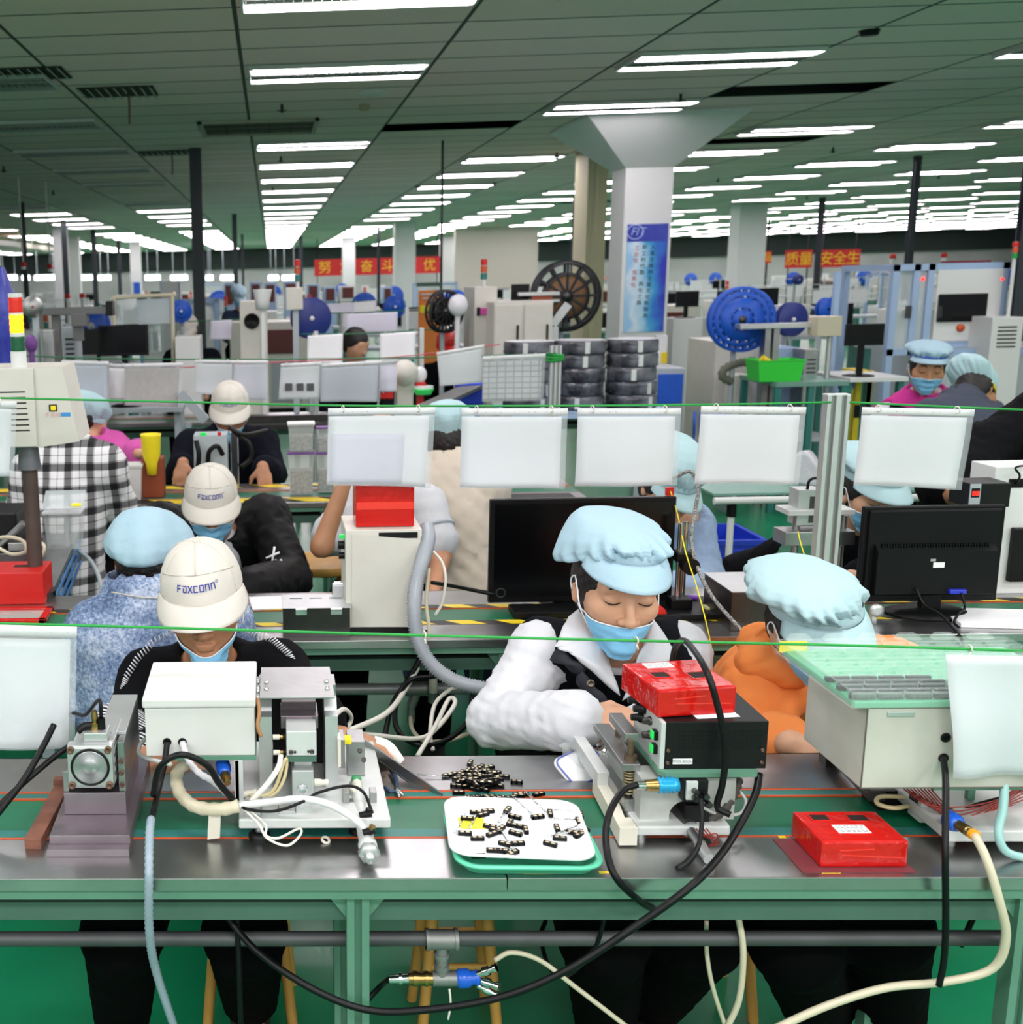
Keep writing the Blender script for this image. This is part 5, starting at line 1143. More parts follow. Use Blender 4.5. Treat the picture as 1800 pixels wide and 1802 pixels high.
# beige enclosure with blister trays
Ye = 1.85; xa = at(1520, 1320, Ye).x; z0 = at(1520, 1387, Ye).z; z1 = at(1522, 1248, Ye).z; xb = xa+.33; yk = atz(1421, 1300, z0).y
r = thing('machine_enclosure', 'chipped grey beige metal enclosure at the right of the front bench', 'enclosure', ((xa+xb)/2, (Ye+yk)/2, TZ))
q = MB().m(mat('chipped_beige', 'c3c4ba', .5, 0, .8, 4, .06, 30, dark='8f8c80')); q.bx(xa, xb, Ye, yk, z0, z1, .0015); q.build('casing', parent=r)
q = MB().m(mat('casing_edge', '5b5850', .7)); q.bx(xa-.0006, xa+.0016, Ye-.0006, Ye+.001, z0, z1).bx(xa, xb, Ye-.0008, Ye+.001, z0-.001, z0+.0015); q.build('worn_edge', parent=r)
for px, py in ((1664, 1298), (1660, 1334)): c_ = at(px, py, Ye-.0005); MB().m(M['black']).torus(c_, (0, 1, 0), .0065, .002, 16).lathe(c_, (0, -1, 0), [(0, .006), (.0003, 0)], 12).build('cable_grommet', parent=r)
q = MB().m(M['alu']); pbox(q, 1562, 1610, 1253, 1262, Ye-.002, .003, .001); q.build('hinge_plate', parent=r)
q = MB().m(M['greenpaint']); xz0 = at(1642, 1400, Ye+.02).x
q.bx(xz0, xb, Ye+.02, Ye+.03, z0-.014, z0-.0005).bx(at(1700, 1430, 1.95).x, at(1700, 1430, 1.95).x+.012, 1.95, 1.96, .79, z0).bx(at(1560, 1400, 2.1).x, at(1560, 1400, 2.1).x+.012, 2.1, 2.115, TZ, z0).bx(xb-.02, xb-.008, 2.1, 2.115, TZ, z0); q.build('support_frame', parent=r)
zp0, zp1 = at(1720, 1482, 1.84).z, at(1720, 1462, 1.84).z
q = MB().m(M['alu_white']); q.bx(at(1668, 1475, 1.84).x, xb+.05, 1.84, 2.06, zp0, zp1, .003); q.build('base_plate', parent=r)
for x_ in (at(1690, 1480, 1.84).x, xb-.01): 
 for y_ in (1.87, 2.03): cyl_('foot', M['steel_dull'], r, (x_, y_, TZ), (x_, y_, zp0), .01)
q = MB().m(M['blackm']); pbox(q, 1545, 1640, 1392, 1450, 2.0, .06); q.build('motor_block', parent=r)
q = MB().m(M['alu_white']); pbox(q, 1620, 1650, 1410, 1448, 1.93, .04, .001); pbox(q, 1595, 1624, 1550-40, 1550, 1.9, .001); q.build('sensor_block', parent=r)
q = MB().m(M['alu']); pbox(q, 1722, 1752, 1382, 1425, 2.02, .06, .001); q.build('bearing_block', parent=r)
q = MB().m(MATS['red_wire']); rs = random.Random(5)
for k in range(9): q.tube([J(1590+6*k, 1388, 1.93), J(1630+8*k, 1415+5*k, 1.9), J(1690, 1420+7*k, 1.89), J(1760, 1405+3*k, 1.92), J(1805, 1370+6*k, 1.95)], .0013, 5)
q.build('red_wiring', parent=r)
q = MB().m(M['black'])
for k in range(5): q.tube([J(1600, 1392+3*k, 1.95), J(1660, 1420+4*k, 1.92), J(1720, 1425-3*k, 1.93), J(1800, 1385+2*k, 1.96)], .0013, 5)
q.build('black_wiring', parent=r)
cable('clear_loop', MATS['amber_tube'], [J(1600, 1403, 1.98), J(1550, 1402, 1.97), J(1544, 1414, 1.95), J(1572, 1422, 1.94), J(1600, 1418, 1.96)], .004, parent=r)
s_ = J(1668, 1440, 1.86); e_ = J(1712, 1468, 1.8); d = (e_-s_).normalized()
q = MB().m(M['bluefit']); q.lathe(s_, d, [(0, 0), (0, .013)]+[(.003+.004*k, .015-.003*(k % 2)) for k in range(6)]+[(.026, .012), (.026, 0)], 18); q.build('blue_coupling', parent=r)
q = MB().m(M['brass']); q.cyl(s_+d*.026, s_+d*.05, .009).m(M['chrome']).cyl(s_+d*.05, s_+d*.058, .008, n=6).m(mat('orange_ring', 'f0a01e', .4)).cyl(s_+d*.058, s_+d*.066, .009); q.build('brass_nut', parent=r)
hs_ = s_+d*.064
cable('ivory_air_hose', M['ivory'], [hs_, J(1735, 1510, 1.76), J(1757, 1580, 1.74), J(1770, 1650, 1.74), J(1745, 1705, 1.75), J(1660, 1728, 1.76), J(1560, 1738, 1.76), J(1460, 1768, 1.76), J(1360, 1812, 1.76)], .0068, 'ivory air hose sweeping from the blue fitting to the lower edge', 'hose', n=10)
cable('teal_hose', mat('teal_hose', '8fbdb9', .3), [J(1768, 1370, 1.86), J(1765, 1420, 1.84), J(1757, 1465, 1.82), J(1770, 1498, 1.81), J(1808, 1511, 1.81)], .0068, 'pale teal hose hanging under the enclosure at the right', 'hose', n=10)
cable('black_strap', M['black'], [J(1660, 1334, 1.845), J(1664, 1380, 1.8), J(1663, 1500, 1.73), J(1664, 1620, 1.735), J(1661, 1690, 1.74), J(1652, 1735, 1.74)], .0052, 'black cable dropping straight from the enclosure past the bench edge')
cable('long_black_cable', M['black'], [J(1336, 1362, 1.9), J(1328, 1400, 1.87), J(1296, 1462, 1.82), J(1262, 1512, 1.77), J(1215, 1560, 1.72), J(1130, 1622, 1.71), J(1000, 1706, 1.71), J(880, 1755, 1.72), J(740, 1778, 1.73), J(640, 1776, 1.74), J(540, 1735, 1.76), J(450, 1672, 1.8), J(400, 1612, 1.84), J(382, 1575, 1.86)], .0062, 'long black cable sagging under the bench from the control unit to the left', n=10)
cable('hanging_cable', M['black'], [J(416, 1572, 1.86), J(418, 1640, 1.85), J(421, 1720, 1.84), J(424, 1808, 1.84)], .005, 'straight black cable hanging below the bench left of the leg')
cable('coupling_hose', M['black'], [t2-Vector((.092, 0, .002)), J(670, 1735, 1.92), J(640, 1770, 1.92), J(620, 1812, 1.92)], .0052, 'black hose leaving the brass coupling under the bench')
cable('press_air_hose', M['black'], [s_*0+J(1121, 1381, 1.87), J(1098, 1390, 1.86), J(1077, 1420, 1.82), J(1066, 1460, 1.78), J(1070, 1510, 1.74), J(1088, 1550, 1.72), J(1125, 1585, 1.74), J(1150, 1600, 1.8)], .0058, 'glossy black air hose from the press curling over the bench edge', 'hose', n=10)
cable('unit_cable', M['black'], [J(1180, 1180, 2.2), J(1188, 1140, 2.16), J(1203, 1127, 2.08), J(1225, 1150, 1.96), J(1247, 1190, 1.89), J(1262, 1240, 1.875), J(1274, 1290, 1.87), J(1276, 1340, 1.87), J(1270, 1385, 1.87), J(1262, 1420, 1.87), J(1285, 1434, 1.86)], .0058, 'black cable lying over the upper red box and control unit')
cable('plug_lead', M['black'], [J(1233, 1405, 1.85), J(1235, 1440, 1.83), J(1230, 1485, 1.8), J(1212, 1515, 1.79), J(1192, 1530, 1.785)], [.004, .004, .004, .006, .006], 'short black lead with a plug lying before the press')
for k, (pts, r_, mt_, l) in enumerate((([J(1065, 1572, 1.84), J(1062, 1620, 1.84), J(1045, 1670, 1.85), J(1000, 1715, 1.86), J(968, 1705, 1.9), J(952, 1650, 1.95), J(960, 1620, 1.98)], .004, 'black', 'thin black hose looping below the mint tray'), ([J(1282, 1565, 1.86), J(1300, 1620, 1.85), J(1308, 1680, 1.84), J(1300, 1760, 1.84), J(1275, 1815, 1.84)], .0055, 'ivory', 'ivory tube hanging below the bench right of the press'),
        ([J(1243, 1620, 1.9), J(1244, 1680, 1.9), J(1255, 1740, 1.9), J(1278, 1812, 1.9)], .004, 'ivory', 'thin grey tube hanging beside the ivory one'), ([J(870, 1690, 1.86), J(900, 1676, 1.86), J(950, 1690, 1.86), J(1010, 1735, 1.86), J(1110, 1812, 1.86)], .0045, 'ivory', 'ivory tube running from the blue coupling to the floor'), ([J(1740, 1560, 1.9), J(1715, 1610, 1.9), J(1690, 1665, 1.9)], .005, 'black', 'black lead slanting under the bench at the far right'))):
 cable('hose' if mt_ == 'ivory' else 'black_hose', M[mt_], pts, r_, l, 'hose')
# blister tray pair on the enclosure
zt = z1+.002; fl = atz(1503, 1243, zt+.004); bl_ = atz(1400, 1140, zt+.014)
x0_, x1_, y0_, y1_ = fl.x, fl.x+.40, fl.y, bl_.y
q = MB().m(mat('green_tray', '4fae84', .35)); q.bx(x0_, x1_, y0_, y1_, zt, zt+.012, .003); q.build('green_tray', label='green tray on top of the beige enclosure', cat='tray')
r = thing('blister_tray', 'clear blister tray with rows of pockets on the green tray', 'tray', ((x0_+x1_)/2, (y0_+y1_)/2, zt+.0125))
CL = mat('blister_clear', 'f2fffa', .06, alpha=.11)
NR = 13
def fbt(u, v):
 x = x0_-.006+(x1_-x0_+.012)*u; y = y0_-.006+(y1_-y0_+.012)*v; e = min(u, 1-u)*40; e2 = min(v, 1-v)*26
 w_ = min(1, e, e2); z = zt+.03-.013*w_*(.5+.5*math.cos(2*PI*v*NR+PI))*(.55+.45*(abs(math.sin(u*PI*9+.6*(int(v*NR) % 2))) > .3))
 return (x, y, z)
q = MB().m(CL); q.grid(fbt, 96, 104); q.build('tray_sheet', parent=r)
q = MB().m(CL); q.bx(x0_-.008, x1_+.008, y0_-.009, y0_-.006, zt+.004, zt+.031).bx(x0_-.009, x0_-.006, y0_-.006, y1_+.006, zt+.004, zt+.031); q.build('tray_wall', parent=r)
for i in range(6):
 x_ = x0_+.03+i*.065; q = MB().m(CL); q.prism([(x_-.022, zt+.03), (x_+.022, zt+.03), (x_+.014, zt+.04), (x_-.014, zt+.04)], 'y', y1_-.012, y1_+.006); q.build('tray_tab', parent=r)
lb_ = 'slim dark connector part in a pocket row of the clear blister tray'
pr_ = None
for j in range(5):
 for i in range(6):
  if j == 4 and i > 3: continue
  v = (j+.5)/NR; y_ = y0_+(y1_-y0_)*v; x_ = x0_+.016+i*.045+.012*(j % 2)
  if pr_ is None:
   q = MB().m(mat('connector_dark', '1d232d', .4)); q.bx(x_-.02, x_+.02, y_-.004, y_+.004, zt+.0135, zt+.0215, .001); 
   for k in range(7): q.bx(x_-.018+k*.006, x_-.016+k*.006, y_-.0055, y_+.0055, zt+.0135, zt+.018)
   pr_ = q.build('connector_strip', label=lb_, cat='connector', group='connector strips in the blister tray'); bx_ = pr_.location.copy(); ox, oy = x_, y_
  else: copy_tree(pr_, bx_+Vector((x_-ox, y_-oy, 0)))
q = MB().m(M['yellow']); pbox(q, 1372, 1420, 1129, 1148, 2.11, .002); q.build('yellow_tape_flag', label='yellow tape flag folded over the front green rope', cat='tape')
q = MB().m(M['dark_steel']); q.box((at(1500, 1380, 2.1).x, 2.12, TZ+.03), (.028, .26, .024), rot(0, 0, -.08), .002).box((at(1460, 1345, 2.2).x, 2.2, TZ+.009), (.03, .03, .018)); q.build('steel_guide', label='dark steel guide bar beside the beige enclosure', cat='bar')
# ================================================================ document sleeves, ropes, second bench
rsn = random.Random(21)
def sleeve(label, tl, tr, bl, br, Y, mt='paper', strip=True, clips=2, curl=.006, inner=None, film=True, group='document sleeves on the ropes', film_mt='film'):
 """plastic document sleeve with a sheet inside, corners in pixels at depth Y"""
 A, B, C_, D = (at(*tl, Y), at(*tr, Y), at(*br, Y), at(*bl, Y)); r = thing('document_sleeve', label, 'document', (A+B)/2, group); ph = rsn.random()*6
 def S(u, v, o=0.): return A.lerp(B, u).lerp(D.lerp(C_, u), v)+Vector((0, o+curl*(math.sin(2.2*u*PI+ph)*v+.6*math.sin(5*v+ph*2)*v), 0))
 s = .088 if strip else 0.
 if film:
  q = MB().m(M[film_mt]); q.grid(lambda u, v: S(u, v, -.002), 10, 12, False, .0006); q.build('sleeve_film', parent=r)
 q = MB().m(M[mt]); q.grid(lambda u, v: S(.008+.94*u, s+.02+(1-s-.03)*v), 10, 12, False, .001); q.build('sheet', parent=r)
 if inner:
  q = MB().m(M[inner]); q.grid(lambda u, v: S(.03+.7*u, .33+.64*v, -.0012), 8, 8, False, .0004); q.build('inner_sheet', parent=r)
 if strip:
  q = MB().m(M['filmw']); q.grid(lambda u, v: S(u, s*v, -.003), 10, 2, False, .0008); q.m(M['hole'])
  for i, w_ in ((.12, .008), (.23, .008), (.31, .014), (.37, .014), (.5, .008), (.63, .014), (.69, .014), (.8, .008), (.93, .008)):
   p_ = S(i, s*.55, -.0045); W_ = (B-A).length/2.2; q.raw([p_+Vector((w_*W_*.5*math.cos(a), 0, .004*W_*1.6*math.sin(a))) for a in [2*PI*k/8 for k in range(8)]], [list(range(8))], False)
  q.build('punched_strip', parent=r)
 for k in range(clips):
  p_ = S(.14+.7*k, .04, -.006); q = MB().m(M['whitecable']); q.torus(p_+Vector((0, 0, .006)), (1, .3, 0), .009, .0016, 12, 5); q.build('clip_ring', parent=r)
 return r
def rope(label, pts, rad, mt='rope'):
 return cable('rope', M[mt], [J(*p_) for p_ in pts], rad, label, 'rope', n=6)
rope('bright green rope stretched across the front bench', [(-20, 1096.5, 2.05), (300, 1105, 2.05), (700, 1117, 2.05), (1100, 1127, 2.05), (1500, 1136, 2.05), (1820, 1146, 2.05)], .0028)
r1 = sleeve('white document sleeve at the left end of the front rope', (-90, 1096), (136, 1102), (-90, 1318), (131, 1319), 2.04, clips=1)
sleeve('crumpled white sheet hanging over the beige enclosure at far right', (1662, 1148), (1880, 1152), (1672, 1366), (1880, 1372), 1.82, strip=False, clips=0, curl=.012, film_mt='film')
for k, (px, py, l) in enumerate(((747, 1117, 'by the grey corrugated hose'), (1120, 1127, 'before the woman in the vest'), (1706, 1141, 'above the crumpled sheet'))):
 q = MB().m(M['nylon']); p_ = J(px, py, 2.05); q.torus(p_, (1, .2, 0), .006, .0016, 12, 5).tube([p_+Vector((0, -.003, -.006)), p_+Vector((.002, -.004, -.016))], .002, 5); q.build('cable_tie', label='white cable tie on the front rope '+l, cat='cable tie')
# post and second rope
Yp = 3.12; a = at(1477, 700, Yp)
r = thing('aluminium_post', 'slotted aluminium profile post rising from the second bench', 'post', (a.x, Yp, TZ))
x0, zt = a.x, at(1477, 696, Yp).z
q = MB().m(M['alu'])
for dx, w_ in ((-.029, .009), (-.007, .014), (.02, .009)): q.bx(x0+dx, x0+dx+w_, Yp, Yp+.03, TZ, zt)
q.m(M['steel_dull']).bx(x0-.026, x0+.026, Yp+.008, Yp+.03, TZ, zt-.001); q.build('profile', parent=r)
MB().m(M['alu_white']).bx(x0-.03, x0+.03, Yp+.002, Yp+.032, zt, zt+.003).build('end_cap', parent=r)
rope('green rope along the second row, from the left edge to the aluminium post', [(-20, 700, 3.12), (300, 707, 3.12), (620, 714, 3.12), (1000, 714, 3.12), (1250, 712, 3.12), (1462, 708, 3.12)], .003)
rope('short green rope from the aluminium post to the right edge', [(1495, 708, 3.12), (1650, 715, 3.12), (1820, 722, 3.12)], .003)
for l, c in (('white document sleeve with a lavender sheet, first from the left of the middle row', ((577, 718), (766, 716), (574, 853), (757, 858), 'lav')), ('white document sleeve beside the lavender one in the middle row', ((812, 718), (999, 718), (808, 858), (993, 860), None)),
   ('white document sleeve third in the middle row, above the dark monitor', ((1016, 718), (1198, 718), (1012, 857), (1193, 855), None)), ('white document sleeve left of the aluminium post', ((1233, 714), (1418, 716), (1220, 852), (1404, 853), None)), ('white document sleeve right of the aluminium post', ((1516, 716), (1714, 720), (1500, 853), (1690, 862), None)),
   ('white document sleeve cut by the left edge beside the white enclosure', ((-150, 700), (30, 706), (-150, 842), (26, 838), None))):
 sleeve(l, *c[:4], 3.1, inner='paper2' if c[4] else None)
def stripes(r, x0, x1, y0, y1, z, w=.05, name='hazard_tape'):
 q = MB().m(M['blacktape']); q.bx(x0, x1, y0, y1, z, z+.0006); q.m(M['yellowtape']); x = x0; sk = (y1-y0)*1.1
 while x < x1-w*1.2: q.raw([(x, y0, z+.0009), (x+w*.6, y0, z+.0009), (x+w*.6-sk, y1, z+.0009), (x-sk, y1, z+.0009)], [(0, 1, 2, 3)], False); x += w*1.15
 q.build(name, parent=r)
B2 = 3.02
r2 = bench('conveyor_bench', 'second conveyor bench with yellow and black hazard tape', B2, -1.6, 3.4, [.9], [-.35, .62, 1.7, 2.7])
stripes(r2, -1.55, 3.35, B2+.138, B2+.176, TZ, .12); stripes(r2, -1.55, 3.35, B2+.302, B2+.338, TZ, .12)
a, c = at(400, 1212, 3.2), at(900, 1214, 3.2)
r = thing('air_pipe', 'grey air pipe with hanging valves under the second bench', 'pipe', (a.x, 3.2, a.z-.06))
cyl_('pipe', mat('pipe_light', '8c9291', .45, .3, .4, 12), r, a-Vector((1.2, 0, 0)), c+Vector((1.6, 0, 0)), .0165)
t0 = at(735, 1212, 3.2); q = MB().m(MATS['galvanised']); q.cyl(t0-Vector((.035, 0, 0)), t0+Vector((.035, 0, 0)), .021).cyl(t0, t0-Vector((.018, 0, .05)), .014).cyl(t0-Vector((.018, 0, .05)), t0-Vector((.018, 0, .1)), .011, n=8); q.build('pipe_tee', parent=r)
t1_ = at(762, 1218, 3.15); q = MB().m(M['nylon']); q.cyl(t1_, t1_+Vector((0, 0, .06)), .012).m(M['teal'] if 'teal' in M else MATS['teal_hose']).cyl(t1_+Vector((0, 0, .06)), t1_+Vector((.0, 0, .1)), .006).m(MATS['galvanised']).cyl(t1_-Vector((0, 0, .03)), t1_, .014, n=6); q.build('hose_valve', parent=r)
for nm, mt_, pts, rad, l in (('white_hose', 'whitecable', [J(610, 1288, 2.5), J(680, 1255, 2.7), J(715, 1210, 2.95), J(742, 1160, 3.1), J(752, 1120, 3.12)], .007, 'white hose rising from the crimping machine to the second bench'),
      ('black_hose', 'black', [J(676, 1300, 2.7), J(690, 1240, 2.9), J(712, 1205, 3.0), J(738, 1160, 3.05), J(752, 1110, 3.1)], .007, 'black hose rising behind the white hose'),
      ('black_hose', 'black', [J(765, 1190, 3.0), J(720, 1198, 2.95), J(697, 1240, 2.85), J(700, 1285, 2.75), J(740, 1312, 2.7), J(790, 1300, 2.75), J(826, 1265, 2.85), J(830, 1225, 2.95)], .007, 'black hose coiled in a wide loop under the second bench'),
      ('white_hose', 'whitecable', [J(598, 1290, 2.5), J(650, 1293, 2.6), J(730, 1300, 2.7), J(765, 1285, 2.75), J(800, 1240, 2.85), J(790, 1230, 2.9), J(765, 1280, 2.75), J(735, 1330, 2.6)], .006, 'white hose looping over the green floor'),
      ('white_hose', 'whitecable', [J(584, 1262, 2.1), J(605, 1248, 2.3), J(618, 1262, 2.4), J(610, 1282, 2.4), J(595, 1290, 2.4)], .005, 'small white hose loop right of the hood'),
      ('white_hose', 'whitecable', [J(762, 1320, 2.7), J(757, 1290, 2.75), J(765, 1240, 2.9), J(790, 1215, 3.0), J(800, 1212, 3.05)], .0055, 'white hose climbing to the pipe valve'),
      ('tube', 'ivory', [J(722, 1262, 3.1), J(726, 1285, 3.0), J(750, 1305, 2.9), J(800, 1300, 2.85), J(850, 1278, 2.9)], .006, 'ivory tube below the pipe tee')):
 cable(nm, M[mt_], pts, rad, l, 'hose')
# controller cabinet with red box, corrugated hose
Yk = 3.1; xa, xb = at(608, 1020, Yk).x, at(742, 1020, Yk).x; z1 = at(680, 932, Yk).z
r = thing('controller_cabinet', 'tall white controller cabinet on the second bench', 'cabinet', ((xa+xb)/2, Yk+.1, TZ))
q = MB().m(M['beige']); q.bx(xa, xb, Yk, Yk+.2, TZ+.012, z1, .003); q.m(M['blackm']).bx(xa+.01, xb-.01, Yk+.01, Yk+.19, TZ, TZ+.012); q.build('casing', parent=r)
q = MB().m(M['beige']); w_ = xb-xa; z0_ = TZ+.016; q.raw([(xa+.016, Yk-.003, z0_), (xb-.012, Yk-.014, z0_), (xb-.006, Yk-.018, z1-.026), (xa+.018, Yk-.003, z1-.012), (xa+.016, Yk, z0_), (xb-.012, Yk-.006, z0_), (xb-.006, Yk-.01, z1-.026), (xa+.018, Yk, z1-.012)], [(0, 1, 2, 3), (7, 6, 5, 4), (0, 4, 5, 1), (1, 5, 6, 2), (2, 6, 7, 3), (3, 7, 4, 0)], False); q.build('door', parent=r)
q = MB().m(M['blackm']); q.bx(xa+.09, xb-.012, Yk-.0015, Yk, z1-.024, z1-.008); q.build('door_gap', parent=r)
q = MB().m(M['greenled']); q.bx(xa-.014, xa, Yk+.03, Yk+.045, z1-.03, z1-.02).m(M['black']).cyl((xa-.018, Yk+.04, z1-.05), (xa, Yk+.04, z1-.05), .012).cyl((xa-.016, Yk+.04, z1-.08), (xa, Yk+.04, z1-.08), .01); q.build('side_plugs', parent=r)
zr = at(680, 853, Yk+.03).z; r = thing('red_box', 'red taped box standing on the white controller cabinet', 'box', ((xa+xb)/2, Yk+.1, z1+.001))
x0_, x1_ = at(626, 890, Yk+.03).x, at(729, 890, Yk+.03).x; q = MB().m(M['red']); q.bx(x0_, x1_, Yk+.03, Yk+.15, z1+.001, zr, .004); q.build('box_body', parent=r)
q = MB().m(MATS['tape_sheen']); q.bx(x0_+.002, x1_-.002, Yk+.0285, Yk+.03, z1+.05, z1+.07); q.build('painted_sheen', parent=r)  # lighter strip paints the tape's sheen on the front face
cable('corrugated_hose', mat('corrugated', '9aa1a8', .35), [J(751, 928, 3.16), J(753, 950, 3.1), J(744, 985, 3.05), J(733, 1025, 3.02), J(729, 1070, 2.98), J(734, 1120, 2.96), J(756, 1165, 2.94), J(800, 1198, 2.92), J(860, 1213, 2.9), J(930, 1222, 2.88)], .0185, 'grey corrugated hose drooping from the controller cabinet', 'hose', n=16, rib=.0075, ribd=.0022)
for k, (pts, mt_, rad, l) in enumerate((([J(762, 970, 3.2), J(778, 990, 3.15), J(784, 1020, 3.12), J(778, 1060, 3.12), J(766, 1082, 3.12)], 'whitecable', .004, 'white cable looping beside the corrugated hose'), ([J(755, 1000, 3.12), J(750, 1060, 3.08), J(755, 1110, 3.05), J(748, 1160, 3.02)], 'ivory', .005, 'ivory tube behind the corrugated hose'), ([J(760, 1025, 3.2), J(790, 1030, 3.25), J(830, 1038, 3.3), J(870, 1046, 3.3)], 'black', .006, 'black loom running along the second bench to the monitor'))): cable('cable', M[mt_], pts, rad, l)
# hinged steel box, papers
Yk = 3.06; xa, xb = at(498, 1090, Yk).x, at(616, 1090, Yk).x; z1 = at(555, 1069, Yk).z
r = thing('steel_case', 'low steel case with two hinges left of the controller cabinet', 'box', ((xa+xb)/2, Yk+.06, TZ))
q = MB().m(M['dark_steel']); q.bx(xa, xb, Yk, Yk+.13, TZ, z1-.002, .001); q.m(M['alu']).bx(xa-.002, xb+.002, Yk-.003, Yk+.135, z1-.002, z1, .0008); q.build('case', parent=r)
q = MB().m(M['blackm']); 
for x_ in (.02, .075, .13): q.bx(xa+x_, xa+x_+.035, Yk+.09, Yk+.095, z1, z1+.0008)
q.build('lid_slots', parent=r)
for x_ in (.035, .13): q = MB().m(M['chrome']); q.cyl((xa+x_, Yk-.005, z1-.004), (xa+x_+.03, Yk-.005, z1-.004), .004, n=8).bx(xa+x_, xa+x_+.03, Yk-.003, Yk-.001, z1-.02, z1-.003); q.build('hinge', parent=r)
q = MB().m(M['alu']); pbox(q, 585, 613, 1030, 1050, 3.18, .03, .002); q.m(M['chrome']).cyl(at(588, 1027, 3.19), at(610, 1027, 3.19), .006); q.m(M['alu']); q.bx(at(588, 1040, 3.18).x, at(610, 1040, 3.18).x, 3.18, 3.21, TZ, at(600, 1050, 3.18).z); q.build('toggle_clamp', label='small steel clamp behind the steel case', cat='clamp')
q = MB().m(M['paper']); p_ = atz(470, 1062, TZ); q.box((p_.x, p_.y, TZ+.002), (.1, .14, .003), rot(0, 0, .1)); q.build('papers', label='white papers on the second bench under the black jacket arms', cat='papers')
# monitors
def monitor(label, px0, px1, py0, py1, Y, facing=-1, base=None, D=.045, foot_z=TZ, stand=True):
 xa, xb = at(px0, (py0+py1)/2, Y).x, at(px1, (py0+py1)/2, Y).x; z0, z1 = at((px0+px1)/2, py1, Y).z, at((px0+px1)/2, py0, Y).z; xm = (xa+xb)/2
 r = thing('monitor', label, 'monitor', (xm, Y+.02, foot_z))
 q = MB().m(M['black']); q.bx(xa, xb, Y, Y+.02, z0, z1, .003); q.build('bezel', parent=r)
 fy = Y if facing < 0 else Y+.02
 q = MB().m(M['screen']); w_ = .014; yy = (Y-.0008, Y+.001) if facing < 0 else (Y+.019, Y+.0208); q.bx(xa+w_, xb-w_, *yy, z0+w_*1.3, z1-w_); q.build('screen', parent=r)
 if facing < 0: q = MB().m(M['black']); q.bx(xa+.04, xb-.04, Y+.02, Y+D, z0+.05, z1-.05, .01); q.build('back_cover', parent=r)
 if stand:
  q = MB().m(M['black']); q.bx(xm-.02, xm+.02, Y+.03, Y+.055, foot_z+.012, z0+.12, .004); q.build('stand', parent=r)
  q = MB().m(M['black']); q.lathe((xm, Y+.05, foot_z), (0, 0, 1), [(0, 0), (0, .105), (.006, .105), (.014, .07), (.016, 0)], 28); q.build('stand_base', parent=r)
 return r, (xa, xb, z0, z1, xm)
r, g = monitor('dark monitor facing the camera behind the woman in the vest', 861, 1186, 877, 1059, 3.32)
q = MB().m(M['chrome']); q.bx(g[0]+.05, g[1]-.3, 3.3186, 3.3192, g[2]-.0+.0, g[2]+.001); c_ = Vector((g[0]+.035, 3.319, g[2]+.03)); q = MB().m(mat('speaker_grey', '1d1f22', .6)); q.torus(c_, (0, 1, 0), .013, .0025, 18); q.build('power_button', parent=r)
# monitor seen from behind
Yk = 3.2; xa, xb = at(1518, 980, Yk).x, at(1766, 980, Yk).x; z0, z1 = at(1640, 1060, Yk).z, at(1640, 892, Yk).z; xm = (xa+xb)/2
r = thing('monitor', 'black monitor seen from behind on the second bench at right', 'monitor', (xm, Yk+.03, TZ))
BK = mat('monitor_back', '0a0b0d', .5, spec=.2)
q = MB().m(BK); q.bx(xa, xb, Yk+.012, Yk+.03, z0, z1, .004).bx(xa+.012, xb-.012, Yk+.002, Yk+.014, z0+.01, z1-.008, .006); q.build('bezel', parent=r)
q = MB().m(BK); q.prism([(Yk+.002, z0+.02), (Yk-.022, z0+.03), (Yk-.022, z1-.12), (Yk+.002, z1-.1)], 'x', xa+.03, xb-.03); q.build('back_cover', parent=r)
q = MB().m(M['black']); 
for i in range(40): x_ = xa+.045+i*(xb-xa-.09)/40; q.bx(x_, x_+.004, Yk-.014, Yk-.004, z1-.114, z1-.108).bx(x_, x_+.004, Yk-.012, Yk-.002, z1-.107, z1-.101)
q.build('vents', parent=r)
q = MB().m(MATS['label_white']); q.bx(xm-.01, xm+.02, Yk-.0226, Yk-.022, z0+.105, z0+.12); q.m(mat('grey_label', '9a9da2', .5)).bx(xm-.018, xm-.004, Yk-.0226, Yk-.022, z0+.123, z0+.13); q.build('back_label', parent=r)
q = MB().m(BK); q.bx(xm-.018, xm+.035, Yk, Yk+.025, TZ+.012, z0+.05, .004); q.build('stand', parent=r)
q = MB().m(BK); q.X = T(xm+.008, Yk+.01, TZ) @ Matrix.Diagonal((1.15, .8, 1, 1)); q.lathe((0, 0, 0), (0, 0, 1), [(0, 0), (0, .1), (.006, .1), (.016, .07), (.02, 0)], 32); q.build('stand_base', parent=r)
q = MB().m(mat('vga_blue', '2433b5', .4)); q.bx(xm+.035, xm+.08, Yk-.035, Yk-.02, z0+.032, z0+.045, .003); q.build('video_plug', parent=r)
cable('cable', M['black'], [(xm+.065, Yk-.035, z0+.036), (xm+.07, Yk-.05, z0+.0), (xm+.04, Yk-.08, TZ+.03), (xm+.01, Yk-.11, TZ+.012), (xm+.005, Yk-.14, TZ+.006)], .0035, 'black video cable from the blue plug of the back turned monitor')
cable('cable', M['black'], [(xm-.055, Yk-.03, z0+.05), (xm-.04, Yk-.05, z0+.01), (xm-.02, Yk-.09, TZ+.03), (xm-.015, Yk-.15, TZ+.008), (xm-.016, Yk-.2, TZ-.02), (xm-.017, Yk-.21, TZ-.12)], .0038, 'black power cable of the back turned monitor hanging over the bench edge')
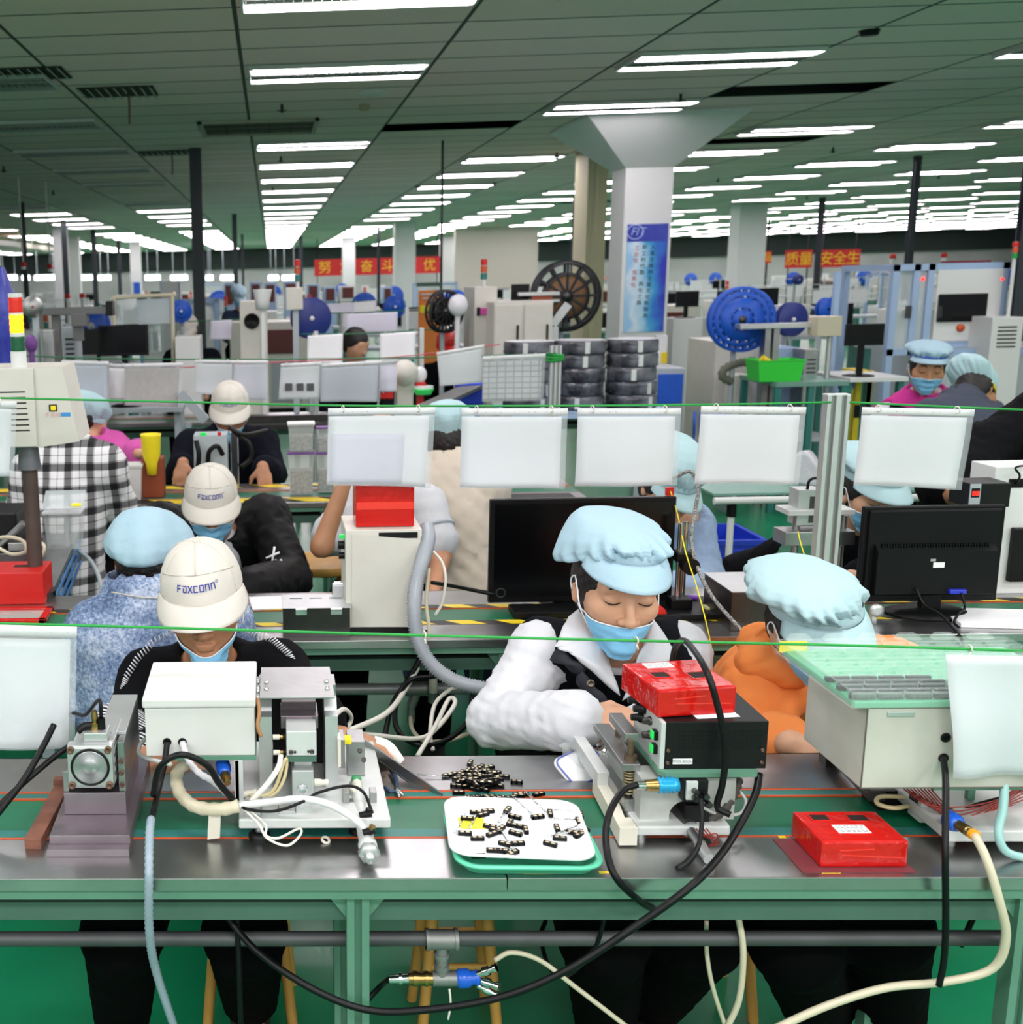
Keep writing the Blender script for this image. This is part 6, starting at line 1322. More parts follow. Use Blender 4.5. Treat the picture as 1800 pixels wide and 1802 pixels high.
# bar stand with clamp, plate and red knob
r = thing('bar_stand', 'black clamp stand with two steel rods beside the dark monitor', 'stand', (at(1205, 1080, 3.2).x, 3.25, TZ))
q = MB().m(M['blackm']); x_ = at(1205, 1080, 3.2).x; q.bx(x_-.1, x_+.12, 3.17, 3.36, TZ, TZ+.016, .002); q.build('base', parent=r)
q = MB().m(M['chrome']); zt_ = at(1200, 925, 3.22).z; q.cyl((x_-.006, 3.25, TZ+.016), (x_-.006, 3.25, zt_), .0075).cyl((x_+.014, 3.27, TZ+.016), (x_+.014, 3.27, zt_), .0075); q.build('rod', parent=r)
q = MB().m(M['black']); zc_ = at(1205, 985, 3.2).z; q.box((x_+.004, 3.25, zc_), (.05, .05, .03), None, .006).cyl((x_+.012, 3.2, zc_-.022), (x_+.012, 3.23, zc_-.022), .024); q.box((x_, 3.25, TZ+.03), (.06, .05, .03), None, .004); q.build('clamp', parent=r)
q = MB().m(M['redflat']); p_ = at(1150, 1070, 3.2); q.prism([(p_.x-.03, TZ+.016), (p_.x+.03, TZ+.016), (p_.x+.025, TZ+.03), (p_.x-.02, TZ+.04)], 'y', 3.18, 3.24); q.build('red_clip', label='red wedge on the black stand base behind the woman in the vest', cat='clip')
cable('braided_cable', mat('braid', '2b2c2e', .6, 0, .9, 250, dark='d5d5d0'), [J(1184, 842, 3.4), J(1215, 830, 3.38), J(1228, 860, 3.35), J(1222, 905, 3.3), J(1216, 950, 3.25), J(1228, 1000, 3.2), J(1250, 1045, 3.12), J(1278, 1080, 3.06), J(1308, 1112, 3.0)], .0055, 'black and white braided cable hanging beside the clamp stand')
cable('yellow_wire', M['yellow'], [J(1180, 865, 3.35), J(1192, 905, 3.3), J(1206, 970, 3.2), J(1225, 1030, 3.1), J(1240, 1085, 3.0), J(1252, 1140, 2.96)], .0016, 'thin yellow wire hanging past the clamp stand')
cable('yellow_wire', M['yellow'], [J(1404, 935, 3.2), J(1410, 960, 3.17), J(1420, 990, 3.15), J(1426, 1008, 3.14)], .0016, 'thin yellow wire on the small press fixture')
q = MB().m(M['redflat']); pbox(q, 1172, 1186, 858, 872, 3.36, .01); q.m(M['yellowtape']); pbox(q, 1176, 1190, 873, 890, 3.36, .01); q.bx(at(1180, 880, 3.36).x-.004, at(1180, 880, 3.36).x+.004, 3.37, 3.378, TZ, at(1180, 890, 3.36).z); q.build('warning_plate', label='small red and yellow plate at the top right corner of the dark monitor', cat='plate')
q = MB().m(mat('violet', '8a4ad0', .4)); q.cyl(atz(1208, 1050, TZ+.022), atz(1228, 1052, TZ+.022), .006); q.build('marker_pen', label='violet marker pen lying on the clamp stand base', cat='pen')
q = MB().m(mat('cream_pad', 'dcd9a4', .7)); p_ = atz(1258, 1070, TZ+.017); q.bx(p_.x-.03, p_.x+.03, p_.y-.015, p_.y+.02, TZ+.0165, TZ+.022); q.build('note_pad', label='cream note pad on the clamp stand base', cat='note pad')
q = MB().m(M['black']); pbox(q, 905, 1105, 1084, 1093, 3.2, .06, .002); z_ = at(1000, 1093, 3.2).z
q = MB().m(M['black']); q.bx(at(905, 1088, 3.2).x, at(1105, 1088, 3.2).x, 3.2, 3.29, TZ+.001, TZ+.02, .003); q.build('keyboard', label='thin black keyboard before the dark monitor', cat='keyboard')
# dark steel case right
Yk = 3.07; xa, xb = at(1285, 1090, Yk).x, at(1368, 1090, Yk).x; z1 = at(1320, 1040, Yk).z
r = thing('steel_case', 'dark steel case on the second bench left of the orange top', 'box', ((xa+xb)/2, Yk+.08, TZ))
q = MB().m(M['dark_steel']); q.bx(xa, xb+.03, Yk, Yk+.2, TZ, z1-.003, .002); q.build('case', parent=r)
q = MB().m(M['alu']); q.bx(xa-.003, xb+.033, Yk-.003, Yk+.203, z1-.003, z1, .001); q.build('case_lid', parent=r)
# small press fixture behind the post
Yk = 3.3; r = thing('press_fixture', 'small grey press fixture with guide posts behind the aluminium post', 'machine', (at(1443, 1000, Yk).x, Yk+.05, TZ))
def pf(nm, mt_, *a): q = MB().m(M[mt_]); pbox(q, *a); q.build(nm, parent=r)
pf('head', 'alu', 1403, 1446, 862, 925, Yk+.03, .06, .002); pf('cross_plate', 'alu_white', 1388, 1505, 898, 907, Yk, .09, .001); pf('guide_block', 'steel_dull', 1381, 1505, 936, 960, Yk, .08, .002)
for px in (1402, 1486):
 a, c = at(px, 907, Yk+.04), at(px-3, 936, Yk+.04); cyl_('guide_post', M['steel_dull'], r, a, c, .009)
for px in (1398, 1478): a = at(px, 960, Yk+.04); cyl_('leg', M['steel_dull'], r, a, (a.x, a.y, TZ+.012), .01)
pf('slot', 'dark_steel', 1424, 1440, 874, 920, Yk+.029, .002); q = MB().m(M['dark_steel']); x_ = at(1443, 1000, Yk).x; q.bx(x_-.11, x_+.1, Yk-.02, Yk+.1, TZ, TZ+.012, .001); q.build('base', parent=r)
cable('cable', M['black'], [J(1420, 862, 3.34), J(1425, 845, 3.34), J(1440, 842, 3.35), J(1448, 855, 3.36)], .004, 'black cable arching over the small press fixture')
q = MB().m(M['brown']); pbox(q, 1362, 1386, 1000, 1030, 3.25, .03, .002); q.m(M['alu']); pbox(q, 1360, 1387, 998, 1010, 3.248, .004, .001); q.m(M['brown']); p_ = at(1374, 1030, 3.25); q.bx(p_.x-.015, p_.x+.015, 3.25, 3.28, TZ, p_.z); q.build('stop_block', label='brown and silver stop block beside the press fixture', cat='block')
q = MB().m(M['alu']); c_ = at(1540, 1073, 3.15); q.lathe(c_, (0, -1, 0), [(0, 0), (0, .018), (.012, .018), (.014, .008), (.014, 0)], 20).bx(c_.x-.006, c_.x+.006, 3.15, 3.17, TZ, c_.z); q.build('hand_wheel', label='small silver hand wheel left of the back turned monitor', cat='wheel')
q = MB().m(M['paper']); p_ = atz(1745, 1092, TZ); q.box((p_.x+.02, p_.y, TZ+.006), (.25, .16, .01), rot(0, 0, -.15)); q.build('paper_stack', label='flat stack of white paper on the second bench at far right', cat='paper')
# white computer and counter at right
Yk = 3.4; xa = at(1742, 920, Yk).x; z1 = at(1760, 822, Yk).z
r = thing('computer_case', 'white computer case cut by the right edge on the second bench', 'computer', (xa+.12, Yk+.04, TZ))
q = MB().m(M['offwhite']); q.bx(xa, xa+.26, Yk, Yk+.12, TZ, z1, .003); q.build('case', parent=r)
q = MB().m(M['black']); q.bx(xa+.04, xa+.08, Yk-.004, Yk, z1-.06, z1-.035).bx(xa+.06, xa+.2, Yk-.02, Yk, TZ+.04, TZ+.2, .004); q.build('rear_sockets', parent=r)
cable('cable', M['black'], [(xa+.06, Yk-.005, z1-.05), (xa+.05, Yk-.03, z1-.02), (xa+.03, Yk-.04, z1+.005), (xa+.1, Yk+.0, z1+.006)], .003, parent=r)
Yc = 3.3; x0_, x1_ = at(1706, 870, Yc).x, at(1778, 870, Yc).x; z0_, z1_ = at(1740, 893, Yc).z, at(1740, 851, Yc).z
r = thing('digital_counter', 'small black digital counter with red digits above the monitor', 'counter', ((x0_+x1_)/2, Yc+.04, z0_))
q = MB().m(M['blackm']); q.bx(x0_, x1_, Yc, Yc+.1, z0_, z1_, .002); q.m(M['greypanel']).bx(x0_-.001, x0_+.028, Yc-.003, Yc, z0_, z1_); q.build('casing', parent=r)
q = MB().m(M['black']).bx(x0_+.003, x0_+.025, Yc-.004, Yc-.003, z0_+.03, z1_-.012); q.build('display', parent=r)
q = MB().m(M['redled']); 
for k in range(2):
 for (a_, b_) in (((0, 0), (0, .011)), ((.006, 0), (.006, .011)), ((0, 0), (.006, 0)), ((0, .011), (.006, .011)), ((0, .0055), (.006, .0055)))[:(5 if k else 5)]:
  ox, oz = x0_+.006+k*.01, z0_+.036; q.box((ox+(a_[0]+b_[0])/2, Yc-.0045, oz+(a_[1]+b_[1])/2), (max(.0018, b_[0]-a_[0]), .0008, max(.0018, b_[1]-a_[1])))
q.build('digits', parent=r)
q = MB().m(M['dark_steel']); q.bx(x1_-.02, x1_-.006, Yc+.08, Yc+.095, TZ, z0_); q.build('mounting_bar', parent=r)
# ---- left side: white enclosure on a rusty post, tower light, side bench
Yk = 3.45; za, zb = at(63, 787, Yk).z, at(63, 647, Yk).z
X_ = lambda px, py=720: at(px, py, Yk).x
r = thing('equipment_housing', 'white slatted equipment housing on a rusty post at the left edge', 'housing', (X_(50), Yk+.1, 0))
q = MB().m(M['beige']); q.prism([(X_(-60, 787), za), (X_(70, 787), za), (X_(139, 777), at(139, 777, Yk).z), (X_(109, 648), zb), (X_(-60, 650), zb)], 'y', Yk, Yk+.22); q.build('casing', parent=r)
q = MB().m(M['beige']); q.bx(X_(-60), X_(63), Yk-.012, Yk-.0005, za+.004, zb-.001, .002); q.build('vent_panel', parent=r)
for k in range(8): p_ = at(28, 690+9.7*k, Yk-.013); MB().m(M['black']).bx(at(-40, 700, Yk).x, at(46+.7*k, 700, Yk).x, Yk-.0135, Yk-.012, p_.z-.0018, p_.z+.0018).build('vent_slot', parent=r)
q = MB().m(M['black']); pbox(q, 86, 100, 712, 724, Yk-.003, .004); q.m(M['yellow']); pbox(q, 89, 98, 714, 722, Yk-.005, .003); q.build('switch', parent=r)
q = MB().m(mat('blue_sticker', '3c8fd0', .5)); pbox(q, 107, 124, 726, 733, Yk-.001, .002); q.build('blue_label', parent=r)
flat_text('不合格', .017, mat('faded_red', 'd8a8a0', .6), tuple(at(93, 731, Yk-.002)), 'red_writing', r)
q = MB().m(mat('rust_post', '5a4a44', .6, .4, .7, 10, dark='3c3230')); a, c = at(50, 787, Yk+.06), at(50, 990, Yk+.06); q.cyl((a.x, Yk+.06, TZ-.0), (a.x, Yk+.06, za-.05), .024); q.m(mat('grey_hub', '6a6e72', .5, .4)).cyl((a.x, Yk+.06, za-.075), (a.x, Yk+.06, za), .036, .03); q.build('post', parent=r)
q = MB().m(M['dark_steel']); q.cyl((a.x, Yk+.06, TZ), (a.x, Yk+.06, TZ+.02), .06); q.build('post_flange', parent=r)
Yt = 3.5; tx = at(31, 600, Yt).x
r = thing('tower_light', 'lit three colour tower light on the white housing', 'tower light', (tx, Yt, zb))
zz = lambda py: at(30, py, Yt).z
hw_ = .021
q = MB().m(M['offwhite']); q.cyl((tx, Yt, zb), (tx, Yt, zz(618)), .024).cyl((tx, Yt, zz(523)), (tx, Yt, zz(516)), hw_).cyl((tx, Yt, zz(553)), (tx, Yt, zz(550)), hw_+.001).cyl((tx, Yt, zz(592)), (tx, Yt, zz(586)), hw_+.001); q.build('stem', parent=r)
for a_, b_, mt_ in ((523, 550, mat('red_lens', 'd02a1c', .25, emit=.25)), (553, 586, mat('amber_lens', 'ff9a1a', .25, emit=3.0, ecol='ff8a10')), (592, 618, mat('green_lens', '1e5a3a', .25))):
 q = MB().m(mt_); n_ = 3; q.lathe((tx, Yt, zz(b_)), (0, 0, 1), sum([[((zz(a_)-zz(b_))*(k/n_)+.0005, hw_-.0008), ((zz(a_)-zz(b_))*(k+.5)/n_, hw_+.0008)] for k in range(n_)], [])+[(zz(a_)-zz(b_), hw_-.0008)], 24); q.build('lens', parent=r)
# side bench running away at left
r = thing('side_bench', 'stainless side bench with blue edge rails at far left', 'workbench', (-.85, 4.3, 0))
xe0, xe1 = at(92, 1046, 3.56).x, at(140, 945, 4.5).x
q = MB().m(M['steel_dull']); q.raw([(-1.7, 3.56, TZ), (xe0, 3.56, TZ), (xe1, 4.6, TZ), (-1.7, 4.6, TZ), (-1.7, 3.56, TZ-.02), (xe0, 3.56, TZ-.02), (xe1, 4.6, TZ-.02), (-1.7, 4.6, TZ-.02)], [(0, 1, 2, 3), (7, 6, 5, 4), (0, 4, 5, 1), (1, 5, 6, 2), (2, 6, 7, 3), (3, 7, 4, 0)], False); q.build('worktop', parent=r)
q = MB().m(mat('edge_blue', '4a84c4', .4)); 
for dz in (.02, .06, .1): q.box(((xe0+xe1)/2+.004, 4.08, TZ-dz-.01), (.006, 1.05, .012), rot(0, 0, -math.atan2(xe1-xe0, 1.04)))
q.build('edge_rail', parent=r)
for x_, y_ in ((xe0-.05, 3.62), (xe1-.05, 4.5), (-1.6, 3.62), (-1.6, 4.5)): MB().m(M['greypanel']).bx(x_-.02, x_+.02, y_-.02, y_+.02, 0, TZ-.02).build('leg', parent=r)
Yk = 3.42; xa, xb = at(-40, 1040, Yk).x, at(70, 1040, Yk).x; z1 = at(30, 1008, Yk).z
r = thing('red_box', 'red board box with a slot on the bench at the left edge', 'box', ((xa+xb)/2, Yk+.07, TZ))
q = MB().m(M['redflat']); q.bx(xa, xb+.012, Yk, Yk+.15, TZ, z1, .003); q.build('box_body', parent=r)
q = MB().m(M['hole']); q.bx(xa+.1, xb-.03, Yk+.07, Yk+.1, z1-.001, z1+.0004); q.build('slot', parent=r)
r = thing('red_frame_tray', 'shallow tray with a red rim at the left edge of the second bench', 'tray', (at(20, 1085, 3.15).x, 3.15, TZ))
p0, p1 = atz(-40, 1094, TZ+.01), atz(92, 1072, TZ+.01); q = MB().m(M['red']); w_ = .02
q.bx(p0.x, p1.x, p0.y, p0.y+w_, TZ, TZ+.014, .002).bx(p0.x, p1.x, p0.y+.12, p0.y+.12+w_, TZ, TZ+.014, .002).bx(p1.x-w_, p1.x, p0.y, p0.y+.14, TZ, TZ+.014, .002); q.build('rim', parent=r)
MB().m(M['clear']).bx(p0.x, p1.x-w_, p0.y+w_, p0.y+.12, TZ+.006, TZ+.008).build('glass', parent=r)
def tub(label, px0, px1, py0, py1, Y, mt='clear', lid=None, group=None, z0=None, fill=None, name='plastic_tub'):
 a, c = at(px0, py1, Y), at(px1, py1, Y); z0 = a.z if z0 is None else z0; z1 = at((px0+px1)/2, py0, Y).z; w_ = c.x-a.x; d_ = w_*.75
 r = thing(name, label, 'tub', ((a.x+c.x)/2, Y+d_/2, z0), group); cx, cy = (a.x+c.x)/2, Y+d_/2
 L = []
 for s_, z_ in ((.86, z0), (.88, z0+.004), (1, z1-.008), (1.05, z1-.006), (1.05, z1)): L += [(cx-w_/2*s_, cy-d_/2*s_, z_), (cx+w_/2*s_, cy-d_/2*s_, z_), (cx+w_/2*s_, cy+d_/2*s_, z_), (cx-w_/2*s_, cy+d_/2*s_, z_)]
 q = MB().m(M[mt]); q.raw(L, [(j*4+i, j*4+(i+1) % 4, j*4+4+(i+1) % 4, j*4+4+i) for j in range(4) for i in range(4)]+[(3, 2, 1, 0)], False); q.build('tub_body', parent=r)
 if lid: MB().m(M[lid]).bx(cx-w_*.54, cx+w_*.54, cy-d_*.54, cy+d_*.54, z1, z1+.008, .002).build('tub_lid', parent=r)
 if fill: MB().m(fill).bx(cx-w_*.43, cx+w_*.43, cy-d_*.43, cy+d_*.43, z0+.006, z0+(z1-z0)*.6, .004).build('contents', parent=r)
 return r
FILL = mat('parts_fill', '8d8a84', .5, 0, .9, 90, dark='3a3836')
tub('clear plastic tub with a film lid on the left side bench', 78, 142, 905, 942, 4.15, 'clear', 'filmw', z0=TZ)
q = MB().m(M['glassy']); p_ = at(108, 885, 4.1); q.box((p_.x, 4.16, p_.z), (.15, .13, .006), rot(.35, 0, .05), .002); q.bx(p_.x-.01, p_.x+.002, 4.2, 4.21, TZ, p_.z); q.m(M['yellow']).box((p_.x+.05, 4.12, p_.z-.012), (.035, .02, .003), rot(.35, 0, 0)); q.build('clear_cover', label='clear plastic cover with a yellow sticker above the left tub', cat='cover')
r = thing('side_machine', 'dark machine with levers and wires on the left side bench', 'machine', (at(15, 940, 3.9).x, 3.95, TZ))
q = MB().m(M['dark_steel']); x_ = at(15, 940, 3.9).x; q.bx(x_-.2, x_+.08, 3.85, 4.1, TZ, TZ+.06, .004); q.build('base', parent=r)
q = MB().m(M['blackm']); q.bx(x_-.2, x_+.02, 3.95, 4.15, TZ+.06, TZ+.18, .006); q.m(M['steel_dull']).cyl((x_-.05, 3.9, TZ+.06), (x_+.06, 3.88, TZ+.16), .012).bx(x_+.0, x_+.09, 3.88, 3.93, TZ+.06, TZ+.09, .003).cyl((x_+.07, 3.9, TZ+.09), (x_+.07, 3.9, TZ+.2), .01); q.build('lever_head', parent=r)
for k, pts in enumerate(([J(-10, 948, 3.7), J(15, 945, 3.65), J(40, 952, 3.65), J(45, 970, 3.65), J(20, 975, 3.7), J(-10, 960, 3.75)], [J(65, 950, 3.75), J(78, 962, 3.7), J(72, 980, 3.7), J(60, 982, 3.7)])): cable('white_hose', M['ivory'], pts, .006, 'ivory hose loop %s the rusty post' % ('left of', 'right of')[k], 'hose')
cable('grey_cable', M['greypanel'], [J(138, 970, 4.3), J(158, 985, 4.2), J(172, 1010, 4.1), J(181, 1045, 4.0), J(183, 1075, 3.95)], .008, 'grey hose hanging at the end of the left side bench', 'hose')
# ================================================================ third and fourth benches, background machines
B3 = 4.98
r3 = bench('conveyor_bench', 'third conveyor bench with yellow and black hazard tape', B3, -2.6, 1.35, [], [-1.2, .25, 1.2])
stripes(r3, -2.55, 1.3, B3+.02, B3+.12, TZ, .26); stripes(r3, -2.55, 1.3, B3+.38, B3+.46, TZ, .22)
bench('conveyor_bench', 'fourth conveyor bench with dark belts behind the cap man', 7.9, -4, 2.3, [], [-2, 0, 1.8])
# right part of the third row: teal topped table on white pipe frame
r = thing('pipe_table', 'teal topped table on a white pipe frame behind the aluminium post', 'table', (2.3, 5.3, 0))
xa, xb = at(1225, 870, 5.2).x, at(1600, 870, 5.2).x; zt = at(1300, 868, 5.0).z
MB().m(mat('teal_top', '6f9a8c', .4)).bx(xa, xb, 5.0, 5.5, zt-.01, zt).build('table_top', parent=r)
q = MB().m(M['offwhite']); q.cyl((xa, 4.99, zt-.03), (xb, 4.99, zt-.03), .016).cyl((xa, 5.5, zt-.03), (xb, 5.5, zt-.03), .016); q.build('rail', parent=r)
for x_ in (xa+.08, xa+.6, xb-.05):
 for y_ in (5.0, 5.48): MB().m(M['offwhite']).cyl((x_, y_, 0), (x_, y_, zt-.03), .014).m(M['black']).cyl((x_, y_, zt-.1), (x_, y_, zt-.02), .02).build('leg', parent=r)
q = MB().m(mat('wrap_bag', 'd9dbe0', .2, 0, 0, 1, .6, 20, alpha=.8)); p_ = at(1430, 840, 5.2); q.grid(lambda u, v: Vector((p_.x+.13*(u-.5)*2*.9, 5.15+.1*math.cos(u*PI*2)*.5, zt+.005+.13*v*(.8+.25*math.sin(9*u)+.1*math.sin(17*u+4*v)))), 24, 8, False, .05); q.build('plastic_bag', label='crumpled clear plastic bag on the teal table', cat='bag')
# round wooden stool and blue crate
c_ = at(568, 985, 4.25); zs = c_.z
def stool(label, x, y, zt, rad=.15, group='round wooden stools'):
 r = thing('wooden_stool', label, 'stool', (x, y, 0), group)
 MB().m(M['wood']).lathe((x, y, zt-.035), (0, 0, 1), [(0, 0), (0, rad*.9), (.008, rad), (.03, rad), (.035, rad*.96), (.035, 0)], 28).build('seat', parent=r)
 for k in range(4):
  a = PI/4+k*PI/2; MB().m(M['wood']).cyl((x+rad*.62*math.cos(a), y+rad*.62*math.sin(a), zt-.035), (x+rad*.95*math.cos(a), y+rad*.95*math.sin(a), 0), .014, .012, 10).build('leg', parent=r)
 q = MB().m(M['wood'])
 for k in range(4): a, b_ = PI/4+k*PI/2, PI/4+(k+1)*PI/2; q.cyl((x+rad*.8*math.cos(a), y+rad*.8*math.sin(a), zt*.5), (x+rad*.8*math.cos(b_), y+rad*.8*math.sin(b_), zt*.5), .008, n=8)
 q.build('stretcher', parent=r); return r
stool('round wooden stool left of the white controller cabinet', c_.x, 4.25, zs)
stool('wooden stool under the front bench, its legs left of the bench leg', at(440, 1700, 2.5).x, 2.5, .385, .15); stool('wooden stool under the front bench, its legs behind the blue air coupling', at(800, 1700, 2.45).x, 2.45, .385, .13); stool('wooden stool under the woman in the vest', at(1230, 1700, 2.55).x, 2.55, .385, .14)
for k, (px, l) in enumerate(((312, 'left'), (585, 'middle'))):
 pass
p_ = atz(1292, 1036, 0); s_ = mpp(1292, 1000, p_.y)
r = thing('crate', 'blue plastic crate on the green floor behind the clamp stand', 'crate', (p_.x, p_.y+.2, 0))
w_, d_, h_ = 96*s_, .42, .27; x0_, y0_ = p_.x-w_/2, p_.y
q = MB().m(M['crateblue']); t_ = .012
q.bx(x0_, x0_+w_, y0_, y0_+t_, 0, h_, .003).bx(x0_, x0_+w_, y0_+d_-t_, y0_+d_, 0, h_, .003).bx(x0_, x0_+t_, y0_, y0_+d_, 0, h_, .003).bx(x0_+w_-t_, x0_+w_, y0_, y0_+d_, 0, h_, .003).bx(x0_, x0_+w_, y0_, y0_+d_, 0, .012); q.build('crate_body', parent=r)
q = MB().m(M['crateblue']); q.bx(x0_-.012, x0_+w_+.012, y0_-.012, y0_, h_-.03, h_, .003).bx(x0_-.012, x0_, y0_, y0_+d_, h_-.03, h_, .003).bx(x0_+w_, x0_+w_+.012, y0_, y0_+d_, h_-.03, h_, .003); q.build('crate_rim', parent=r)
q = MB().m(M['crateblue']); q.bx(p_.x-.06, p_.x+.05, y0_-.014, y0_, h_-.09, h_-.05, .004); q.build('handle', parent=r)
# row 3 objects
zt3 = TZ
r = thing('tape_dispenser', 'yellow dispenser cup on a brown stand on the third bench', 'dispenser', (at(270, 860, 5.15).x, 5.2, TZ))
x_ = at(270, 860, 5.15).x; zc_ = at(270, 815, 5.15).z; z1 = at(270, 763, 5.15).z
q = MB().m(M['brown']); q.bx(at(250, 860, 5.15).x, at(288, 860, 5.15).x, 5.15, 5.26, TZ, zc_+.02, .004); q.m(M['redflat']).bx(at(243, 860, 5.15).x, at(250, 860, 5.15).x, 5.15, 5.2, TZ+.04, TZ+.12); q.build('stand', parent=r)
q = MB().m(M['yellow']); q.lathe((x_-.003, 5.14, zc_-.05), (0, 0, 1), [(0, 0), (0, .022), (.05, .026), (.09, .04), (z1-zc_+.04, .045), (z1-zc_+.05, .048), (z1-zc_+.05, .04), (.1, .034), (.1, 0)], 20); q.build('cup', parent=r)
tub('milky lidded tub on the third bench left of the yellow dispenser', 196, 250, 822, 866, 5.1, 'filmw', 'offwhite', z0=TZ, fill=FILL)
k_ = 0
for px0, px1, py0, py1, Y, l, lid in ((508, 553, 800, 858, 5.15, 'lower purple lidded tub of parts in the near stack', 'purple'), (508, 553, 748, 796, 5.15, 'upper purple lidded tub of parts in the near stack', 'offwhite'), (558, 590, 800, 858, 5.2, 'lower tub of parts in the stack behind the lavender sleeve', 'purple'), (558, 590, 755, 797, 5.2, 'upper tub of parts in the stack behind the lavender sleeve', 'purple')):
 tub(l, px0, px1, py0, py1, Y, 'clear', lid, 'parts tubs on the third bench', z0=TZ if py1 > 820 else at((px0+px1)/2, 796, Y).z, fill=FILL)
Yk = 5.2; r = thing('tube_controller', 'grey control box with coiled tubes before the navy shirted man', 'control box', (at(370, 840, Yk).x, Yk+.05, TZ))
q = MB().m(M['greypanel']); pbox(q, 341, 400, 766, 838, Yk, .14, .004); z0_ = at(370, 838, Yk).z; x_ = at(370, 838, Yk).x; q.bx(x_-.06, x_+.06, Yk+.02, Yk+.12, TZ, z0_); q.build('casing', parent=r)
q = MB().m(M['greenled']); pbox(q, 352, 363, 762, 767, Yk, .02); q.m(M['redflat']); pbox(q, 383, 389, 761, 767, Yk, .02); q.build('button', parent=r)
for pts in ([J(345, 775, Yk-.03), J(350, 800, Yk-.04), J(347, 830, Yk-.03)], [J(366, 820, Yk-.01), J(368, 795, Yk-.04), J(382, 785, Yk-.04), J(392, 800, Yk-.02)], [J(412, 760, Yk), J(438, 780, Yk), J(442, 805, Yk), J(425, 822, Yk)], [J(402, 752, Yk), J(430, 765, Yk), J(470, 758, Yk+.1)]):
 cable('coil_tube', M['rubber'] if pts[0].x < .0 else M['greypanel'], pts, .011, parent=r)
q = MB().m(M['chrome']); pbox(q, 406, 420, 760, 858, Yk+.02, .03, .004); q.build('pillar_rod', parent=r)
# second row of sleeves on ropes, farther back
rope('dark green rope across the third row of documents', [(-20, 624, 6.48), (250, 632, 6.48), (700, 630, 6.48), (980, 622, 6.48)], .004, 'ropedark')
cable('string', mat('pink_string', 'c0485a', .6), [J(300, 648, 6.5), J(500, 637, 6.5), J(700, 628, 6.5), J(880, 606, 6.5)], .003, 'thin pink string behind the third row of documents', 'string')
M['brownsheet'] = mat('printed_sheet', 'b0a698', .7, 0, .6, 40, .1, 14, dark='8e8478'); M['greysheet'] = mat('grey_sheet', 'c3c8d6', .5, 0, .2, 6); m_, nt_, b_ = node_mat('printed_form', .7); br_ = bricks(nt_, .045, .03, 'd9dad9', 'c9cbcb', '8d9092', .0035); mp_ = nt_.nodes.new('ShaderNodeMapping'); mp_.inputs['Rotation'].default_value = (PI/2, 0, 0); tc_ = nt_.nodes.new('ShaderNodeTexCoord'); nt_.links.new(tc_.outputs['Object'], mp_.inputs['Vector']); nt_.links.new(mp_.outputs['Vector'], br_.inputs['Vector']); nt_.links.new(br_.outputs['Color'], b_.inputs['Base Color']); M['printsheet'] = m_
for k, (c, mt_, l) in enumerate((((108, 634, 192, 636, 112, 709, 194, 708), 'greysheet', 'bluish document sleeve left of the brown printed one'), ((192, 640, 222, 641, 192, 705, 222, 705), 'paper', 'white document half hidden behind the brown printed one'), ((218, 640, 322, 638, 219, 713, 318, 717), 'brownsheet', 'brown printed document sleeve in the third row'), ((343, 633, 412, 634, 342, 692, 411, 698), 'paper', 'white document left of the cream cap in the third row'), ((410, 634, 472, 634, 411, 702, 472, 705), 'paper2', 'white document above the cream cap in the third row'),
        ((494, 640, 566, 637, 490, 703, 564, 701), 'paper', 'document with three small pictures in the third row'), ((566, 640, 672, 634, 563, 707, 668, 707), 'greysheet', 'bluish grey document sleeve in the third row'), ((668, 636, 700, 633, 668, 690, 700, 690), 'paper2', 'lavender document right of the bluish grey sleeve'), ((768, 620, 852, 606, 774, 680, 850, 673), 'paper', 'tilted document with small printed marks in the third row'), ((850, 627, 960, 622, 848, 707, 956, 704), 'printsheet', 'printed form in a sleeve left of the farther profile post'))):
 sleeve(l, c[0:2], c[2:4], c[4:6], c[6:8], 6.45 if k not in (1, 7) else 6.54, mt_, strip=True, clips=2 if k % 2 else 1, film=k not in (1, 7))
o = None
for px in (508, 528, 546): p_ = at(px, 681, 6.43); MB().m(mat('photo_dark', '4a4d50', .5)).bx(p_.x-.02, p_.x+.02, 6.428, 6.432, p_.z-.02, p_.z+.02).build('picture', label='small dark picture on the third row document, %s of three' % {508: 'left', 528: 'middle', 546: 'right'}[px], cat='picture')
for k, (c, l, Y) in enumerate((((541, 590, 607, 586, 540, 640, 606, 641), 'white document hanging beside the navy disc', 7.6), ((606, 552, 705, 548, 606, 586, 704, 585), 'long white document before the blue reel far back', 9.4), ((668, 587, 735, 582, 668, 636, 734, 632), 'lavender document hanging behind the third row', 7.6), ((575, 535, 625, 533, 575, 553, 624, 551), 'small white document left of the blue reel far back', 10.5), ((620, 532, 665, 528, 620, 551, 664, 548), 'small white document before the blue reel far back', 10.5), ((370, 564, 410, 562, 368, 598, 408, 598), 'white document right of the thick dark post', 9))):
 sleeve(l, c[0:2], c[2:4], c[4:6], c[6:8], Y, ['paper', 'paper2'][k % 2], strip=False, clips=1, film=False)
rope('thin green rope holding the far documents', [(530, 588, 7.62), (640, 587, 7.62), (760, 580, 7.62)], .004, 'ropedark')
rope('thin green rope before the far blue reels', [(560, 551, 9.45), (640, 550, 9.45), (720, 546, 9.45)], .004, 'ropedark'); rope('thin green rope beside the far blue reels', [(560, 533, 10.55), (680, 528, 10.55)], .004, 'ropedark')
rope('thin green rope right of the thick dark post', [(330, 566, 9.02), (430, 561, 9.02)], .004, 'ropedark')
